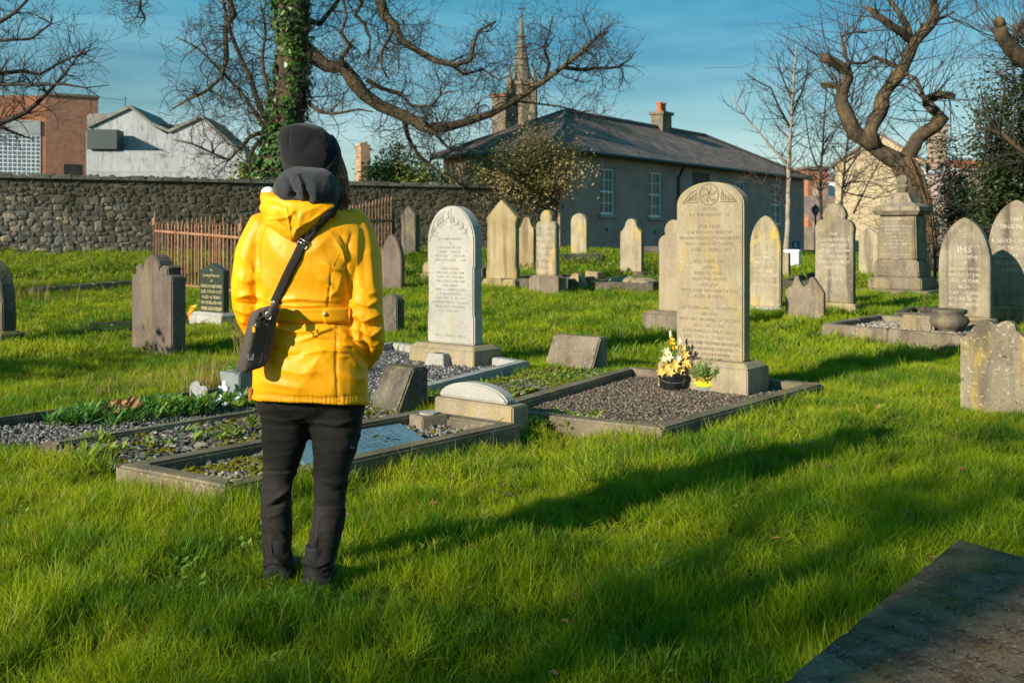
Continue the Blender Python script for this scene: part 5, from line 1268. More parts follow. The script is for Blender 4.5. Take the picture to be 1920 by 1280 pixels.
GRAVES = []
def headstone(label, px0, px1, pyb, ptop, kind, mat, t=.11, rz=TH, plinth=None, inset=None, bev=.012, d=None, tilt=0.0, lines=None, lmat=None, lz=.7, lead=.06, lw=.8, sink=.12, sizes=None, group='old headstones standing in the lawn'):
    """plinth: (extra half width, height, extra depth, material) under the slab; pyb/ptop are the slab's own base and top"""
    c, w, h = place(px0, px1, pyb, ptop, rz, d, plinth[1] if plinth else 0.0)
    t_ = thing('headstone', label, 'headstone', (c.x, c.y, c.z), rz, group)
    ph = 0
    if plinth: ph = plinth[1]
    me = slab_mesh('slab', [(u, z - (sink if z < .02 and not plinth else 0)) for u, z in outline(kind, w, h)], t, MT[mat], bev, inset)
    s = link('slab', me, t_)
    if plinth:
        ew, ph, ed, pm = plinth[:4]
        m = MB(); b0, b1 = -ed, t + ed; x = w / 2 + ew; ch = min(.05, ew * .7)
        m.hexa([(-x, b0, -ph - .1), (x, b0, -ph - .1), (x, b1, -ph - .1), (-x, b1, -ph - .1)], [(-x, b0, -.045), (x, b0, -.045), (x, b1, -.045), (-x, b1, -.045)])
        m.v[4:8] = m.v[4:8]
        k = len(m.v)
        m.hexa([(-x, b0, -.044), (x, b0, -.044), (x, b1, -.044), (-x, b1, -.044)], [(-x + ch, b0 + ch, -.002), (x - ch, b0 + ch, -.002), (x - ch, b1 - ch, -.002), (-x + ch, b1 - ch, -.002)])
        p = m.build('plinth', MT[pm], t_, world=False, bevel=.008)
    if tilt: s.rotation_euler = (0, tilt, 0)
    if lines: text_mesh(s, lines, w * lw, h * lz, lead, MT[lmat], sizes=sizes, y=-.0022 if not inset else -.0022 + inset[1])
    GRAVES.append((c, w, t, rz))
    return t_, s, w, h, c

def carve(parent, polylines, mat, r=.0045, name='carving'):
    m = MB()
    for pl in polylines: m.tube([(u, -.001, z) for u, z in pl], r, 5)
    return m.build(name, MT[mat], parent, world=False, smooth=True)

def spray(u0, z0, ang, L, sgn, n=6):
    out = []; stem = []
    for i in range(9):
        t = i / 8; a = ang + sgn * t * .9; stem.append((u0 + math.cos(ang + sgn * t * .45) * L * t, z0 + math.sin(ang + sgn * t * .45) * L * t))
    out.append(stem)
    for i in range(1, n + 1):
        p = stem[min(8, i * 8 // n)]
        for s in (-1, 1):
            a = ang + sgn * .5 + s * .8; l = L * .22
            out.append([p, (p[0] + math.cos(a) * l * .5 - math.sin(a) * l * .15 * s, p[1] + math.sin(a) * l * .5 + math.cos(a) * l * .15 * s), (p[0] + math.cos(a) * l, p[1] + math.sin(a) * l), (p[0] + math.cos(a) * l * .5 + math.sin(a) * l * .12 * s, p[1] + math.sin(a) * l * .5 - math.cos(a) * l * .12 * s), p])
    return out

# grave plots: kerbs round a bed
PLOTS = []
def plot(label, corners, kh, kw, mat, sides=(1, 1, 1, 1), zb=0.0, bed=.05, bedmat='soil', group='kerbed grave plots', split=1):
    """corners (x,y) outer, in order front left, front right, back right, back left; a kerb on every side that stands"""
    C = [Vector((c[0], c[1], 0)) for c in corners]; ctr = sum(C, Vector()) / 4
    t = thing('grave_plot', label, 'grave plot', (ctr.x, ctr.y, zb), 0, group)
    n = len(C); inner = []
    for i in range(n):
        p, a, b = C[i], (C[i - 1] - C[i]).normalized(), (C[(i + 1) % n] - C[i]).normalized()
        s = max(.3, (a.cross(b)).length); inner.append(p + (a + b) * (kw / s))
    for i in range(n):
        if not sides[i]: continue
        j = (i + 1) % n
        for q in range(split):
            f0, f1 = q / split, (q + 1) / split
            g = (C[j] - C[i]).normalized() * .003
            o0, o1, i0, i1 = C[i].lerp(C[j], f0) + g, C[i].lerp(C[j], f1) - g, inner[i].lerp(inner[j], f0) + g, inner[i].lerp(inner[j], f1) - g
            m = MB(); dz = random.uniform(-.008, .008)
            R = lambda p, z: (p.x, p.y, zb + z)
            m.hexa([R(o0, -.12), R(o1, -.12), R(i1, -.12), R(i0, -.12)], [R(o0, kh), R(o1, kh + dz), R(i1, kh + dz), R(i0, kh)])
            m.build('kerb', MT[mat], t, bevel=.014)
    if bed is not None:
        m = MB(); N = 14; k = 0
        for a in range(N + 1):
            for b in range(N + 1):
                u, v = a / N, b / N
                p = (inner[0] * (1 - u) + inner[1] * u) * (1 - v) + (inner[3] * (1 - u) + inner[2] * u) * v
                e = min(u, 1 - u, v, 1 - v); m.v.append((p.x, p.y, zb + bed + (random.uniform(-.012, .012) + .02 if e > .02 else -.01)))
        for a in range(N):
            for b in range(N):
                i = a * (N + 1) + b; m.f.append((i, i + N + 1, i + N + 2, i + 1))
        m.build('bed', MT[bedmat], t, smooth=True)
    PLOTS.append([(c.x, c.y) for c in C])
    return t, [(q.x, q.y) for q in inner]

def fill(parent, poly, n, var, size, z, name='gravel', zvar=.02, tilt=.6, dens=None):
    P = np.array(poly); lo, hi = P.min(0), P.max(0)
    q = np.stack([RNG.uniform(lo[0], hi[0], n * 3), RNG.uniform(lo[1], hi[1], n * 3)], 1)
    q = q[in_poly(q, poly)]
    if dens is not None: q = q[RNG.random(len(q)) < dens(q)]
    q = q[:n]; k = len(q)
    z_ = z + RNG.uniform(-.2, 1, k) * zvar
    rot = np.stack([RNG.uniform(-tilt, tilt, k), RNG.uniform(-tilt, tilt, k), RNG.uniform(0, 6.28, k)], 1)
    s = RNG.uniform(size[0], size[1], k) * np.where(RNG.random(k) < .08, 1.5, 1)
    return scatter(name, np.column_stack([q, z_]), rot, s, var, parent)

def blotch(seed, f=2.4, th=.1):
    r = np.random.default_rng(seed); ph = r.uniform(0, 6, 6)
    return lambda q: (np.sin(q[:, 0] * f * 2.3 + ph[0] + np.sin(q[:, 1] * f + ph[1])) * np.sin(q[:, 1] * f * 2.1 + ph[2] + np.sin(q[:, 0] * f * 1.4 + ph[3])) > th).astype(float) * .9 + .04

def rosette(mb, c, rr, n=9, L=(.06, .12), wid=.28, lift=.6):
    for k in range(n):
        a = rr.uniform(0, 2 * PI); o = Vector((math.cos(a), math.sin(a), 0))
        l = rr.uniform(*L); mb.leaf(Vector(c) + Vector((rr.gauss(0, .015), rr.gauss(0, .015), rr.uniform(0, .03))), o + Vector((0, 0, rr.uniform(.1, lift * 1.6))), Vector((0, 0, 1)) - o * .2, l, l * wid, rr.random(), .08)

def make_plots():
    rr = random.Random(5)
    xy = lambda px, py, z=.12: (lambda v: (v.x, v.y))(level(px, py, z))
    # the tall tan stone's plot
    c = [(-.27, 6.98), xy(1245, 802), xy(1546, 718), (1.04, 9.2)]
    t, i = plot('kerbed plot of brown gravel in front of the tall tan headstone', c, .12, .13, 'concrete', bed=.03, split=1)
    fill(t, i, 23000, ROCKS['gravel_brown'], (.010, .021), .045)
    # the white stone's plot
    b0 = Vector((0.17, 9.5)); a0 = Vector((-.78, 7.66)); fl = Vector((-2.55, 8.95)); bl = Vector((-1.33, 11.3))
    t, i = plot('pale kerbed plot of dark grey gravel round the white headstone', [tuple(fl), tuple(a0 + (a0 - b0) * .25), tuple(b0), tuple(bl)], .13, .12, 'palekerb', bed=.03)
    fill(t, i, 13000, ROCKS['gravel_grey'], (.016, .03), .045)
    # mossy plot between the two
    t, i = plot('weedy mossy plot between the white stone\'s kerb and the tall stone\'s kerb', [(-.80, 7.55), (-.33, 7.08), (1.0, 9.15), (.30, 9.45)], .08, .06, 'concrete', sides=(0, 0, 1, 0), bed=.05)
    fill(t, i, 2600, CHIPS, (.02, .045), .07); fill(t, i, 2600, MOSSV, (.025, .065), .07, 'moss', dens=blotch(3, 2.2, -.35))
    w = MB()
    for k in range(210):
        u, v = rr.random(), rr.random() ** .8; p = Vector((-.8, 7.6, .07)).lerp(Vector((.35, 9.35, .07)), v).lerp(Vector((-.33, 7.1, .07)).lerp(Vector((.95, 9.05, .07)), v), u)
        rosette(w, p, rr, 6, (.03, .07), .35)
    w.build('weeds', MT['weed'], t, kind='stuff')
    # front plot: moss and the slate plaque
    t, i = plot('front kerbed plot with yellow moss beside the person\'s legs', [(-2.05, 5.22), (-1.33, 4.74), (.06, 6.36), (-.60, 6.92)], .125, .115, 'concrete', bed=.03)
    fill(t, i, 5200, ROCKS['gravel_tan'], (.012, .032), .045); fill(t, i, 1300, CHIPS, (.02, .06), .05)
    fill(t, i, 2600, MOSSV, (.02, .06), .05, 'moss', dens=lambda q: np.where(q[:, 1] < 5.75, blotch(8, 3.0, -.25)(q), .03))
    # slate chip plot
    t, i = plot('kerbed plot filled with loose slate chips and patches of moss', [(-2.72, 5.80), (-2.07, 5.26), (-.62, 6.95), (-1.32, 7.5)], .115, .085, 'concrete', sides=(0, 0, 0, 1), bed=.02)
    fill(t, i, 4600, CHIPS, (.025, .065), .055, 'slate_chips', .04, .5); fill(t, i, 2000, CHIPS, (.02, .045), .05, 'small_chips', .03)
    fill(t, i, 1500, MOSSV, (.02, .055), .075, 'moss', dens=blotch(5, 2.8, .1))
    w = MB()
    for k in range(26):
        p = Vector((-2.3, 5.75, .08)).lerp(Vector((-1.0, 6.9, .08)), rr.random()) + Vector((rr.uniform(-.2, .2), rr.uniform(-.2, .2), 0)); rosette(w, p, rr, 10, (.04, .09), .35)
    for k in range(8): rosette(w, Vector((-2.35 + rr.uniform(-.1, .15), 5.62 + rr.uniform(-.1, .1), .06)), rr, 10, (.06, .12), .3)
    w.build('weeds', MT['weed'], t, kind='stuff')
    # planted plot at the left
    t, i = plot('planted plot of pale gravel with green leaves and a heart plaque', [(-3.55, 6.42), (-2.78, 5.86), (-1.37, 7.6), (-2.10, 8.2)], .115, .07, 'dark', sides=(0, 0, 1, 1), bed=.02)
    fill(t, i, 7000, ROCKS['gravel_white'], (.014, .028), .045)
    w = MB()
    for (px, py, n, sp) in ((175, 790, 42, .13), (230, 785, 30, .12), (310, 772, 44, .12), (350, 775, 30, .12), (285, 780, 14, .1), (395, 768, 18, .1), (430, 762, 30, .09), (462, 760, 22, .08), (140, 795, 14, .08)):
        g = level(px, py, .05)
        for k in range(n): rosette(w, (g.x + rr.gauss(0, sp), g.y - .04 + rr.gauss(0, sp), .05 + rr.uniform(0, .04)), rr, 9, (.06, .12), .24, .8)
    w.build('leafy_plants', MT['plantleaf'], t, kind='stuff')
    w = MB()
    for (px, py) in ((325, 765), (395, 760), (455, 768)):
        g = level(px, py, .12)
        for k in range(16): rosette(w, (g.x + rr.gauss(0, .07), g.y + rr.gauss(0, .07), .12 + rr.uniform(0, .05)), rr, 5, (.03, .06), .5)
    w.build('lime_leaves', MT['weed'], t, kind='stuff')
    w = MB()
    for k in range(46):
        g = level(rr.uniform(200, 255), rr.uniform(770, 784), .08); d = Vector((rr.gauss(0, 1), rr.gauss(0, 1), rr.uniform(.1, 1.2)))
        l = rr.uniform(.05, .11); w.leaf((g.x, g.y, .08 + rr.uniform(0, .06)), d, Vector((rr.gauss(0, 1), rr.gauss(0, 1), .5)), l, l * .45, rr.random(), .35)
    w.build('dead_leaves', MT['dryleaf'], t, kind='stuff')
    # long distant kerbs on the left lawn
    a, b, c_, d_ = ground(122, 612), ground(205, 628), ground(470, 600), ground(425, 588)
    t, i = plot('low kerbed plot of gravel behind the scroll topped stone on the left lawn', [(a.x, a.y), (b.x, b.y), (c_.x, c_.y), (d_.x, d_.y)], .12, .10, 'dark', bed=.04)
    fill(t, i, 1600, ROCKS['gravel_grey'], (.03, .06), .055)
    a, b = ground(62, 556), ground(248, 541); dr = (b - a).normalized(); nn = Vector((-dr.y, dr.x, 0))
    t = thing('kerb_edging', 'long low mossy kerb lying in the grass below the rubble wall', 'kerb', (a.x, a.y, a.z))
    k = 5
    for j in range(k):
        p, q = a.lerp(b, j / k), a.lerp(b, (j + .985) / k); m = MB()
        m.hexa([p + Vector((0, 0, -.2)), q + Vector((0, 0, -.2)), q + nn * .25 + Vector((0, 0, -.2)), p + nn * .25 + Vector((0, 0, -.2))], [p + Vector((0, 0, .14)), q + Vector((0, 0, .14)), q + nn * .25 + Vector((0, 0, .15)), p + nn * .25 + Vector((0, 0, .15))]); m.build('kerb', MT['concrete'], t, bevel=.02)
    # plot of the gothic stone at the right
    f0, f1 = ground(1540, 632), ground(1805, 662)
    A2 = A * 1.9
    t, i = plot('low kerbed plot of pale gravel in front of the gothic arched headstone', [(f0.x, f0.y), (f1.x, f1.y), (f1.x + A2.x, f1.y + A2.y), (f0.x + A2.x, f0.y + A2.y)], .17, .13, 'grey', zb=f0.z, bed=.07, split=2)
    fill(t, i, 3800, ROCKS['gravel_tan'], (.02, .045), f0.z + .09)
    # dark kerbs round the far graves in the middle
    for lab, q, kh in (('dark kerb round the far graves left of the twin sandstones', ((858, 520), (905, 528), (935, 505), (875, 500)), .16), ('broken kerbed plot in front of the pointed and inscribed sandstones', ((938, 541), (1070, 548), (1130, 530), (1010, 520)), .16), ('dark kerbed plot round the mossy sandstone with the rubble', ((1110, 548), (1225, 552), (1245, 530), (1140, 525)), .14), ('low dark kerb before the grey house wall', ((1050, 494), (1130, 494), (1128, 486), (1055, 486)), .2), ('low kerb between the tall tan stone and the twin peaked stone', ((1462, 545), (1560, 548), (1590, 520), (1500, 520)), .16), ('kerbed plot of weeds behind the gothic stone\'s plot', ((1672, 604), (1755, 612), (1770, 590), (1700, 588)), .14)):
        w = [ground(*s) for s in q]; t, i = plot(lab, [(v.x, v.y) for v in w], kh, .14, 'dark', zb=float(np.mean([v.z for v in w])), bed=.05)
        if '1110' in str(q) or '938' in str(q): fill(t, i, 240, ROCKS['gravel_grey'], (.1, .22), w[0].z + .08, 'rubble', .05)

def make_headstones():
    # main white stone
    t, s, w, h, c = headstone('white marble headstone with a rounded top and faint grey lettering', 801, 889, 640, 386, 'white', 'marble', .13, plinth=(.12, .24, .14, 'tan'),
        lines=['IN LOVING MEMORY', 'OF', 'OUR DEAR MOTHER', 'ANNIE      PARKER', 'WHO DIED        JUNE 1945', 'AND OUR FATHER      1948', '', 'HARRY PARKER', 'WHO DIED 12 SEPT 1948', 'THEIR SON  CHRISTIAN', 'WHO DIED 17 APRIL 1949', 'AND  HENRY', 'WHO  D. 24 MARCH 1958', 'THEIR DAUGHTER', 'WHO  DIED  20  FEB  1969', 'GRANDMOTHER OF THE ABOVE', 'DEAR  SISTER  CATHERINE', 'D.   24TH  MAY'], lmat='engrave_pale', lz=.775, lead=.0415, lw=.80)
    text_mesh(s, ['PEACE   PERFECT   PEACE'], w * .72, h * .075, .045, MT['engrave_pale'])
    zc = h * .80
    lines = spray(-w * .42, h * .76, 1.15, w * .50, -1) + spray(w * .40, h * .76, PI - 1.15, w * .42, 1, 4) + [[(-w * .44 + w * .44 * (1 - math.cos(x)), h * .74 + (h * .225) * math.sin(x)) for x in [i * .1 for i in range(14)]], [(w * .03, h * .985), (w * .03, h * .93), (w * .01, h * .885)]]
    carve(s, lines, 'engrave_pale', .0032)
    
    # main tall tan stone
    t, s, w, h, c2 = headstone('tall tan round topped headstone above two pots of flowers', 1268, 1394, 668, 341, 'flatround', 'tan', .12, plinth=(.10, .275, .13, 'tan'),
        lines=['SACRED', 'TO THE MEMORY OF', '', 'JANE GRAY', 'THE BELOVED WIFE OF', 'WM JOHN WILLIAMS OF DONNYBROOK', 'WHO DIED 8 SEPTEMBER', 'AGED 63 YEARS OF', '', 'AND THEIR SON', 'JOHN', 'AGED 20 YEARS', 'ALSO THE ABOVE', 'WILLIAM', 'WHO DIED 3RD MARCH 1921', 'AGED 78 YEARS', '', 'ALSO WILLIAM  J. MCINTYRE', 'HIS SON', 'WHO WAS DROWNED 21 JULY 1917', 'ALSO HIS SISTER', 'KATE ISABELLA WILKS ALSO', 'DIED 12TH OCTOBER 1932', 'ALSO  THEIR  YOUNGEST  SON', 'ALFRED HENRY (JOURNALIST)', 'WHO DIED 25TH NOVEMBER 1937', 'BURIED IN ST ANDREWS BALDOYLE'], lmat='engrave', lz=.865, lead=.0475, lw=.90)
    text_mesh(s, ['BLESSED ARE THE PURE IN HEART', 'FOR THEY SHALL SEE GOD', 'UNTIL THE DAY BREAK'], w * .86, h * .105, .043, MT['engrave'])
    zr = h * .945
    circ = [[(math.cos(a) * w * .14, h * .93 + math.sin(a) * w * .14) for a in [i * 2 * PI / 22 for i in range(23)]]]
    for sg in (-1, 1):
        tri = [(sg * w * .40, h * .885), (sg * w * .17, h * .885), (sg * w * .20, h * .955), (sg * w * .27, h * .94), (sg * w * .40, h * .885)]
        circ.append(tri); circ += [[(sg * w * (.2 + .05 * k), h * .893), (sg * w * (.21 + .03 * k), h * (.915 - .004 * k)), (sg * w * (.205 + .02 * k), h * (.938 - .006 * k))] for k in range(4)]
    for k in range(6):
        a = k * PI / 3; circ.append([(0, h * .93), (math.cos(a) * w * .07, h * .93 + math.sin(a) * w * .10), (math.cos(a + .4) * w * .11, h * .93 + math.sin(a + .4) * w * .11)])
    carve(s, circ, 'engrave', .0042)
    H = headstone
    H('tan stone half hidden behind the left side of the tall tan headstone', 1234, 1290, 582, 412, 'trefoil', 'tan', .12, plinth=(.16, .28, .12, 'grey'))
    H('gold stained headstone directly right of the tall tan one', 1406, 1463, 574, 405, 'gothic', 'gold', .10, plinth=(.02, .06, .02, 'palekerb'), lines=['IN', 'LOVING MEMORY OF', 'SARAH ANNE', '', 'WHO DIED', 'AGED 24 YEARS', '', 'THY WILL BE DONE'], lmat='whiteletter', lz=.62, lead=.07)
    H('small grey twin peaked stone in the grass', 1472, 1544, 602, 515, 'twinpeak', 'grey', .09)
    H('pale trefoil topped stone with faded white lettering', 1527, 1600, 566, 381, 'trefoil', 'streaky', .13, plinth=(.05, .13, .05, 'sand'), lines=['THE', 'IN LOVING MEMORY OF', 'WILLIAM ROE', 'OF THIS PARISH', 'WHO DIED 4TH MAY', 'AND OF HIS WIFE', 'MARY ROE', '', 'AT REST'], lmat='whiteletter', lz=.72, lead=.085)
    H('mossy pointed stone in the gap before the ball topped monument', 1610, 1646, 520, 426, 'lowpoint', 'gold', .12)
    H('grey gothic arched headstone with a recessed panel and moulded rim', 1760, 1856, 592, 409, 'gothic', 'streaky', .15, plinth=(.06, .2, .05, 'sand'), inset=(.05, .02, .06), lines=['IHS', 'IN LOVING MEMORY', 'OF', 'JAMES AND MARTHA', 'WHO DIED 1ST JUNE', 'AGED 44 YEARS', 'ALSO', 'THEIR CHILDREN', 'ANNIE AND THOMAS', 'ALSO OF HER SISTER', '', 'ERECTED BY HER SON', 'IN FOND REMEMBRANCE'], lmat='whiteletter', lz=.70, lead=.078, lw=.62, sizes=[1.6] + [.8] * 12)
    H('big broad arched stone at the frame\'s edge behind the gothic one', 1852, 1960, 572, 376, 'gothic', 'streaky', .16, plinth=(.10, .26, .06, 'sand'), lines=['1887', 'LOVING MEMORY', 'OF', 'ROBERT CAMERON', 'OF THIS CITY', 'AGED 60 YEARS', 'ALSO HIS WIFE', 'HANNAH'], lmat='whiteletter', lz=.86, lead=.10, lw=.85)
    H('lichen spotted double humped stone nearest the right edge', 1800, 1930, 764, 600, 'twinbump', 'lich', .10)
    H('sandy pointed headstone with a stepped shaft', 911, 968, 522, 374, 'gable', 'sand', .13, plinth=(.03, .16, .08, 'sand'))
    H('small shouldered stone between the pointed and the inscribed sandstones', 973, 1000, 492, 407, 'shoulder', 'sand', .09, plinth=(.03, .2, .04, 'sand'))
    H('inscribed sandstone with a crowned head and pale lettering', 1004, 1042, 516, 394, 'trefoil', 'gold', .13, plinth=(.10, .33, .06, 'grey'), lines=['SACRED', 'TO THE MEMORY OF', 'MARGARET WIFE OF', 'THOMAS WATSON', 'WHO DIED 1891', 'ALSO THEIR SON', 'DAVID', 'AGED 3 YEARS', 'ALSO THE ABOVE', 'THOMAS'], lmat='whiteletter', lz=.82, lead=.115, lw=.86)
    H('gold topped round stone close to the grey house wall', 1070, 1099, 482, 400, 'round', 'gold', .13)
    H('shouldered sandstone behind a heap of rubble before the second house window', 1163, 1202, 508, 410, 'shoulder', 'gold', .12, plinth=(.10, .14, .08, 'dark'))
    H('mauve pointed arch stone just right of the yellow sleeve', 714, 752, 542, 440, 'gothic', 'mauve', .10)
    H('tall dark pointed stone standing close against the rubble wall', 752, 778, 481, 385, 'point', 'dark', .20)
    H('small squat grey stone by the yellow sleeve\'s elbow', 716, 744, 628, 552, 'flatround', 'dark', .14)
    H('weathered grey scroll topped stone on the left lawn', 247, 322, 662, 478, 'scroll', 'mauve', .17)
    H('dark weathered stone cut off by the left edge of the frame', -40, 5, 615, 492, 'gothic', 'dark', .16, plinth=(.08, .16, .06, 'dark'))
    H('small rounded footstone in front of the rubble', 1058, 1099, 543, 512, 'gothic', 'sand', .12, bev=.03)
    H('tilted broken block beside the small rounded footstone', 1095, 1118, 532, 509, 'box', 'sand', .22, tilt=.12, group='broken stones lying in the grass')
    H('pinkish stump of a stone peeping out left of the white headstone', 792, 806, 512, 489, 'point', 'sand', .2, plinth=(.06, .12, .05, 'sand'))
    H('small old stone by the white cabinet', 1463, 1478, 522, 474, 'box', 'gold', .14)
    # black stone with gilt lettering and its pale base
    t, s, w, h, c = H('dark polished stone with gilt lettering in front of the railing', 374, 419, 583, 494, 'lowpoint', 'black_granite', .09, plinth=(.10, .17, .10, 'palekerb'), bev=.004,
        lines=['In', 'Loving Memory', 'of', 'FREDERICK ROBERT BYRNE', 'DIED 15TH AUGUST', 'AGED 62 YEARS', 'AND HIS BELOVED WIFE', 'MARY JANE BYRNE', 'DIED APRIL 1975'], lmat='lead', lz=.93, lead=.075, lw=.86)
    text_mesh(s, ['THERE WAS TO LAST'], w * .8, h * .10, .06, MT['lead'])
    # monument with a ball on top
    g = ground(1602, 588); d = 19.6
    c = at(1692, 545, d); z0 = EYE - (600 - HY) / F * d
    t = thing('monument', 'stepped stone monument with a moulded cap and a ball on top', 'monument', (c.x, c.y, 0), TH)
    q = d / F; Z = lambda py: EYE - (py - HY) * q
    def sq(m, w0, za, zb_, w1=None, dp=.9):
        w1 = w1 or w0; w0 *= .87; w1 *= .87; m.hexa([(-w0, -w0 * dp, za), (w0, -w0 * dp, za), (w0, w0 * dp, za), (-w0, w0 * dp, za)], [(-w1, -w1 * dp, zb_), (w1, -w1 * dp, zb_), (w1, w1 * dp, zb_), (-w1, w1 * dp, zb_)])
    k = .44
    for nm, parts in (('lower_step', [(1.02, -.2, Z(566))]), ('upper_step', [(.80, Z(566) + .003, Z(542))]), ('base', [(.58, Z(542) + .003, Z(519))]), ('pedestal', [(.50, Z(519) + .003, Z(487), .47)]), ('shaft', [(.43, Z(487) + .003, Z(404), .40)])):
        m = MB()
        for p in parts: sq(m, *p)
        m.build(nm, MT['grey'], t, world=False, bevel=.025)
    m = MB(); sq(m, .46, Z(404) + .003, Z(396), .52); m.build('cornice', MT['grey'], t, world=False)
    m = MB(); sq(m, .52, Z(396) + .002, Z(388), .50); sq(m, .46, Z(388) + .002, Z(380), .28); sq(m, .28, Z(380) + .001, Z(362), .16); m.build('cap', MT['streaky'], t, world=False)
    m = MB(); m.lathe([(.10, Z(362)), (.09, Z(352)), (.13, Z(350)), (.09, Z(346))], (0, 0, 0), 14); m.ball((0, 0, Z(339)), .115, 14, 9); m.build('ball_finial', MT['streaky'], t, world=False, smooth=True)
    s = bpy.data.objects.get('shaft')
    tm = text_mesh(t, ['IN LOVING MEMORY', 'OF', 'THOMAS EMERY NEVILLE', 'WHO DIED 1902', 'AGED 71 YEARS', 'AND OF', 'ELIZABETH', 'HIS BELOVED WIFE', 'DIED 1911', '', 'ALSO THEIR DAUGHTER', 'JANE'], .58, Z(408), .068, MT['whiteletter'], y=-.352)
    # wedge markers
    def wedge(label, px0, px1, pyb, ptop, mat, dep, lean):
        c, w, h = place(px0, px1, pyb, ptop); t = thing('sloped_marker', label, 'grave marker', (c.x, c.y, c.z), TH, 'sloped desk shaped grave markers')
        m = MB(); a = w / 2; lip = .05
        m.hexa([(-a, 0, -.1), (a, 0, -.1), (a, dep, -.1), (-a, dep, -.1)], [(-a, 0, lip), (a, 0, lip), (a, dep, lip), (-a, dep, lip)])
        m.build('foot', MT[mat], t, world=False, bevel=.01)
        m = MB(); m.hexa([(-a + .004, .015, lip + .002), (a - .004, .015, lip + .002), (a - .004, dep - .015, lip + .002), (-a + .004, dep - .015, lip + .002)], [(-a + .004, lean, h), (a - .004, lean, h), (a - .004, dep - .015, h), (-a + .004, dep - .015, h)])
        m.build('sloped_face', MT[mat], t, world=False, bevel=.012)
    wedge('desk shaped sloped stone marker at the end of the weedy plot', 1018, 1108, 695, 632, 'grey', .30, .16)
    wedge('dark sloped stone marker right of the yellow jacket\'s hem', 688, 743, 779, 692, 'dark', .34, .17)
    # broken semicircular marker
    c, w, h = place(814, 961, 797, 753); hz = h
    t = thing('semicircular_marker', 'cracked semicircular stone marker lying at the head of the front plot', 'grave marker', (c.x, c.y, c.z), TH)
    pr = [(-w / 2, -.08), (w / 2, -.08), (w / 2, hz), (-w / 2, hz)]
    link('base', slab_mesh('base', pr, .17, MT['tan'], .01), t)
    R = arc(-.03, hz + .003, w * .44, .115, 0, PI, 16); me = slab_mesh('half_disc', R, .10, MT['marble'], .012); o = link('half_disc', me, t); o.location = (0, .03, 0)
    carve(t, [[(-w * .2 + .6 * w * i / 10, .012 + .11 * (i / 10) ** 2.2) for i in range(11)]], 'engrave', .0035, 'crack')
    # small stone vase blocks
    c, w, h = place(762, 796, 818, 794); t = thing('stone_vase', 'small square stone flower vase beside the slate plaque', 'vase', (c.x, c.y, c.z), TH - .25)
    m = MB(); a = .085; m.hexa([(-a, 0, 0), (a, 0, 0), (a, .20, 0), (-a, .20, 0)], [(-a, 0, .145), (a, 0, .145), (a, .2, .145), (-a, .2, .145)]); m.build('block', MT['concrete'], t, world=False, bevel=.008)
    m = MB(); m.lathe([(.06, .146), (.062, .158), (.04, .158)], (0, .1, 0), 14); m.build('rim', MT['palekerb'], t, world=False)
    c = level(812, 687, .05); t = thing('stone_vase', 'small white marble flower vase at the foot of the white headstone', 'vase', (c.x, c.y, .03), TH + .1)
    m = MB(); a = .125; m.hexa([(-a, 0, 0), (a, 0, 0), (a, .2, 0), (-a, .2, 0)], [(-a * .72, .04, .14), (a * .72, .04, .14), (a * .72, .16, .14), (-a * .72, .16, .14)]); m.build('block', MT['marble'], t, world=False, bevel=.006)
    m = MB(); m.lathe([(.045, .141), (.045, .1425), (.02, .1425)], (0, .1, 0), 14); m.build('hole', MT['soil'], t, world=False)
    # slate plaque leaning in the front plot
    P4 = [level(575, 868, .10), level(640, 857, .10), level(808, 828, .12), level(655, 803, .20)]
    a, b = Vector((-1.02, 5.62, .11)), Vector((-.16, 6.17, .13)); 
    t = thing('slate_plaque', 'blue grey slate plaque lying in the front plot behind the person\'s legs', 'plaque', (a.x, a.y, .0))
    fr = level(640, 862, .09); fl = level(572, 869, .09); br = level(808, 828, .12)
    bk = level(655, 806, .16)
    ex = (br - fl); ey = (bk - fl) - ex * ((bk - fl).dot(ex) / ex.dot(ex))
    n = ex.cross(ey).normalized() * .022
    q = [fl, br, br + ey * .95, fl + ey * .95]
    m = MB(); m.hexa([p - n for p in q], q); m.build('slab', MT['slateplaque'], t, bevel=.003)
    m = MB()
    for k in range(9):
        for j in range(14):
            if random.random() < .18: continue
            p = fl + ex * (.18 + .05 * j) + ey * (.86 - .085 * k) + n * .06; m.hexa([p, p + ex * .034, p + ex * .034 + ey * .018, p + ey * .018], [v + n * .03 for v in (p, p + ex * .034, p + ex * .034 + ey * .018, p + ey * .018)])
    m.build('lettering', plain('slate_letters', (0.075, 0.115, 0.135), .6, bmp=0), t, kind='stuff')
    lf = MB()
    for k in range(5): p = fl + ex * (.62 + .02 * k) + ey * .34 + n * 1.2; lf.leaf(p, Vector((random.gauss(0, 1), random.gauss(0, 1), .2)), Vector((0, 0, 1)), .06, .03, .3)
    o = lf.build('fallen_leaf', MT['oliveleaf'], None); tag(o, 'small olive leaf lying on the slate plaque', 'leaf')
    # ledger at the lower right
    z = .30; c0, c1, c2 = level(1798, 1008, z), level(1462, 1280, z), level(1920, 1042, z)
    ax = (c0 - c1).normalized(); bx = (c2 - c0).normalized()
    q = [c0 - ax * 2.3, c0 - ax * 2.3 + bx * 1.15, c0 + bx * 1.15, c0]
    t = thing('ledger_slab', 'dark weathered ledger slab lying flat in the near corner of the lawn', 'ledger stone', (q[0].x, q[0].y, 0))
    m = MB(); NU, NV = 26, 46; r_ = random.Random(9)       # worn top with chipped, wandering edges
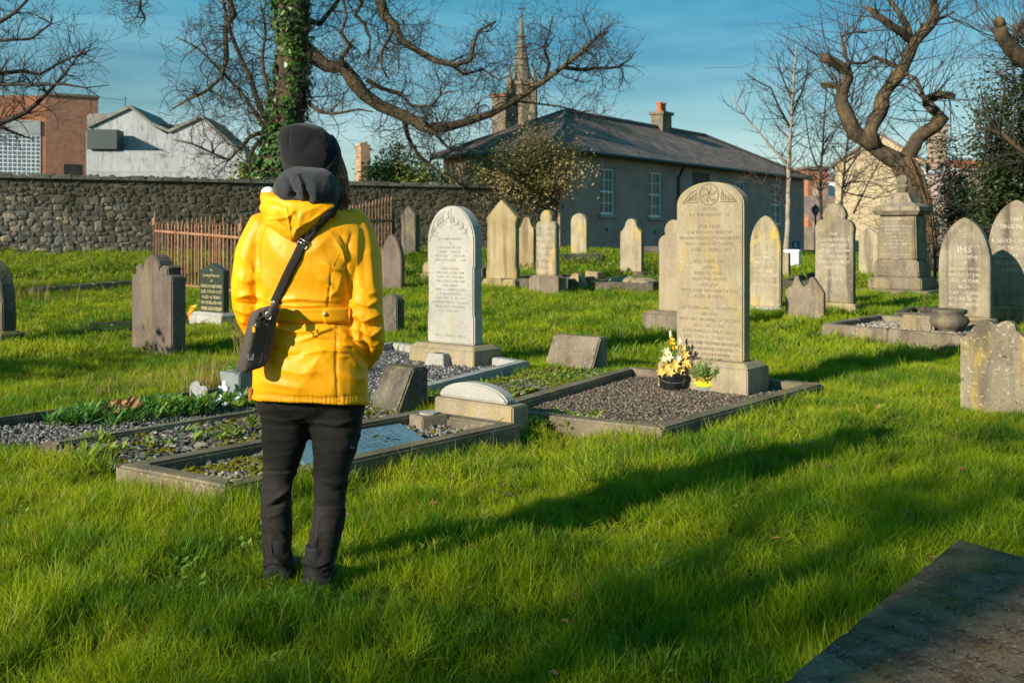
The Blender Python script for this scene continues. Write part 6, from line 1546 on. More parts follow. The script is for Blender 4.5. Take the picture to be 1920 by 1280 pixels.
    for zi in (1, 0):
        for a in range(NV + 1):
            for b in range(NU + 1):
                u, v = b / NU, a / NV; p = q[0].lerp(q[1], u).lerp(q[3].lerp(q[2], u), v)
                e = 0
                if a in (0, NV) or b in (0, NU): e = abs(r_.gauss(0, .0009)) + (.005 if r_.random() < .05 else 0)
                ctr_ = sum(q, Vector()) / 4; p = p + (ctr_ - p).normalized() * e
                edge = a in (0, NV) or b in (0, NU)
                m.v.append((p.x, p.y, p.z - (.004 + e * .5 if edge else r_.uniform(0, .0010)) - (0 if zi else .15)))
    W_ = NU + 1; H_ = (NU + 1) * (NV + 1)
    for a in range(NV):
        for b in range(NU):
            k = a * W_ + b; m.f.append((k, k + 1, k + W_ + 1, k + W_)); m.f.append((H_ + k, H_ + k + W_, H_ + k + W_ + 1, H_ + k + 1))
    ring = [b for b in range(NU)] + [a * W_ + NU for a in range(NV)] + [NV * W_ + b for b in range(NU, 0, -1)] + [a * W_ for a in range(NV, 0, -1)]
    for k in range(len(ring)): m.f.append((ring[k], H_ + ring[k], H_ + ring[(k + 1) % len(ring)], ring[(k + 1) % len(ring)]))
    fix_normals(m.build('slab', MT['ledger'], t).data)
    ins = [p + (sum(q, Vector()) / 4 - p) * .08 for p in q]; m = MB(); m.hexa([p - Vector((0, 0, .45)) for p in ins], [p - Vector((0, 0, .151)) for p in ins]); m.build('base', MT['ledger'], t)
    tx = text_mesh(t, ['HERE LIETH THE BODY OF', 'JAMES SMYTH OF THIS CITY', 'WHO DEPARTED THIS LIFE', '4TH OF MARCH 1788 AGED 63', 'ALSO HIS WIFE ELIZABETH', 'WHO DIED 1ST JUNE 1794', 'AND THEIR SON WILLIAM', 'AGED 21 YEARS', 'ALSO OF THE ABOVE', 'MARY ANNE HIS DAUGHTER', 'WHO DIED NOVR 1801'], .62, -.26, .125, plain('cut_letters', (0.030, 0.023, 0.017), 1.0, bmp=0), y=0, sizes=[.40] * 11)
    by = bx.normalized(); ay = (ax - by * ax.dot(by)).normalized()
    o3 = c0 + by * .66 + Vector((0, 0, .0012)) - Vector(t.location)
    R3 = Matrix(((by.x, 0, ay.x, o3.x), (by.y, 0, ay.y, o3.y), (0, -1, 0, o3.z), (0, 0, 0, 1)))
    tx.data.transform(R3)
    keep = bmesh.new(); keep.from_mesh(tx.data)
    bmesh.ops.delete(keep, geom=[f for f in keep.faces if r_.random() < .42], context='FACES'); keep.to_mesh(tx.data); keep.free()
    PLOTS.append([(p.x, p.y) for p in q])
    # stone urn and block in the gothic stone's plot, rubble, stone bench
    g = ground(1772, 640); b = float(gz(g.x, g.y)) + .05
    t = thing('stone_urn', 'toppled weathered stone urn lying on the pale gravel plot', 'urn', (g.x, g.y, b), TH)
    m = MB(); m.lathe([(.10, .0), (.12, .04), (.07, .07), (.17, .12), (.23, .19), (.21, .25), (.16, .27), (.20, .30), (.20, .34), (.11, .35), (.09, .30)], (0.05, 0, 0), 20); m.build('bowl', MT['dark'], t, world=False, smooth=True)
    m = MB(); m.box(-.52, -.12, -.05, .26, -.02, .25); m.build('block', MT['grey'], t, world=False, bevel=.03)
    for (px, py, s, lab) in ((1150, 545, .34, 'lump of broken tan stone in the rubble'), (1175, 540, .42, 'largest rounded broken stone below the shouldered sandstone'), (1210, 542, .40, 'broken tan stone at the right end of the rubble'), (1120, 540, .25, 'small dark stone lump in the rubble'), (1195, 520, .30, 'pointed stone lump on top of the rubble')):
        g = ground(px, py); me = rock_mesh(int(px), .6, MT['sand'], 'boulder'); bevel_mesh(me, .06, 1, .1)
        o = link('broken_stone', me); o.location = (g.x, g.y, g.z + s * .2); o.scale = (s * 2.0, s * 1.4, s * 1.3); tag(o, lab, 'stone', 'broken stones lying in the grass')
    g = ground(1222, 503); t = thing('stone_bench', 'small low stone bench by the grey house wall', 'bench', (g.x, g.y, g.z), TH)
    m = MB(); m.box(-.62, .62, -.2, .2, .38, .52); m.build('seat', MT['dark'], t, world=False, bevel=.02)
    for x in (-.42, .42): m = MB(); m.box(x - .1, x + .1, -.16, .16, -.1, .379); m.build('leg', MT['sand'], t, world=False, bevel=.015)

def make_railings():
    """rusty iron railing on a low stone wall, left of the person, and its far side right of the sleeve"""
    def rail(label, a, b, za0, za1, zb0, zb1, n, posts, wall=None, group='rusty grave railings'):
        t = thing('grave_railing', label, 'railing', (a.x, a.y, 0), 0, group)
        L = lambda f, z: Vector((a.x + (b.x - a.x) * f, a.y + (b.y - a.y) * f, z))
        zt = lambda f: za0 + (za1 - za0) * f
        zb = lambda f: zb0 + (zb1 - zb0) * f
        h = za0 - zb0
        base = MB(); base.tube([(0, 0, -.0), (0, 0, h * .97), (0, 0, h * 1.10), (0, 0, h * 1.17)], [.015, .015, .018, .003], 6)
        me = base.mesh('bar', MT['rust'])
        for k in range(n):
            f = (k + .5) / n; o = link('bar', me, t); p = L(f, zb(f)) - Vector((a.x, a.y, 0)); o.location = p
        for z0 in (lambda f: zt(f), lambda f: zb(f) + .04):
            m = MB(); d_ = Vector((0, 0, .016)); m.tube([L(0, z0(0)), L(1, z0(1))], .026, 6); m.build('rail', MT['rust'], t)
        for f in posts:
            m = MB(); m.tube([L(f, zb(f) - .5), L(f, zt(f) + .10)], .036, 8); m.build('post', MT['rustpost'], t)
            m = MB(); m.lathe([(.035, 0), (.06, .02), (.03, .05), (.055, .09), (.045, .13), (.012, .17), (.008, .28), (.001, .30)], L(f, zt(f) + .10), 10); m.build('finial', MT['rust'], t, smooth=True)
        if wall:
            nn = Vector((-(b.y - a.y), b.x - a.x, 0)).normalized(); e = (b - a).normalized() * .15
            for k in range(3):
                p, q = L(k / 3, 0) - e * (k == 0), L((k + 1) / 3, 0) + e * (k == 2); q = q - (b - a).normalized() * .004; m = MB(); w = .14
                z0, z1 = zb(k / 3) - .03, zb((k + 1) / 3) - .03
                m.hexa([p - nn * w + Vector((0, 0, -.3)), q - nn * w + Vector((0, 0, -.3)), q + nn * w + Vector((0, 0, -.3)), p + nn * w + Vector((0, 0, -.3))], [p - nn * w + Vector((0, 0, z0)), q - nn * w + Vector((0, 0, z1)), q + nn * w + Vector((0, 0, z1)), p + nn * w + Vector((0, 0, z0))]); m.build('base_stone', MT['sand'], t, bevel=.02)
    da, db = 19.6, 17.4
    a, b = at(290, 500, da), at(452, 500, db); z = lambda py, d: EYE - (py - HY) / F * d
    rail('rusty iron railing on a low stone wall left of the yellow jacket', Vector((a.x, a.y, 0)), Vector((b.x, b.y, 0)), z(433, da), z(446, db), z(533, da), z(551, db), 25, (0, 1), True)
    dc = 21.5; a, b = at(600, 440, 19.8), at(737, 440, dc)
    rail('rusty railing with a tall spike seen right of the yellow shoulder', Vector((a.x, a.y, 0)), Vector((b.x, b.y, 0)), z(416, 19.8), z(413, dc), z(520, 19.8), z(478, dc), 22, (1,), None)
    a2 = at(290, 500, da); c = at(430, 470, 22.5)
    rail('rear rusty railing seen through the bars of the front one', Vector((a2.x, a2.y, 0)), Vector((c.x, c.y, 0)), z(434, da), z(425, 22.5), z(533, da), z(500, 22.5), 16, (1,), None)
    # black iron fence behind the monument
    a, b = at(1712, 520, 22), at(1768, 520, 21)
    t = thing('iron_fence', 'low black iron fence between the monument and the gothic stone', 'fence', (a.x, a.y, 0))
    L = lambda f, z: Vector((a.x + (b.x - a.x) * f, a.y + (b.y - a.y) * f, z)); zf = lambda py: EYE - (py - HY) / F * 21.5
    for py in (482, 505): m = MB(); m.tube([L(0, zf(py)), L(1.2, zf(py))], .022, 6); m.build('rail', MT['blackiron'], t)
    for k in range(5): m = MB(); m.tube([L(k / 4, 0), L(k / 4, zf(470))], .035 if k % 2 else .025, 6); m.ball(L(k / 4, zf(469)), .06, 8, 6); m.build('post', MT['blackiron'], t)
MT['rustpost'] = plain('dark_rusty_post', (0.075, 0.04, 0.03), .8, var=.4)

def flower(mb, c, d, r, rr, n=6, wid=.5, cup=.5):
    d = Vector(d).normalized(); o = d.orthogonal().normalized()
    for k in range(n):
        q = Matrix.Rotation(2 * PI * k / n + rr.uniform(-.15, .15), 3, d) @ o
        mb.leaf(c, q + d * cup * rr.uniform(.6, 1.4), d - q * .3, r, r * wid, rr.random(), .15)

def make_flowers():
    rr = random.Random(17)
    g = level(1261, 731, .05); k = g.y / F
    t = thing('flower_bucket', 'black bucket of peach lilies and yellow roses at the tall tan headstone', 'flower pot', (g.x, g.y, .05))
    m = MB(); m.lathe([(22 * k, -.01), (27 * k, 26 * k), (28.5 * k, 27 * k), (28.5 * k, 30 * k), (26 * k, 30 * k), (25 * k, 24 * k)], (0, 0, 0), 20); m.build('bucket', MT['blackplastic'], t, world=False, smooth=False)
    m = MB(); m.tube([(math.cos(a) * 28 * k, -abs(math.sin(a)) * 28 * k - .005, 26 * k - math.sin(a) * 9 * k) for a in [PI * i / 12 for i in range(13)]], .0014, 5); m.build('handle', MT['planter'], t, world=False)
    V = lambda px, py, y=0: Vector(((px - 1262) * k, y, (731 - py) * k))
    st = MB(); pe, ye, cr, gr = MB(), MB(), MB(), MB()
    def stem(p): st.tube([(rr.uniform(-.03, .03), rr.uniform(-.02, .02), 26 * k), p * .6 + Vector((0, 0, .06)), p], .0028, 4)
    for px, py, y, r in ((1246, 688, -.07, .060), (1262, 683, -.085, .062), (1272, 690, -.06, .055), (1240, 697, -.05, .05), (1283, 664, -.04, .05), (1286, 680, -.05, .048), (1278, 652, -.02, .042), (1254, 697, -.09, .05)):
        p = V(px, py, y); stem(p); flower(pe, p, (rr.gauss(0, .4) - .2, -1, .35 + rr.gauss(0, .2)), r, rr)
    for px, py, y, r in ((1258, 648, -.02, .05), (1258, 641, -.01, .045), (1288, 688, -.06, .045), (1262, 655, -.03, .045), (1251, 660, -.03, .03)):
        p = V(px, py, y); stem(p); flower(ye, p, (rr.gauss(0, .3), -.6, 1.0), r, rr, 7, .7, 1.4)
    for px, py, y, r in ((1247, 659, -.04, .05), (1252, 668, -.05, .05), (1243, 673, -.03, .042), (1258, 628, 0, .02), (1277, 640, 0, .02), (1270, 672, -.05, .04)):
        p = V(px, py, y); stem(p); flower(cr, p, (rr.gauss(0, .4), -1, .5), r, rr, 6, .55, .6)
    for px, py in ((1258, 626), (1276, 640)):           # white closed buds
        p = V(px, py); cr.ball(p, .010, 7, 6, (1, 1, 3.2)); cr.tone += [1.0] * (len(cr.v) - len(cr.tone)); stem(p)
    for q in range(70):
        p = V(rr.uniform(1238, 1290), rr.uniform(655, 702), rr.uniform(-.05, .05)); gr.leaf(p, (rr.gauss(0, 1), rr.gauss(-.3, 1), rr.gauss(.3, .6)), (0, -.4, 1), rr.uniform(.04, .08), rr.uniform(.015, .03), rr.random())
    st.build('stems', MT['plantleaf'], t, world=False, kind='stuff'); pe.build('lily_petals', MT['petal_peach'], t, world=False, kind='stuff'); ye.build('yellow_roses', MT['petal_yellow'], t, world=False, kind='stuff'); cr.build('cream_petals', MT['petal_cream'], t, world=False, kind='stuff'); gr.build('leaves', MT['plantleaf'], t, world=False, kind='stuff')
    g = level(1326, 733, .05); k = g.y / F
    t = thing('flower_pot', 'lime green pot of grey green sprigs with gold berries', 'flower pot', (g.x, g.y, .05))
    m = MB(); m.lathe([(17 * k, -.01), (20.5 * k, 9.4 * k), (19 * k, 9.5 * k)], (0, 0, 0), 20); m.build('pot', MT['planter'], t, world=False)
    m = MB(); m.lathe([(21 * k, 9.6 * k), (23.5 * k, 13 * k), (24 * k, 19 * k), (22 * k, 19.4 * k)], (0, 0, 0), 20); m.build('lime_band', MT['limepot'], t, world=False)
    sg = MB(); bs = MB()
    for q in range(115):
        a = rr.uniform(0, 6.28); r = rr.random() ** .5; c = Vector((math.cos(a) * 30 * k * r + 4 * k, math.sin(a) * 25 * k * r, 25 * k)); top = c * 1.0 + Vector((math.cos(a) * 8 * k, math.sin(a) * 8 * k, rr.uniform(14, 34) * k * (1.2 - .5 * r)))
        for j in range(64):
            p = c.lerp(top, rr.random()); d = Vector((rr.gauss(0, 1), rr.gauss(0, 1), rr.gauss(.5, .5))); sg.leaf(p + d.normalized() * .006, d, (0, 0, 1), rr.uniform(.016, .034), .013, rr.random())
    for q in range(70):
        a = rr.uniform(0, 6.28); r = rr.random() ** .5; n0 = len(sg.v); sg.ball((math.cos(a) * 27 * k * r + 4 * k, math.sin(a) * 22 * k * r, rr.uniform(30, 46) * k * (1.12 - .22 * r)), rr.uniform(.012, .022), 7, 5, (1, 1, .85)); sg.tone += [rr.random()] * (len(sg.v) - n0)
    sg.build('sprigs', MT['succulent'], t, world=False, kind='stuff')
    for q in range(170):
        a = rr.uniform(0, 6.28); r = rr.uniform(.75, 1.18); p = Vector((math.cos(a) * 24 * k * r - 2 * k, math.sin(a) * 22 * k * r, rr.uniform(19, 31) * k)); bs.ball(p, rr.uniform(.005, .009), 6, 5)
    bs.build('berries', MT['berry'], t, world=False, kind='stuff', smooth=True)
    # terracotta coloured pots in front of the dark stone
    for px, py, w, lab, dome in ((360, 605, 15, 'orange flower pot with a yellow bloom by the dark polished stone', 1), (384, 605, 21, 'wide orange flower pot at the corner of the dark stone\'s pale base', 0)):
        g = ground(px if px > 0 else px, py); k = g.y / F; t = thing('flower_pot', lab, 'flower pot', (g.x, g.y, g.z + .03))
        m = MB(); m.lathe([(w * .40 * k, 0), (w * .52 * k, 11 * k), (w * .58 * k, 11 * k), (w * .58 * k, 15 * k), (w * .5 * k, 15 * k)], (0, 0, 0), 18); m.build('pot', MT['orangepot'], t, world=False)
        lf = MB()
        for q in range(26): flower(lf, Vector((rr.gauss(0, w * .16 * k), rr.gauss(0, w * .16 * k), rr.uniform(15, 24 if dome else 20) * k)), (rr.gauss(0, .6), -.6, 1), rr.uniform(.03, .06), rr, 5, .6, .6)
        lf.build('blooms', MT['petal_yellow' if dome else 'straw'], t, world=False, kind='stuff')
    # heart plaque, planter with a white cross, dry grass clump
    c = at(369, 734, 7.35); t = thing('heart_plaque', 'grey heart shaped plaque with lettering standing among the plants', 'plaque', (c.x, c.y, c.z), -.35)
    pts = []
    for i in range(40):
        a = 2 * PI * i / 40; x = 16 * math.sin(a) ** 3; y = 13 * math.cos(a) - 5 * math.cos(2 * a) - 2 * math.cos(3 * a) - math.cos(4 * a); pts.append((-x * .0046, y * .0056))
    o = link('heart', slab_mesh('heart', pts, .02, plain('grey_slate', (0.15, 0.145, 0.15), .6, var=.15, scale=30), .003), t); o.rotation_euler = (-.35, .45, 0)
    text_mesh(o, ['FOREVER', 'IN OUR', 'HEARTS', 'MUM', 'REST'], .09, .055, .026, MT['blackplastic'])
    m = MB(); m.tube([(.03, .03, -.12), (0, .03, 0)], .006, 5); m.build('stake', MT['blackiron'], t, world=False)
    g = level(448, 752, .05); k = g.y / F; t = thing('planter', 'tall grey tapered planter behind the shoulder bag', 'planter', (g.x, g.y, .03), -.5)
    m = MB(); a, b = 17 * k, 26 * k; h = 62 * k
    m.hexa([(-a, -a, 0), (a, -a, 0), (a, a, 0), (-a, a, 0)], [(-b, -b, h), (b, -b, h), (b, b, h), (-b, b, h)]); m.build('tub', MT['planter'], t, world=False, bevel=.008)
    lf = MB()
    for q in range(60): lf.leaf((rr.uniform(-.05, .14), rr.uniform(-.1, .1), h + rr.uniform(-.01, .05)), (rr.gauss(0, 1), rr.gauss(0, 1), rr.gauss(.2, .7)), (0, 0, 1), rr.uniform(.04, .08), .03, rr.random())
    lf.build('trailing_leaves', MT['plantleaf'], t, world=False, kind='stuff')
    cc = level(427, 752, .06); t = thing('white_cross', 'small white cross ornament leaning on the grey planter', 'ornament', (cc.x, cc.y - .14, .085), -.3)
    m = MB(); s = cc.y / F * 1.0; w = 3.4 * s
    m.hexa([(-w, 0, 0), (w, 0, 0), (w, .02, 0), (-w, .02, 0)], [(-w * 1.1, .02, 36 * s), (w * 1.1, .02, 36 * s), (w * 1.1, .04, 36 * s), (-w * 1.1, .04, 36 * s)]); m.build('upright', MT['white'], t, world=False, bevel=.004)
    m = MB(); z = 22 * s
    for sg in (-1, 1): m.hexa([(sg * w * 1.02, .006, z - w * .8), (sg * 9 * s, .006, z - w * 1.5), (sg * 9 * s, .036, z - w * 1.5), (sg * w * 1.02, .036, z - w * .8)], [(sg * w * 1.02, .006, z + w * .8), (sg * 9 * s, .006, z + w * 1.5), (sg * 9 * s, .036, z + w * 1.5), (sg * w * 1.02, .036, z + w * .8)])
    fix_normals(m.build('arms', MT['white'], t, world=False).data)
    lf = MB()
    for px, py in ((445, 752), (415, 758), (435, 762)):
        g = level(px, py, .1)
        for q in range(4): flower(lf, (g.x + rr.gauss(0, .03), g.y + rr.gauss(0, .03), .11 + rr.uniform(0, .04)), (rr.gauss(0, .5), -.6, 1), .03, rr, 6, .55, .5)
    o = lf.build('snowdrops', MT['white'], None); tag(o, 'small white flowers among the leaves below the white cross', 'flowers'); o['kind'] = 'stuff'
make_plots(); make_headstones(); make_railings(); make_flowers()
# ------------------------------------------------------------------ the person, seen from behind
PD = 3.73
def pp(px, py, yo=0.0): return at(px, py, PD + yo)
PXM = PD / F                                       # metres per photo pixel at the person

def loft_rows(rows, seg=28, ex=2.4):
    """rows: (py, left px, right px, depth offset, half depth[, tilt px]) -> closed rounded solid"""
    mb = MB(); n = len(rows)
    for r in rows:
        py, l, q, yo, hd = r[:5]; tl = r[5] if len(r) > 5 else 0
        for j in range(seg):
            a = 2 * PI * j / seg; ca, sa = math.cos(a), math.sin(a)
            x = math.copysign(abs(ca) ** (2 / ex), ca); y = math.copysign(abs(sa) ** (2 / ex), sa)
            px = (l + q) / 2 + x * (q - l) / 2
            mb.v.append(tuple(pp(px, py + tl * x, yo + y * hd)))
    for i in range(n - 1):
        for j in range(seg):
            j2 = (j + 1) % seg; mb.f.append((i * seg + j, i * seg + j2, (i + 1) * seg + j2, (i + 1) * seg + j))
    mb.f.append(tuple(range(seg - 1, -1, -1))); mb.f.append(tuple((n - 1) * seg + j for j in range(seg)))
    return mb

def smooth_rows(rows, sub=4):
    n = len(rows); m = max(len(r) for r in rows); R = [list(r) + [0] * (m - len(r)) for r in rows]; out = []
    for i in range(n - 1):
        p0, p1, p2, p3 = R[max(i - 1, 0)], R[i], R[i + 1], R[min(i + 2, n - 1)]
        for j in range(sub):
            t = j / sub
            out.append([0.5 * (2 * b + (c - a) * t + (2 * a - 5 * b + 4 * c - d) * t * t + (3 * b - a - 3 * c + d) * t ** 3) for a, b, c, d in zip(p0, p1, p2, p3)])
    out.append(R[-1]); return out

def ptube(mb, pts, seg=16):
    P, R = resample([pp(p[0], p[1], p[2]) for p in pts], [p[3] for p in pts], .02)
    mb.tube(P, R, seg); mb.ball(P[0], R[0], seg, 10); mb.ball(P[-1], R[-1], seg, 10)

def solid(name, mb, mat, parent, voxel=.005, smooth=8, fac=.5):
    me = mb.mesh(name + '_src', mat); fix_normals(me)
    o = bpy.data.objects.new('tmp', me); COL.objects.link(o)
    r = o.modifiers.new('r', 'REMESH'); r.mode = 'VOXEL'; r.voxel_size = voxel
    s = o.modifiers.new('s', 'SMOOTH'); s.factor = fac; s.iterations = smooth
    dg = bpy.context.evaluated_depsgraph_get(); out = bpy.data.meshes.new_from_object(o.evaluated_get(dg))
    bpy.data.objects.remove(o); bpy.data.meshes.remove(me)
    out.name = name
    if not out.materials: out.materials.append(mat)
    out.polygons.foreach_set('use_smooth', [True] * len(out.polygons))
    return out

def arrays(me):
    n = len(me.vertices); co = np.empty(n * 3); me.vertices.foreach_get('co', co); no = np.empty(n * 3); me.vertices.foreach_get('normal', no)
    return co.reshape(-1, 3), no.reshape(-1, 3)

def fold_mesh(me, folds, noise_amp=.003, nscale=(9, 9, 9), seed=0, ns2=None, sharp=1.6):
    """cloth folds: ridges (amp>0) and creases (amp<0) along picture lines on the side that faces us, plus soft irregular wrinkles"""
    co, no = arrays(me)
    px = CX + F * co[:, 0] / co[:, 1]; py = HY + F * (EYE - co[:, 2]) / co[:, 1]
    face = np.clip(-no[:, 1] * 1.6 + .15, 0, 1)
    d = np.zeros(len(co))
    for f in folds:
        pts, w, amp = f[0], f[1], f[2]; side = f[3] if len(f) > 3 else 0
        best = np.full(len(co), 1e9); tt = np.zeros(len(co)); sg = np.zeros(len(co)); n = len(pts) - 1
        for i in range(n):
            (x0, y0), (x1, y1) = pts[i], pts[i + 1]; dx, dy = x1 - x0, y1 - y0; L2 = dx * dx + dy * dy
            t = np.clip(((px - x0) * dx + (py - y0) * dy) / L2, 0, 1)
            ex, ey = px - (x0 + t * dx), py - (y0 + t * dy); q = np.hypot(ex, ey); m = q < best
            best[m] = q[m]; tt[m] = (i + t[m]) / n; sg[m] = np.sign(dx * ey - dy * ex)[m]
        ww = w * np.where(sg * side > 0, .45, 1.0) if side else w
        d += amp * np.exp(-(best / ww) ** 1.35) * np.sin(np.clip(tt, .04, .96) * PI) ** .45 * face
    rs = np.random.default_rng(seed)
    for k in range(7):
        v = rs.normal(size=3) * np.array(nscale) * (1 + .5 * k); ph = rs.uniform(0, 6.28); v2 = rs.normal(size=3) * 6; ph2 = rs.uniform(0, 6.28)
        s = np.sin(co @ v + ph + 1.6 * np.sin(co @ v2 + ph2)); d += noise_amp * (1 - np.abs(s)) ** sharp / (1 + .45 * k) - noise_amp * .25
    co = co + no * d[:, None]
    me.vertices.foreach_set('co', co.astype(np.float32).ravel()); me.update()

def jacket_mat():
    m, N, L, B = new_mat('yellow_raincoat')
    v = vary(N, L, 'Object', False)
    c = mix(N, L, ramp(N, L, noise_tex(N, L, v, 5, 4), .3, .7), (0.90, 0.365, 0.003), (0.95, 0.405, 0.005))
    L.new(c, B.inputs['Base Color']); B.inputs['Roughness'].default_value = .46; B.inputs['Specular IOR Level'].default_value = .26
    bump(N, L, B, noise_tex(N, L, v, 420, 2, .5), .04, .001)
    return m
MT['jacket'] = jacket_mat()
MT['seam'] = plain('yellow_seam', (0.70, 0.33, 0.006), .5, bmp=0)
def fabric(name, c, scale=500, b=.25, rough=.95, sheen=.15):
    m, N, L, B = new_mat(name); v = vary(N, L, 'Object', False)
    L.new(mix(N, L, ramp(N, L, noise_tex(N, L, v, scale, 2), .3, .7), tuple(x * .75 for x in c), tuple(x * 1.25 for x in c)), B.inputs['Base Color'])
    B.inputs['Roughness'].default_value = rough; B.inputs['Sheen Weight'].default_value = sheen; B.inputs['Specular IOR Level'].default_value = .25
    bump(N, L, B, noise_tex(N, L, v, scale, 3, .6), b, .002); return m
MT['trouser'] = fabric('black_trouser_cloth', (0.016, 0.0138, 0.0118), 700, .1, .8, 0.0)
MT['knit'] = fabric('dark_knit', (0.0105, 0.0108, 0.0125), 420, .5, 1.0, .12)
MT['fleece'] = fabric('charcoal_fleece', (0.034, 0.035, 0.041), 500, .3, 1.0, .15)
MT['bag'] = fabric('grey_brown_nylon', (0.085, 0.068, 0.056), 650, .2, .75, .05)
MT['webbing'] = fabric('dark_webbing', (0.030, 0.022, 0.016), 900, .3, .8, .05)
MT['skin'] = plain('skin', (0.55, 0.34, 0.25), .55, var=.06, scale=20, bmp=.03)
MT['hair'] = plain('brown_hair', (0.26, 0.10, 0.05), .45, var=.5, scale=30, bmp=0)
MT['boot'] = fabric('dark_boot', (0.016, 0.016, 0.018), 300, .3, .7, 0)
MT['metal'] = plain('buckle_metal', (0.45, 0.42, 0.38), .3, 1.0, bmp=0)

def make_body(t):
    """one continuous figure under the clothes: head, neck, trunk, arms with hands in the pockets, legs"""
    V, E, R = [], [], []
    def v(p, r, par=None):
        V.append(p); R.append(r); i = len(V) - 1
        if par is not None: E.append((par, i))
        return i
    pel = v(pp(580, 725), .085); wa = v(pp(574, 600, .0), .095, pel); ch = v(pp(574, 480), .115, wa); sh = v(pp(574, 420), .085, ch); nk = v(pp(576, 375, .01), .05, sh)
    hd = v(pp(582, 320, .015), .075, nk); tp = v(pp(583, 275, .01), .078, hd)
    nose = v(pp(597, 312, .105), .014, hd); chin = v(pp(590, 345, .075), .030, nk)
    for side, pts in ((0, [(505, 425, 0, .05), (466, 500, 0, .042), (462, 560, .0, .036), (478, 610, .09, .03), (492, 640, .14, .025)]), (1, [(645, 422, 0, .05), (684, 510, -.02, .042), (690, 600, -.04, .036), (692, 640, .05, .032), (672, 665, .13, .026)])):
        p = ch
        for a in pts: p = v(pp(*a[:3]), a[3], p)
        hx, hy, hz = pts[-1][:3]; s = 1 if side == 0 else -1
        palm = v(pp(hx + s * 8, hy + 26, hz + .02), .030, p)
        for k in range(4):
            q = v(pp(hx + s * (2 + 7 * k), hy + 46, hz + .03), .0085, palm); q = v(pp(hx + s * (3 + 7 * k), hy + 62 - abs(k - 1.5) * 3, hz + .02), .008, q); v(pp(hx + s * (4 + 7 * k), hy + 74 - abs(k - 1.5) * 5, hz + .005), .0065, q)
        q = v(pp(hx + s * 24, hy + 24, hz + .035), .010, palm); v(pp(hx + s * 32, hy + 42, hz + .04), .008, q)
    for pts in (((533, 800, .035, .055), (523, 890, .06, .046), (518, 980, .07, .045), (520, 1068, .08, .034)), ((631, 800, 0, .055), (620, 890, -.01, .046), (612, 980, -.02, .045), (598, 1080, -.03, .034))):
        p = pel
        for a in pts: p = v(pp(*a[:3]), a[3], p)
        v(pp(pts[-1][0] + 4, pts[-1][1] + 6, pts[-1][2] + .13), .028, p)
    me = bpy.data.meshes.new('body'); me.from_pydata([tuple(x) for x in V], E, [])
    o = bpy.data.objects.new('tmp', me); COL.objects.link(o)
    o.modifiers.new('k', 'SKIN'); lay = me.skin_vertices[0].data if me.skin_vertices else None
    if lay is None:
        bm = bmesh.new(); bm.from_mesh(me); bm.verts.layers.skin.verify(); bm.to_mesh(me); bm.free(); lay = me.skin_vertices[0].data
    for i, r in enumerate(R): lay[i].radius = (r, r)
    lay[0].use_root = True
    sb = o.modifiers.new('s', 'SUBSURF'); sb.levels = sb.render_levels = 1
    dg = bpy.context.evaluated_depsgraph_get(); out = bpy.data.meshes.new_from_object(o.evaluated_get(dg)); bpy.data.objects.remove(o)
    out.materials.clear(); out.materials.append(MT['skin']); out.polygons.foreach_set('use_smooth', [True] * len(out.polygons))
    M = t.matrix_basis.inverted(); out.transform(M); out.name = 'body'
    return link('body', out, t)

def put(t, name, me, **kw):
    me.transform(t.matrix_basis.inverted()); return link(name, me, t, **kw)

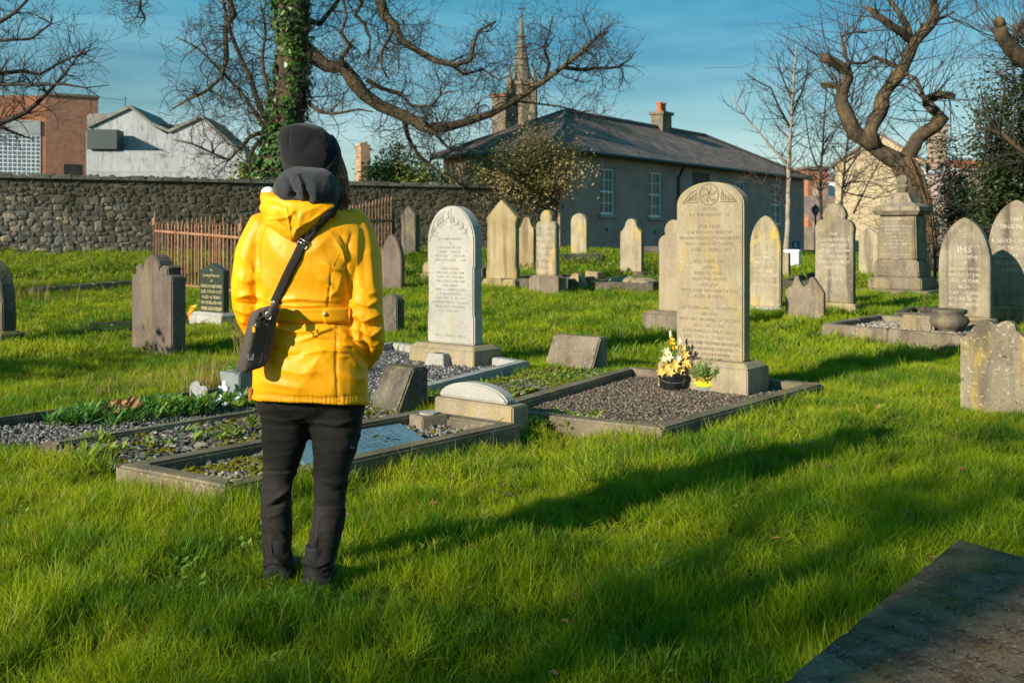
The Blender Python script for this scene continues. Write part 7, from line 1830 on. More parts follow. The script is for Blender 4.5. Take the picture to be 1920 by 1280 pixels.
def make_person():
    base = pp(580, 1105); base.z = float(gz(base.x, base.y))
    t = thing('person', 'person seen from behind in a yellow raincoat, black beanie and black trousers', 'person', tuple(base))
    make_body(t)
    # --- trousers
    tr = MB()
    L = smooth_rows([(742, 482, 600, .02, .125), (770, 484, 586, .03, .11), (800, 487, 585, .035, .10), (840, 489, 575, .04, .088), (878, 491, 562, .05, .076), (905, 489, 553, .06, .068), (935, 486, 549, .065, .068), (965, 485, 549, .07, .068), (1000, 488, 550, .075, .066), (1035, 491, 551, .08, .062), (1060, 490, 556, .08, .064), (1078, 494, 557, .08, .062)], 4)
    Rr = smooth_rows([(742, 560, 686, .0, .125), (770, 574, 684, .0, .11), (800, 577, 680, .0, .10), (840, 584, 672, -.005, .088), (878, 586, 659, -.01, .078), (905, 587, 656, -.01, .068), (935, 585, 652, -.015, .066), (965, 583, 650, -.02, .068), (1000, 578, 643, -.025, .066), (1035, 571, 637, -.03, .064), (1055, 564, 630, -.03, .068), (1080, 568, 629, -.03, .062), (1090, 570, 627, -.03, .06)], 4)
    for rows in (L, Rr):
        a = loft_rows(rows, 24, 2.1); tr.add(a.v, a.f)
    a = loft_rows(smooth_rows([(690, 480, 684, .01, .14), (740, 480, 688, .01, .14), (775, 484, 686, .015, .12), (796, 500, 672, .015, .07)], 3), 28, 2.3); tr.add(a.v, a.f)
    me = solid('trousers', tr, MT['trouser'], t, .0055, 6)
    F_ = [([(490, 783), (530, 790), (575, 782)], 3, .005), ([(492, 795), (530, 800), (570, 797)], 3, -.004), ([(583, 790), (630, 798), (676, 785)], 3, .005), ([(585, 800), (640, 806), (678, 800)], 3.5, -.004),
          ([(552, 905), (530, 925), (505, 945)], 5, .010), ([(546, 925), (525, 945), (500, 952)], 4, -.007), ([(550, 880), (530, 885), (495, 884)], 3, -.004),
          ([(587, 915), (600, 935), (625, 945)], 6, .010), ([(655, 905), (630, 908), (600, 900)], 3.5, .006), ([(650, 918), (620, 922)], 3.5, -.005), ([(652, 893), (615, 893)], 3, -.004),
          ([(505, 968), (530, 962)], 3, .005), ([(510, 985), (540, 1010)], 4, .006), ([(505, 1010), (512, 1040), (535, 1062)], 5, .011), ([(492, 1060), (520, 1052), (552, 1062)], 5, .010), ([(498, 1070), (530, 1066)], 3, -.007), ([(545, 1030), (556, 1055)], 5, .008),
          ([(570, 1050), (585, 1030), (598, 1000)], 5, .009), ([(566, 1052), (595, 1060), (625, 1048)], 6, .013), ([(572, 1068), (600, 1072), (628, 1066)], 4, -.008), ([(590, 1080), (610, 1066), (632, 1062)], 4, .010), ([(596, 958), (594, 1000), (588, 1040)], 2.5, .004)]
    F_ = [(f[0], f[1], f[2] * 1.5) + tuple(f[3:]) for f in F_]
    fold_mesh(me, F_, .0045, (5, 5, 13), 3, sharp=2.6); tm = put(t, 'trousers', me)
    bv_t = BVHTree.FromPolygons([tuple(v.co) for v in me.vertices], [tuple(p.vertices) for p in me.polygons])
    inv = t.matrix_basis.translation
    def on(bvh, px, py, off=.002):
        o = Vector((0, 0, EYE)) - inv; d = Vector(((px - CX) / F, 1, -(py - HY) / F)).normalized()
        h = bvh.ray_cast(o, d)
        return (h[0] + h[1] * off + inv) if h[0] is not None else None
    def seam(bvh, pts, r, name, mat, par, step=6, off=.0005):
        q = []; P, _ = resample([Vector((a, b, 0)) for a, b in pts], [1] * len(pts), step)
        for p in P:
            h = on(bvh, p.x, p.y, off)
            if h is not None: q.append(h)
        if len(q) > 1:
            m = MB(); m.tube(q, r, 5); M = (t.matrix_basis).inverted(); me_ = m.mesh(name, mat, True, M); return link(name, me_, par)
    MT['trouserseam'] = plain('trouser_seam', (0.05, 0.046, 0.04), .8, bmp=0)
    seam(bv_t, [(503, 950), (504, 1000), (510, 1035)], .0014, 'zip', MT['trouserseam'], tm)
    seam(bv_t, [(600, 950), (594, 1000), (590, 1045)], .0014, 'zip', MT['trouserseam'], tm)
    seam(bv_t, [(486, 946), (520, 948), (546, 946)], .0009, 'seam', MT['trouserseam'], tm)
    seam(bv_t, [(586, 950), (615, 951), (650, 950)], .0009, 'seam', MT['trouserseam'], tm)
    seam(bv_t, [(491, 884), (530, 886), (560, 884)], .0008, 'seam', MT['trouserseam'], tm)
    pr = [on(bv_t, x, y, .0012) for x, y in ((657, 833), (657, 840), (664, 839))]
    if all(p is not None for p in pr):
        m = MB(); m.add(pr, [(0, 1, 2)]); link('logo', m.mesh('logo', MT['white'], False, t.matrix_basis.inverted()), tm)
    q = [on(bv_t, 488 + 2.6 * math.cos(a), 979 + 6.5 * math.sin(a), .001) for a in [2 * PI * i / 14 for i in range(15)]]
    q = [p for p in q if p is not None]
    if len(q) > 4:
        m = MB(); m.tube(q, .0009, 4); link('logo', m.mesh('logo', MT['curtain'], False, t.matrix_basis.inverted()), tm)
    # --- boots
    for px, py, yo in ((527, 1092, .09), (598, 1110, -.02)):
        b = MB(); P = [(-.085, .052, .06), (-.04, .050, .075), (.02, .048, .075), (.08, .054, .052), (.13, .050, .045), (.165, .032, .035)]
        rows = []
        c = pp(px, py, yo); g = float(gz(c.x, c.y))
        for y, hw, h in P:
            ring = [(c.x + hw * math.cos(a), c.y + y, g + .01 + max(0, h * (math.sin(a) * .5 + .5) ** .8)) for a in [2 * PI * j / 14 for j in range(14)]]; rows.append(ring)
        for ring in rows: b.v += ring
        for i in range(len(rows) - 1):
            for j in range(14): b.f.append((i * 14 + j, i * 14 + (j + 1) % 14, (i + 1) * 14 + (j + 1) % 14, (i + 1) * 14 + j))
        b.f += [tuple(range(13, -1, -1)), tuple((len(rows) - 1) * 14 + j for j in range(14))]
        b.tube([(c.x, c.y - .03, g + .05), (c.x, c.y - .03, g + .17)], .045, 14)
        me = solid('boot', b, MT['boot'], t, .006, 4); put(t, 'boot', me)
    # --- jacket
    j = MB()
    rows = smooth_rows([(384, 560, 622, .0, .06), (393, 520, 652, .0, .085), (404, 496, 668, -.005, .10), (425, 478, 684, -.01, .118), (460, 470, 690, -.012, .132), (510, 474, 682, -.012, .138), (550, 478, 672, -.01, .132), (590, 479, 668, -.005, .128), (625, 475, 677, .0, .138), (665, 472, 688, .0, .150), (705, 471, 692, .0, .158), (735, 470, 693, .0, .160, 0), (752, 469, 694, .0, .160, 3), (757, 472, 692, .0, .155, 3)], 4)
    for r in rows:                                   # the hem dips to the right, the shoulders too
        k = max(0.0, (r[0] - 700) / 55.0); r[5] = 5 * k
    a = loft_rows(rows, 36, 2.35); j.add(a.v, a.f)
    ptube(j, [(492, 428, -.01, .062), (474, 470, -.012, .066), (466, 520, -.01, .064), (464, 560, .0, .060), (474, 600, .06, .056), (492, 635, .13, .05)])
    ptube(j, [(664, 420, -.005, .062), (678, 460, -.015, .068), (684, 520, -.035, .069), (687, 575, -.05, .066), (690, 625, -.05, .062), (692, 645, -.01, .058), (680, 672, .08, .052), (664, 690, .14, .048)])
    me = solid('jacket', j, MT['jacket'], t, .0045, 7)
    F_ = [  # hem gathers, waist, back, sleeves: (line, width px, height m[, steep side])
        ([(472, 736), (530, 744), (600, 748), (692, 740)], 3, -.006), ([(470, 750), (600, 762), (694, 752)], 5, .004),
        ([(512, 572), (560, 574), (612, 573)], 3, .006), ([(500, 610), (560, 606), (668, 604)], 3, -.007),
        ([(505, 566), (560, 560), (630, 566)], 8, .008, 1), ([(510, 615), (545, 622), (600, 622), (625, 614)], 6, .010, 1), ([(560, 640), (592, 630), (612, 634)], 5, .008, 1), ([(570, 662), (612, 655), (640, 658), (655, 660)], 6, .011, -1), ([(600, 668), (585, 690), (572, 700)], 6, .006),
        ([(510, 655), (540, 668), (570, 664)], 5, -.006), ([(632, 618), (650, 630), (676, 640)], 5, .009, 1), ([(634, 645), (660, 650), (684, 668)], 5, .009, 1), ([(636, 668), (655, 668), (680, 690)], 4, .007), ([(640, 700), (670, 712), (690, 708)], 6, .007), ([(480, 715), (530, 722), (570, 730)], 7, .006), ([(520, 690), (560, 700), (610, 696)], 9, .006),
        ([(633, 610), (630, 680), (634, 755)], 2, -.005), ([(622, 500), (618, 545), (614, 575)], 2, -.005),
        ([(660, 440), (650, 480), (652, 520), (658, 560)], 4, -.010), ([(664, 580), (672, 620), (688, 665)], 4, -.014), ([(672, 610), (690, 650), (692, 672)], 5, -.012),
        ([(604, 492), (620, 502), (640, 510)], 5, .010, 1), ([(596, 520), (615, 530), (625, 545)], 6, .008, 1), ([(560, 480), (590, 470), (620, 440)], 12, .006), ([(630, 455), (640, 470), (652, 500)], 6, .010, 1), ([(618, 430), (640, 440), (655, 470)], 6, -.008), ([(640, 520), (632, 545), (610, 560)], 7, .007), ([(520, 470), (560, 500), (600, 520)], 16, .006), ([(486, 500), (500, 540), (498, 560)], 7, .008), ([(478, 460), (486, 510), (486, 560), (494, 590)], 3.5, -.010),
        # left sleeve
        ([(446, 558), (466, 552), (486, 560)], 6, .011, 1), ([(442, 580), (462, 588), (480, 584)], 6, .010, 1), ([(450, 600), (464, 606)], 5, .009), ([(446, 520), (462, 528), (476, 524)], 7, .007), ([(452, 480), (470, 500), (480, 520)], 7, .008), ([(444, 568), (466, 572), (484, 570)], 4, -.008),
        # right sleeve
        ([(664, 566), (690, 574), (716, 560)], 6, .009, 1), ([(658, 590), (684, 602), (718, 588)], 6, .014, 1), ([(664, 602), (690, 614), (716, 606)], 4, -.010), ([(668, 618), (696, 628), (720, 612)], 6, .013, -1), ([(674, 640), (700, 650), (720, 634)], 5, .010, 1), ([(690, 662), (708, 652), (720, 646)], 4, -.008), ([(672, 430), (668, 480), (672, 530)], 8, .008), ([(690, 440), (696, 500), (700, 550)], 9, .006), ([(676, 540), (690, 552), (712, 546)], 7, .006)]
    F_ = [(f[0], f[1], f[2] * 1.3) + tuple(f[3:]) for f in F_]
    fold_mesh(me, F_, .0032, (5, 5, 7.5), 12, sharp=3.0)
    # collar opening hidden by the hoods; small gathered puckers along the hem
    co, no = arrays(me); px = CX + F * co[:, 0] / co[:, 1]; py = HY + F * (EYE - co[:, 2]) / co[:, 1]
    hem = np.exp(-((py - 748) / 8.0) ** 2) * np.clip(-no[:, 1] + .4, 0, 1)
    co += no * (hem * .0016 * np.sin(px * .95 + 1.5 * np.sin(px * .21)))[:, None]; me.vertices.foreach_set('co', co.astype(np.float32).ravel()); me.update()
    jk = put(t, 'jacket', me)
    bv = BVHTree.FromPolygons([tuple(v.co) for v in me.vertices], [tuple(p.vertices) for p in me.polygons])
    MT_ = MT['seam']
    seam(bv, [(632, 608), (631, 680), (634, 752)], .0016, 'seam', MT_, jk)
    seam(bv, [(640, 470), (622, 505), (618, 545), (613, 574)], .0009, 'seam', MT_, jk)
    seam(bv, [(474, 737), (540, 744), (600, 748), (650, 746), (690, 741)], .0014, 'seam', MT_, jk)
    seam(bv, [(500, 420), (489, 455), (488, 500)], .0014, 'seam', MT_, jk)
    # waist belt with its pointed tab and a press stud
    def band(rows, name, mat, par, off, cols=None):
        m = MB(); n = len(rows[0])
        for r in rows:
            for p in r:
                h = on(bv, p[0], p[1], off); m.v.append(tuple(h) if h is not None else tuple(pp(p[0], p[1], -.13)))
        for a in range(len(rows) - 1):
            for b in range(n - 1): m.f.append((a * n + b, a * n + b + 1, (a + 1) * n + b + 1, (a + 1) * n + b))
        me_ = m.mesh(name, mat, True, t.matrix_basis.inverted()); o = link(name, me_, par)
        sd = o.modifiers.new('thick', 'SOLIDIFY'); sd.thickness = .0035; sd.offset = -1; sd.use_even_offset = False
        return o
    N_ = 26
    band([[(505 + (658 - 505) * i / N_, 576 + (27 * k / 5)) for i in range(N_ + 1)] for k in range(6)], 'belt', MT['jacket'], jk, .0045)
    tabx = lambda k: 602 + 6 * abs(k - 2.5) / 2.5
    band([[(tabx(k) + (660 - tabx(k)) * i / 10, 576.5 + 26.5 * k / 5) for i in range(11)] for k in range(6)], 'belt_tab', MT['jacket'], jk, .0095)
    h = on(bv, 610, 588, .014)
    if h is not None:
        m = MB(); m.ball(h, .0075, 12, 8, (1, .5, 1)); link('press_stud', m.mesh('press_stud', MT['metal'], True, t.matrix_basis.inverted()), jk)
    m = MB(); p = pp(472, 738, -.02); m.box(p.x - .008, p.x + .004, p.y - .02, p.y + .02, p.z - .022, p.z + .022); link('hem_tag', m.mesh('hem_tag', MT['terracotta'], False, t.matrix_basis.inverted()), jk)
    # --- yellow hood lying on the back
    hd = MB()
    a = loft_rows(smooth_rows([(358, 488, 515, -.03, .04), (366, 485, 552, -.055, .07), (378, 485, 630, -.075, .085), (394, 485, 636, -.085, .085), (410, 490, 622, -.10, .075), (424, 500, 602, -.112, .06), (438, 520, 582, -.122, .045), (448, 534, 562, -.128, .032), (455, 542, 552, -.13, .018)], 4), 30, 2.2); hd.add(a.v, a.f)
    me = solid('hood', hd, MT['jacket'], t, .0045, 7)
    F_ = [([(487, 392), (515, 405), (528, 420)], 7, .014, 1), ([(528, 425), (508, 400), (486, 380)], 4, -.008), ([(545, 390), (560, 420), (565, 400), (610, 380)], 6, .008), ([(548, 452), (556, 430), (580, 415), (625, 388)], 5, .010, 1), ([(495, 415), (520, 436), (540, 448)], 5, .006), ([(505, 412), (540, 408), (552, 396)], 5, .010, 1), ([(538, 388), (541, 415), (546, 440)], 1.8, .005), ([(490, 372), (520, 376), (540, 386)], 5, -.008), ([(560, 430), (590, 405), (615, 396)], 4, -.008)]
    fold_mesh(me, F_, .004, (8, 8, 10), 23, sharp=2.0); ho = put(t, 'hood', me)
    bvh = BVHTree.FromPolygons([tuple(v.co) for v in me.vertices], [tuple(p.vertices) for p in me.polygons])
    seam(bvh, [(538, 388), (541, 412), (545, 436), (547, 450)], .0016, 'seam', MT_, ho)
    m = MB(); m.ball(pp(503, 360, -.03), .026, 14, 10, (1.0, .7, .75)); m_ = m.mesh('lining', MT['white'], True); put(t, 'lining', m_)
    # --- fleece hood
    fh = MB()
    a = loft_rows(smooth_rows([(309, 560, 590, -.03, .03), (316, 540, 612, -.05, .07), (326, 524, 628, -.06, .095), (342, 513, 635, -.065, .11), (358, 512, 637, -.07, .112), (372, 520, 637, -.07, .10), (384, 533, 632, -.065, .085), (393, 550, 612, -.06, .06), (397, 565, 595, -.055, .03)], 4), 30, 2.2); fh.add(a.v, a.f)
    me = solid('fleece_hood', fh, MT['fleece'], t, .0045, 7)
    F_ = [([(535, 325), (542, 348), (545, 368), (560, 380)], 6, -.022, 1), ([(548, 336), (558, 328), (566, 345), (570, 368)], 6, .018, -1), ([(556, 350), (550, 366), (548, 378)], 4, -.012), ([(575, 325), (590, 345), (592, 372), (580, 390)], 9, .012), ([(570, 352), (578, 375), (568, 390)], 5, -.013), ([(520, 340), (524, 362), (540, 378)], 7, .014), ([(600, 325), (625, 345), (632, 370)], 9, .008), ([(530, 380), (555, 390), (580, 388)], 4, .010)]
    fold_mesh(me, F_, .003, (9, 9, 9), 31); put(t, 'fleece_hood', me)
    # --- beanie
    bn = MB()
    rows = smooth_rows([(231, 556, 576, -.01, .02), (234, 540, 592, -.01, .055), (241, 528, 606, -.008, .078), (253, 522, 620, -.005, .094), (268, 520, 630, .0, .103), (284, 523, 636, .005, .107), (300, 526, 637, .01, .107), (314, 530, 632, .015, .104), (328, 534, 624, .015, .10), (338, 538, 616, .015, .09)], 4)
    a = loft_rows(rows, 30, 2.15); bn.add(a.v, a.f)
    me = solid('beanie', bn, MT['knit'], t, .0045, 6)
    fold_mesh(me, [([(541, 244), (539, 258), (541, 276)], 3, -.010), ([(546, 240), (560, 238), (590, 246), (602, 262)], 9, .008), ([(594, 250), (580, 270), (560, 288)], 13, -.009), ([(524, 246), (530, 275), (534, 310)], 6, .008), ([(528, 262), (536, 300)], 5, -.005), ([(533, 310), (560, 322), (600, 320)], 3, -.006), ([(604, 268), (612, 290), (606, 310)], 7, .004)], .0016, (8, 8, 8), 41)
    co, no = arrays(me); px = CX + F * co[:, 0] / co[:, 1]; py = HY + F * (EYE - co[:, 2]) / co[:, 1]
    edge = np.interp(py, [231, 250, 270, 290, 305, 322, 340], [606, 618, 626, 627, 620, 606, 585])   # turned up cuff on the face side
    band_ = 1 / (1 + np.exp(-(px - edge) * 2.5)); band_ = np.maximum(band_ * (no[:, 1] < .3), (no[:, 1] >= .3) * (co[:, 2] < pp(0, 300).z))
    co += no * (band_ * .009)[:, None]; me.vertices.foreach_set('co', co.astype(np.float32).ravel()); me.update()
    be = put(t, 'beanie', me)
    # --- hair falling at the right
    rr = random.Random(77); h = MB()
    for k in range(150):
        x0 = rr.uniform(624, 640); y0 = rr.uniform(292, 325); yo = rr.uniform(-.03, .06)
        x2 = rr.uniform(632, 655); yb = rr.uniform(372, 398)
        P, R = resample([pp(x0, y0, yo), pp(x0 + (x2 - x0) * .5 + rr.uniform(1, 6), y0 + 30, yo + rr.uniform(-.01, .02)), pp(x2, y0 + 58, yo + rr.uniform(-.02, .02)), pp(x2 + rr.uniform(-5, 2), yb, yo + rr.uniform(-.02, .03))], [.003, .0045, .0042, .001], .03); h.tube(P, R, 4, caps=False)
    put(t, 'hair', h.mesh('hair', MT['hair'], True), kind='stuff')

    # --- shoulder bag (a thing of its own: carried by the person)
    bc = pp(488, 640, -.20)
    bt = thing('shoulder_bag', 'small dark grey shoulder bag slung across the yellow raincoat', 'bag', tuple(bc))
    M = bt.matrix_basis.inverted()
    b = MB(); ang = math.radians(38)
    secs = [(574, 504, .030, .026), (580, 499, .046, .030), (592, 494, .050, .034), (604, 492, .046, .034), (612, 490, .050, .036), (640, 485, .053, .038), (668, 478, .055, .040), (682, 475, .052, .038), (690, 473, .044, .032), (694, 472, .030, .022)]
    S = smooth_rows([(a_, b_, c_, d_) for a_, b_, c_, d_ in secs], 4); seg = 24
    for py, px, hw, hd_ in S:
        c = pp(px, py, -.178 + .01 * math.sin(py * .05))
        for q in range(seg):
            th = 2 * PI * q / seg; ca, sa = math.cos(th), math.sin(th); ex = 4.2
            x = math.copysign(abs(ca) ** (2 / ex), ca) * hw; y = math.copysign(abs(sa) ** (2 / ex), sa) * hd_
            b.v.append((c.x + x * math.cos(ang) - y * math.sin(ang), c.y + x * math.sin(ang) * 1.0 + y * math.cos(ang), c.z + .01 * x / .05))
    n = len(S)
    for i in range(n - 1):
        for q in range(seg): b.f.append((i * seg + q, i * seg + (q + 1) % seg, (i + 1) * seg + (q + 1) % seg, (i + 1) * seg + q))
    b.f += [tuple(range(seg - 1, -1, -1)), tuple((n - 1) * seg + q for q in range(seg))]
    me = solid('pouch', b, MT['bag'], bt, .003, 3)
    fold_mesh(me, [([(478, 585), (500, 580), (512, 590)], 4, .006), ([(474, 600), (492, 604), (514, 600)], 3, -.007), ([(486, 576), (492, 590), (488, 602)], 4, -.006), ([(505, 590), (498, 640), (488, 690)], 1.5, .002)], .0022, (16, 16, 10), 51); me.transform(M); pouch = link('pouch', me, bt)
    bb = BVHTree.FromPolygons([tuple(v.co) for v in me.vertices], [tuple(p.vertices) for p in me.polygons])
    inv_b = bt.matrix_basis.translation
    def onb(px, py, off=.0015):
        o = Vector((0, 0, EYE)) - inv_b; d = Vector(((px - CX) / F, 1, -(py - HY) / F)).normalized(); hh = bb.ray_cast(o, d); return (hh[0] + hh[1] * off + inv_b) if hh[0] is not None else None
    m = MB()
    for k in range(5):                              # the white striped emblem: five bars, stepped at one end
        y = 664.3 + k * 2.35; x0 = 464.0 + .2 * k; x1 = 476.5 - (0, 1.6, 1.0, 2.4, 1.4)[k]
        q = [onb(x0, y), onb(x1, y - .25), onb(x1, y + 1.05), onb(x0, y + 1.3)]
        if all(p is not None for p in q): m.add(q, [(0, 3, 2, 1)])
    link('emblem', m.mesh('emblem', MT['white'], False, M), bt)
    q = [p for p in (onb(x, y, .001) for x, y in ((475, 612), (483, 606), (491, 603), (497, 601))) if p is not None]
    if len(q) > 1: m = MB(); m.tube(q, .0017, 5); link('zip', m.mesh('zip', MT['metal'], True, M), bt)
    m = MB(); p0 = onb(476, 616, .004) or pp(474, 618, -.21); m.box(p0.x - .004, p0.x + .005, p0.y - .003, p0.y + .003, p0.z - .012, p0.z + .008); link('zip_pull', m.mesh('zip_pull', MT['petal_yellow'], False, M), bt)
    # webbing: from the shoulder down to the bag, following the jacket
    def webbing(pts, w, name, mat, off=.006):
        P, _ = resample([Vector((a_, b_, 0)) for a_, b_ in pts], [1] * len(pts), 5); m = MB(); prev = None; last = None
        for i, p in enumerate(P):
            d = (P[min(i + 1, len(P) - 1)] - P[max(0, i - 1)]).normalized(); nx = Vector((-d.y, d.x, 0))
            row = []
            for s in (-1, -.33, .33, 1):
                q_ = p + nx * s * w; hh = on(bv, q_.x, q_.y, off); h2 = on(bvh, q_.x, q_.y, off); 
                c_ = [x for x in (hh, h2) if x is not None]; best = min(c_, key=lambda v_: v_.y) if c_ else None
                row.append(best if best is not None else (last + Vector((0, 0, -.004)) if last is not None else pp(q_.x, q_.y, -.12))); last = row[-1]
            ym = sum(r_.y for r_ in row) / 4
            k = len(m.v); m.v += [tuple(pp((CX + F * r_.x / r_.y), HY + F * (EYE - r_.z) / r_.y, ym * .6 + r_.y * .4 - PD)) for r_ in row]
            if prev is not None:
                for s in range(3): m.f.append((prev + s, prev + s + 1, k + s + 1, k + s))
            prev = k
        me_ = m.mesh(name, mat, True, M); o = link(name, me_, bt); sd = o.modifiers.new('thick', 'SOLIDIFY'); sd.thickness = .0028; sd.offset = 1; return o
    webbing([(634, 381), (620, 396), (600, 418), (580, 442), (569, 458), (556, 484), (543, 510), (531, 536), (522, 556), (517, 567)], 8.6, 'strap', MT['webbing'])
    # slider buckle, lower ring and buckle plate
    def frame(cx_, cy_, w, h, a, name, mat, r=.0026):
        m = MB(); q = []
        for sx, sy in ((-1, -1), (1, -1), (1, 1), (-1, 1), (-1, -1)):
            x, y = sx * w, sy * h; q.append((cx_ + x * math.cos(a) - y * math.sin(a), cy_ + x * math.sin(a) + y * math.cos(a)))
        P = [on(bv, x, y, .013) or pp(x, y, -.15) for x, y in q]; ym = sum(p.y for p in P) / 5
        P = [pp(x, y, ym - PD) for x, y in q]; m.tube(P, r, 6); c0, c1 = P[0].lerp(P[3], .5), P[1].lerp(P[2], .5); m.tube([c0, c1], r, 6); link(name, m.mesh(name, mat, True, M), bt)
    frame(568, 457, 9.5, 6.5, math.radians(28), 'slider_buckle', MT['metal'])
    frame(516, 569, 8.5, 3.0, math.radians(18), 'strap_end', MT['metal'], .002)
    m = MB(); P, R = resample([pp(517, 571, -.19), pp(510, 580, -.225), pp(504, 592, -.25)], [.012, .013, .010], .01); m.tube(P, R, 10); link('strap_fold', m.mesh('strap_fold', MT['bag'], True, M), bt)
    m = MB(); c = pp(503, 592, -.265); m.tube([c + Vector((math.cos(a_) * .010, 0, math.sin(a_) * .013)) for a_ in [2 * PI * i / 14 for i in range(15)]], .0022, 6); link('ring', m.mesh('ring', MT['metal'], True, M), bt)
    q = [p for p in (onb(x, y, .002) for x, y in ((484, 599), (490, 596), (498, 593), (504, 591))) if p is not None]
    if len(q) > 1: m = MB(); m.tube(q, .005, 6); link('side_strap', m.mesh('side_strap', MT['webbing'], True, M), bt)
make_person()
# ------------------------------------------------------------------ grass: leaning tufts over the whole lawn
def grass_mat():
    m, N, L, B = new_mat('grass_blades')
    at_ = N.new('ShaderNodeAttribute'); at_.attribute_name = 'tone'
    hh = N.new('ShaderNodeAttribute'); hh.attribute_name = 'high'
    oi = N.new('ShaderNodeObjectInfo'); g = vary(N, L, 'World')
    n1 = ramp(N, L, noise_tex(N, L, g, 1.3, 8, .72), .36, .66)
    ad = N.new('ShaderNodeMath'); ad.operation = 'MULTIPLY_ADD'; ad.inputs[1].default_value = .45
    L.new(at_.outputs['Fac'], ad.inputs[0]); L.new(n1, ad.inputs[2])
    a2 = N.new('ShaderNodeMath'); a2.operation = 'MULTIPLY_ADD'; a2.inputs[1].default_value = .3; L.new(oi.outputs['Random'], a2.inputs[0]); L.new(ad.outputs[0], a2.inputs[2])
    col = mix(N, L, ramp(N, L, a2.outputs[0], .15, 1.45), (0.052, 0.172, 0.003), (0.35, 0.42, 0.009))
    dry = ramp(N, L, at_.outputs['Fac'], .945, .96)
    col = mix(N, L, dry, col, (0.30, 0.23, 0.07))
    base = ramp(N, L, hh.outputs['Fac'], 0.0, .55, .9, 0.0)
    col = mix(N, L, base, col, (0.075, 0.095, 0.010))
    L.new(col, B.inputs['Base Color']); B.inputs['Roughness'].default_value = .5; B.inputs['Specular IOR Level'].default_value = .28
    t = N.new('ShaderNodeBsdfTranslucent'); L.new(mix(N, L, 1.0, col, (1.5, 1.25, .6), 'MULTIPLY'), t.inputs['Color'])
    ms = N.new('ShaderNodeMixShader'); ms.inputs[0].default_value = .42
    L.new(B.outputs[0], ms.inputs[1]); L.new(t.outputs[0], ms.inputs[2]); L.new(ms.outputs[0], N['Material Output'].inputs['Surface'])
    return m
MT['grass'] = grass_mat()

def tuft(seed, blades, radius, h, w, segs, lean=.35, dry=.085):
    r = np.random.default_rng(seed); V, Fc, tone, hi = [], [], [], []
    la = r.uniform(0, 6.28)
    for b in range(blades):
        a = r.uniform(0, 6.28); rad = radius * math.sqrt(r.random()); x, y = rad * math.cos(a), rad * math.sin(a)
        H = h * r.uniform(.45, 1.15); W = w * r.uniform(.7, 1.3); da = r.uniform(0, 6.28)
        l = lean * r.uniform(.3, 1.5) * H; dx, dy = math.cos(da) * l + math.cos(la) * lean * H * .5, math.sin(da) * l + math.sin(la) * lean * H * .5
        fa = r.uniform(0, 6.28); wx, wy = math.cos(fa) * W / 2, math.sin(fa) * W / 2
        tn = float(r.random() * .94) if r.random() > dry else .97
        k = len(V)
        for s in range(segs):
            t = s / segs; c = t * t; ww = 1 - .55 * t
            cx, cy, cz = x + dx * c, y + dy * c, H * (t - .22 * c * min(1, l / H)) - .012
            V += [(cx - wx * ww, cy - wy * ww, cz), (cx + wx * ww, cy + wy * ww, cz)]; hi += [t, t]
        V.append((x + dx, y + dy, H * (1 - .28 * min(1, l / H)))); hi.append(1.0); tone += [tn] * (2 * segs + 1)
        for s in range(segs - 1): Fc.append((k + 2 * s, k + 2 * s + 1, k + 2 * s + 3, k + 2 * s + 2))
        Fc.append((k + 2 * segs - 2, k + 2 * segs - 1, k + 2 * segs))
    me = bpy.data.meshes.new('tuft'); me.from_pydata(V, [], Fc); me.materials.append(MT['grass'])
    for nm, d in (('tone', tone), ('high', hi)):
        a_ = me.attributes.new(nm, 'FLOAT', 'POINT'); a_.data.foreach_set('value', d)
    return me

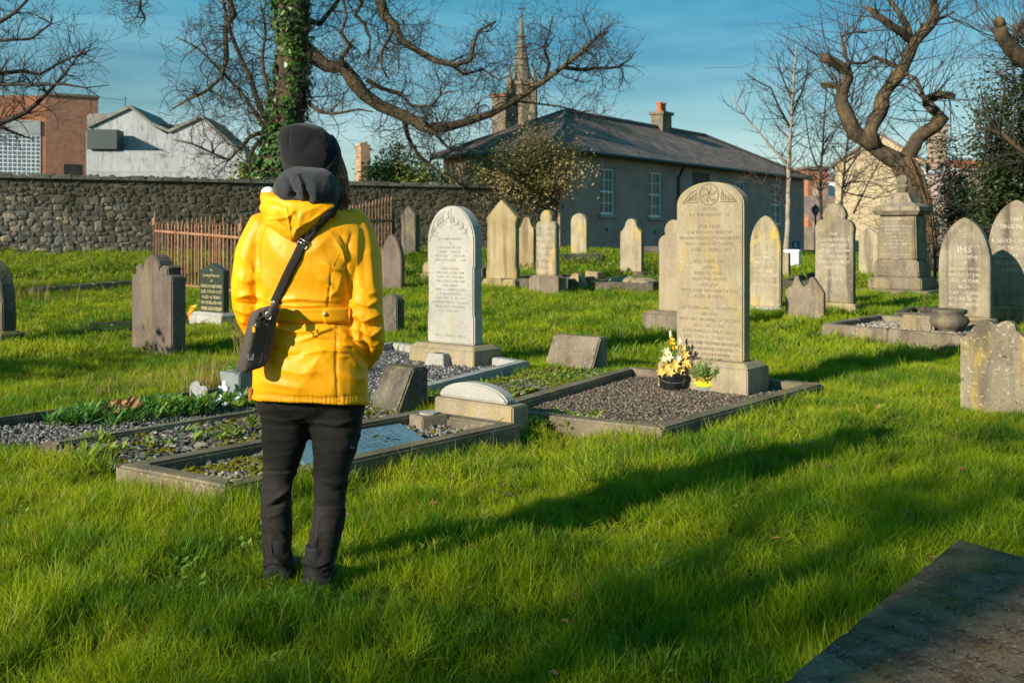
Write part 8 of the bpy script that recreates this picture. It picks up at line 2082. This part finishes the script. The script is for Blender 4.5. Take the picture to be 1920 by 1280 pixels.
def make_grass():
    bands = [('near', 1.45, 5.2, 900, tuft, dict(blades=26, radius=.05, h=.105, w=.0034, segs=4, lean=.55)),
             ('mid', 5.2, 10.5, 460, tuft, dict(blades=26, radius=.07, h=.094, w=.0046, segs=3, lean=.5)),
             ('far', 10.5, 20, 130, tuft, dict(blades=30, radius=.14, h=.09, w=.009, segs=2)),
             ('distant', 20, 47, 26, tuft, dict(blades=34, radius=.30, h=.10, w=.018, segs=2))]
    P, IDX, meshes = [], [], []
    per = 8
    for bi, (nm, d0, d1, dens, fn, kw) in enumerate(bands):
        meshes += [fn(1000 + bi * 50 + i, **kw) for i in range(per)]
        xm = .62 * d1 + 1.0; n = int((2 * xm) * (d1 - d0) * dens)
        q = np.stack([RNG.uniform(-xm, xm, n), RNG.uniform(d0, d1, n)], 1)
        q = q[np.abs(q[:, 0]) < .60 * q[:, 1] + .9]
        for poly in PLOTS:
            c = np.mean(poly, 0); pl = [(p[0] + (c[0] - p[0]) * .02, p[1] + (c[1] - p[1]) * .02) for p in poly]
            q = q[~in_poly(q, pl)]
        for (c, w, t, rz) in GRAVES:                       # nothing grows under a stone
            dx, dy = q[:, 0] - c.x, q[:, 1] - c.y; u = dx * math.cos(rz) + dy * math.sin(rz); v = -dx * math.sin(rz) + dy * math.cos(rz)
            q = q[~((np.abs(u) < w / 2) & (v > 0) & (v < t))]
        side = (q - np.array([WA.x, WA.y])) @ np.array([WN.x, WN.y]); q = q[(side > .02) | (q[:, 0] > 1.7)]
        hs = (q - np.array([HC.x, HC.y])) @ np.array([hn.x, hn.y]); q = q[(hs > .05) | (q[:, 1] < 36)]
        P.append(q); IDX.append(bi * per + RNG.integers(0, per, len(q)))
    Q = np.concatenate(P); idx = np.concatenate(IDX); n = len(Q)
    z = gz(Q[:, 0], Q[:, 1])
    # mown-over clumps: height and lean change in soft patches
    s = .95 + .40 * np.sin(Q[:, 0] * 2.1 + 1.3 * np.sin(Q[:, 1] * 1.7)) * np.sin(Q[:, 1] * 2.3 + np.sin(Q[:, 0] * 1.9)) + .34 * np.sin(Q[:, 0] * 6.3 + Q[:, 1] * 4.1) * np.sin(Q[:, 1] * 7.1 - Q[:, 0] * 3.0)
    s = np.clip(s, .32, 1.7) * RNG.uniform(.65, 1.2, n)
    # longer along kerbs
    dk = np.full(n, 9.0)
    for poly in PLOTS:
        for i in range(4):
            a, b = np.array(poly[i]), np.array(poly[(i + 1) % 4]); ab = b - a; t = np.clip(((Q - a) @ ab) / (ab @ ab), 0, 1); dk = np.minimum(dk, np.hypot(*(Q - a - t[:, None] * ab).T))
    for fx, fy in ((525, 1092), (598, 1110)):
        p = level(fx, fy, 0); s *= 1 + .12 * np.exp(-(np.hypot(Q[:, 0] - p.x, Q[:, 1] - p.y + .04) / .16) ** 2)
    s *= 1 + .35 * np.exp(-(dk / .12) ** 2)
    wx = .38 * np.sin(Q[:, 0] * 1.3 + Q[:, 1] * .7) ; wy = .38 * np.sin(Q[:, 1] * 1.1 - Q[:, 0] * .5 + 1)
    rot = np.stack([wx + RNG.normal(0, .25, n), wy + RNG.normal(0, .25, n), RNG.uniform(0, 6.28, n)], 1)
    scl = np.stack([s ** .4, s ** .4, s], 1)
    g = variants('tuft', meshes)
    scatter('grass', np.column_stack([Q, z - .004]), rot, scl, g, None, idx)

def make_weeds():
    rr = random.Random(91)
    # long dry and green stalks by the plots, dead grass clump over the planter, broad weeds in the lawn
    def clump(name, label, cat, c, n, h, mat, spread, lean, w=.004, kind='stuff'):
        m = MB()
        for k in range(n):
            p = Vector(c) + Vector((rr.gauss(0, spread), rr.gauss(0, spread), 0)); a = rr.uniform(0, 6.28); l = h * rr.uniform(.5, 1.1); d = Vector((math.cos(a), math.sin(a), 0)) * lean * rr.uniform(.2, 1.2) * l + Vector(lean_dir) * l
            q = [p, p + d * .25 + Vector((0, 0, l * .5)), p + d * .75 + Vector((0, 0, l * .85)), p + d * 1.3 + Vector((0, 0, l * .8))]; s = Vector((-math.sin(a), math.cos(a), 0)) * w / 2; k0 = len(m.v)
            for i, x in enumerate(q): f = 1 - i / 3.3; m.v += [tuple(x - s * f), tuple(x + s * f)]
            for i in range(3): m.f.append((k0 + 2 * i, k0 + 2 * i + 1, k0 + 2 * i + 3, k0 + 2 * i + 2))
            m.tone += [rr.random()] * 8
        o = m.build(name, MT[mat], None); tag(o, label, cat); o['kind'] = kind
    lean_dir = (-.25, -.1, 0)
    g = level(455, 712, .1); clump('dry_grass', 'clump of long straw coloured grass arching over the grey planter', 'dry grass', (g.x + .08, g.y + .1, .30), 260, .42, 'straw', .06, .5, .004)
    lean_dir = (0, 0, 0)
    g = level(385, 748, .0); clump('dry_grass', 'dry straw grass behind the heart plaque', 'dry grass', (g.x, g.y + .25, .02), 220, .34, 'straw', .16, .5, .004)
    g = level(230, 752, .0); clump('dry_grass', 'brownish dry grass behind the planted plot', 'dry grass', (g.x, g.y + .5, .02), 320, .13, 'straw', .32, 1.2, .005)
    g = level(1010, 792, .0); clump('dry_grass', 'dry straw tuft at the corner of the brown gravel plot', 'dry grass', (g.x - .06, g.y - .12, .02), 90, .15, 'straw', .07, .8, .004)
    g = level(360, 960, .0); clump('dry_grass', 'pale dry stalks lying in the grass below the front kerb', 'dry grass', (g.x, g.y, .03), 40, .2, 'straw', .09, 1.6, .004)
    g = ground(60, 560); clump('dry_grass', 'tall pale seed stalks on the left lawn', 'dry grass', (g.x + .2, g.y - 1.0, g.z), 110, .5, 'straw', .5, .4, .009)
    m = MB()                                          # dead leaves caught in the lawn
    for k in range(330):
        d = rr.uniform(2.0, 11.0) ** 1.0; x = rr.uniform(-.55, .55) * d
        if any(in_poly(np.array([[x, d]]), p)[0] for p in PLOTS): continue
        l = rr.uniform(.025, .05); m.leaf((x, d, float(gz(x, d)) + rr.uniform(.03, .075)), (rr.gauss(0, 1), rr.gauss(0, 1), rr.gauss(0, .35)), (rr.gauss(0, .4), rr.gauss(0, .4), 1), l, l * .6, rr.random(), .25)
    o = m.build('fallen_leaves', MT['dryleaf'], None); tag(o, 'brown dead leaves scattered through the lawn', 'leaves'); o['kind'] = 'stuff'
    m = MB()                                          # clover and plantain patches
    for k in range(34):
        d = rr.uniform(2.6, 9.0); x = rr.uniform(-.55, .55) * d
        if any(in_poly(np.array([[x, d]]), p)[0] for p in PLOTS): continue
        for q in range(rr.randint(3, 8)): rosette(m, (x + rr.gauss(0, .06), d + rr.gauss(0, .06), float(gz(x, d)) + rr.uniform(.01, .035)), rr, 6, (.02, .045), .5, .7)
    o = m.build('lawn_weeds', MT['weed'], None); tag(o, 'low broad leaved weeds growing among the lawn grass', 'weeds'); o['kind'] = 'stuff'
    w = MB()
    for px, py, n, sp in ((1050, 805, 26, .10), (1080, 815, 18, .08), (1010, 815, 14, .08), (185, 850, 10, .05), (1720, 600, 14, .12)):
        g = ground(px, py)
        for k in range(n): rosette(w, (g.x + rr.gauss(0, sp), g.y + rr.gauss(0, sp), g.z + .05), rr, 7, (.04, .09), .4, 1.0)
    o = w.build('broadleaf_weeds', MT['weed'], None); tag(o, 'bright leafy weeds growing along the front kerb of the brown gravel plot', 'weeds'); o['kind'] = 'stuff'
make_grass(); make_weeds()
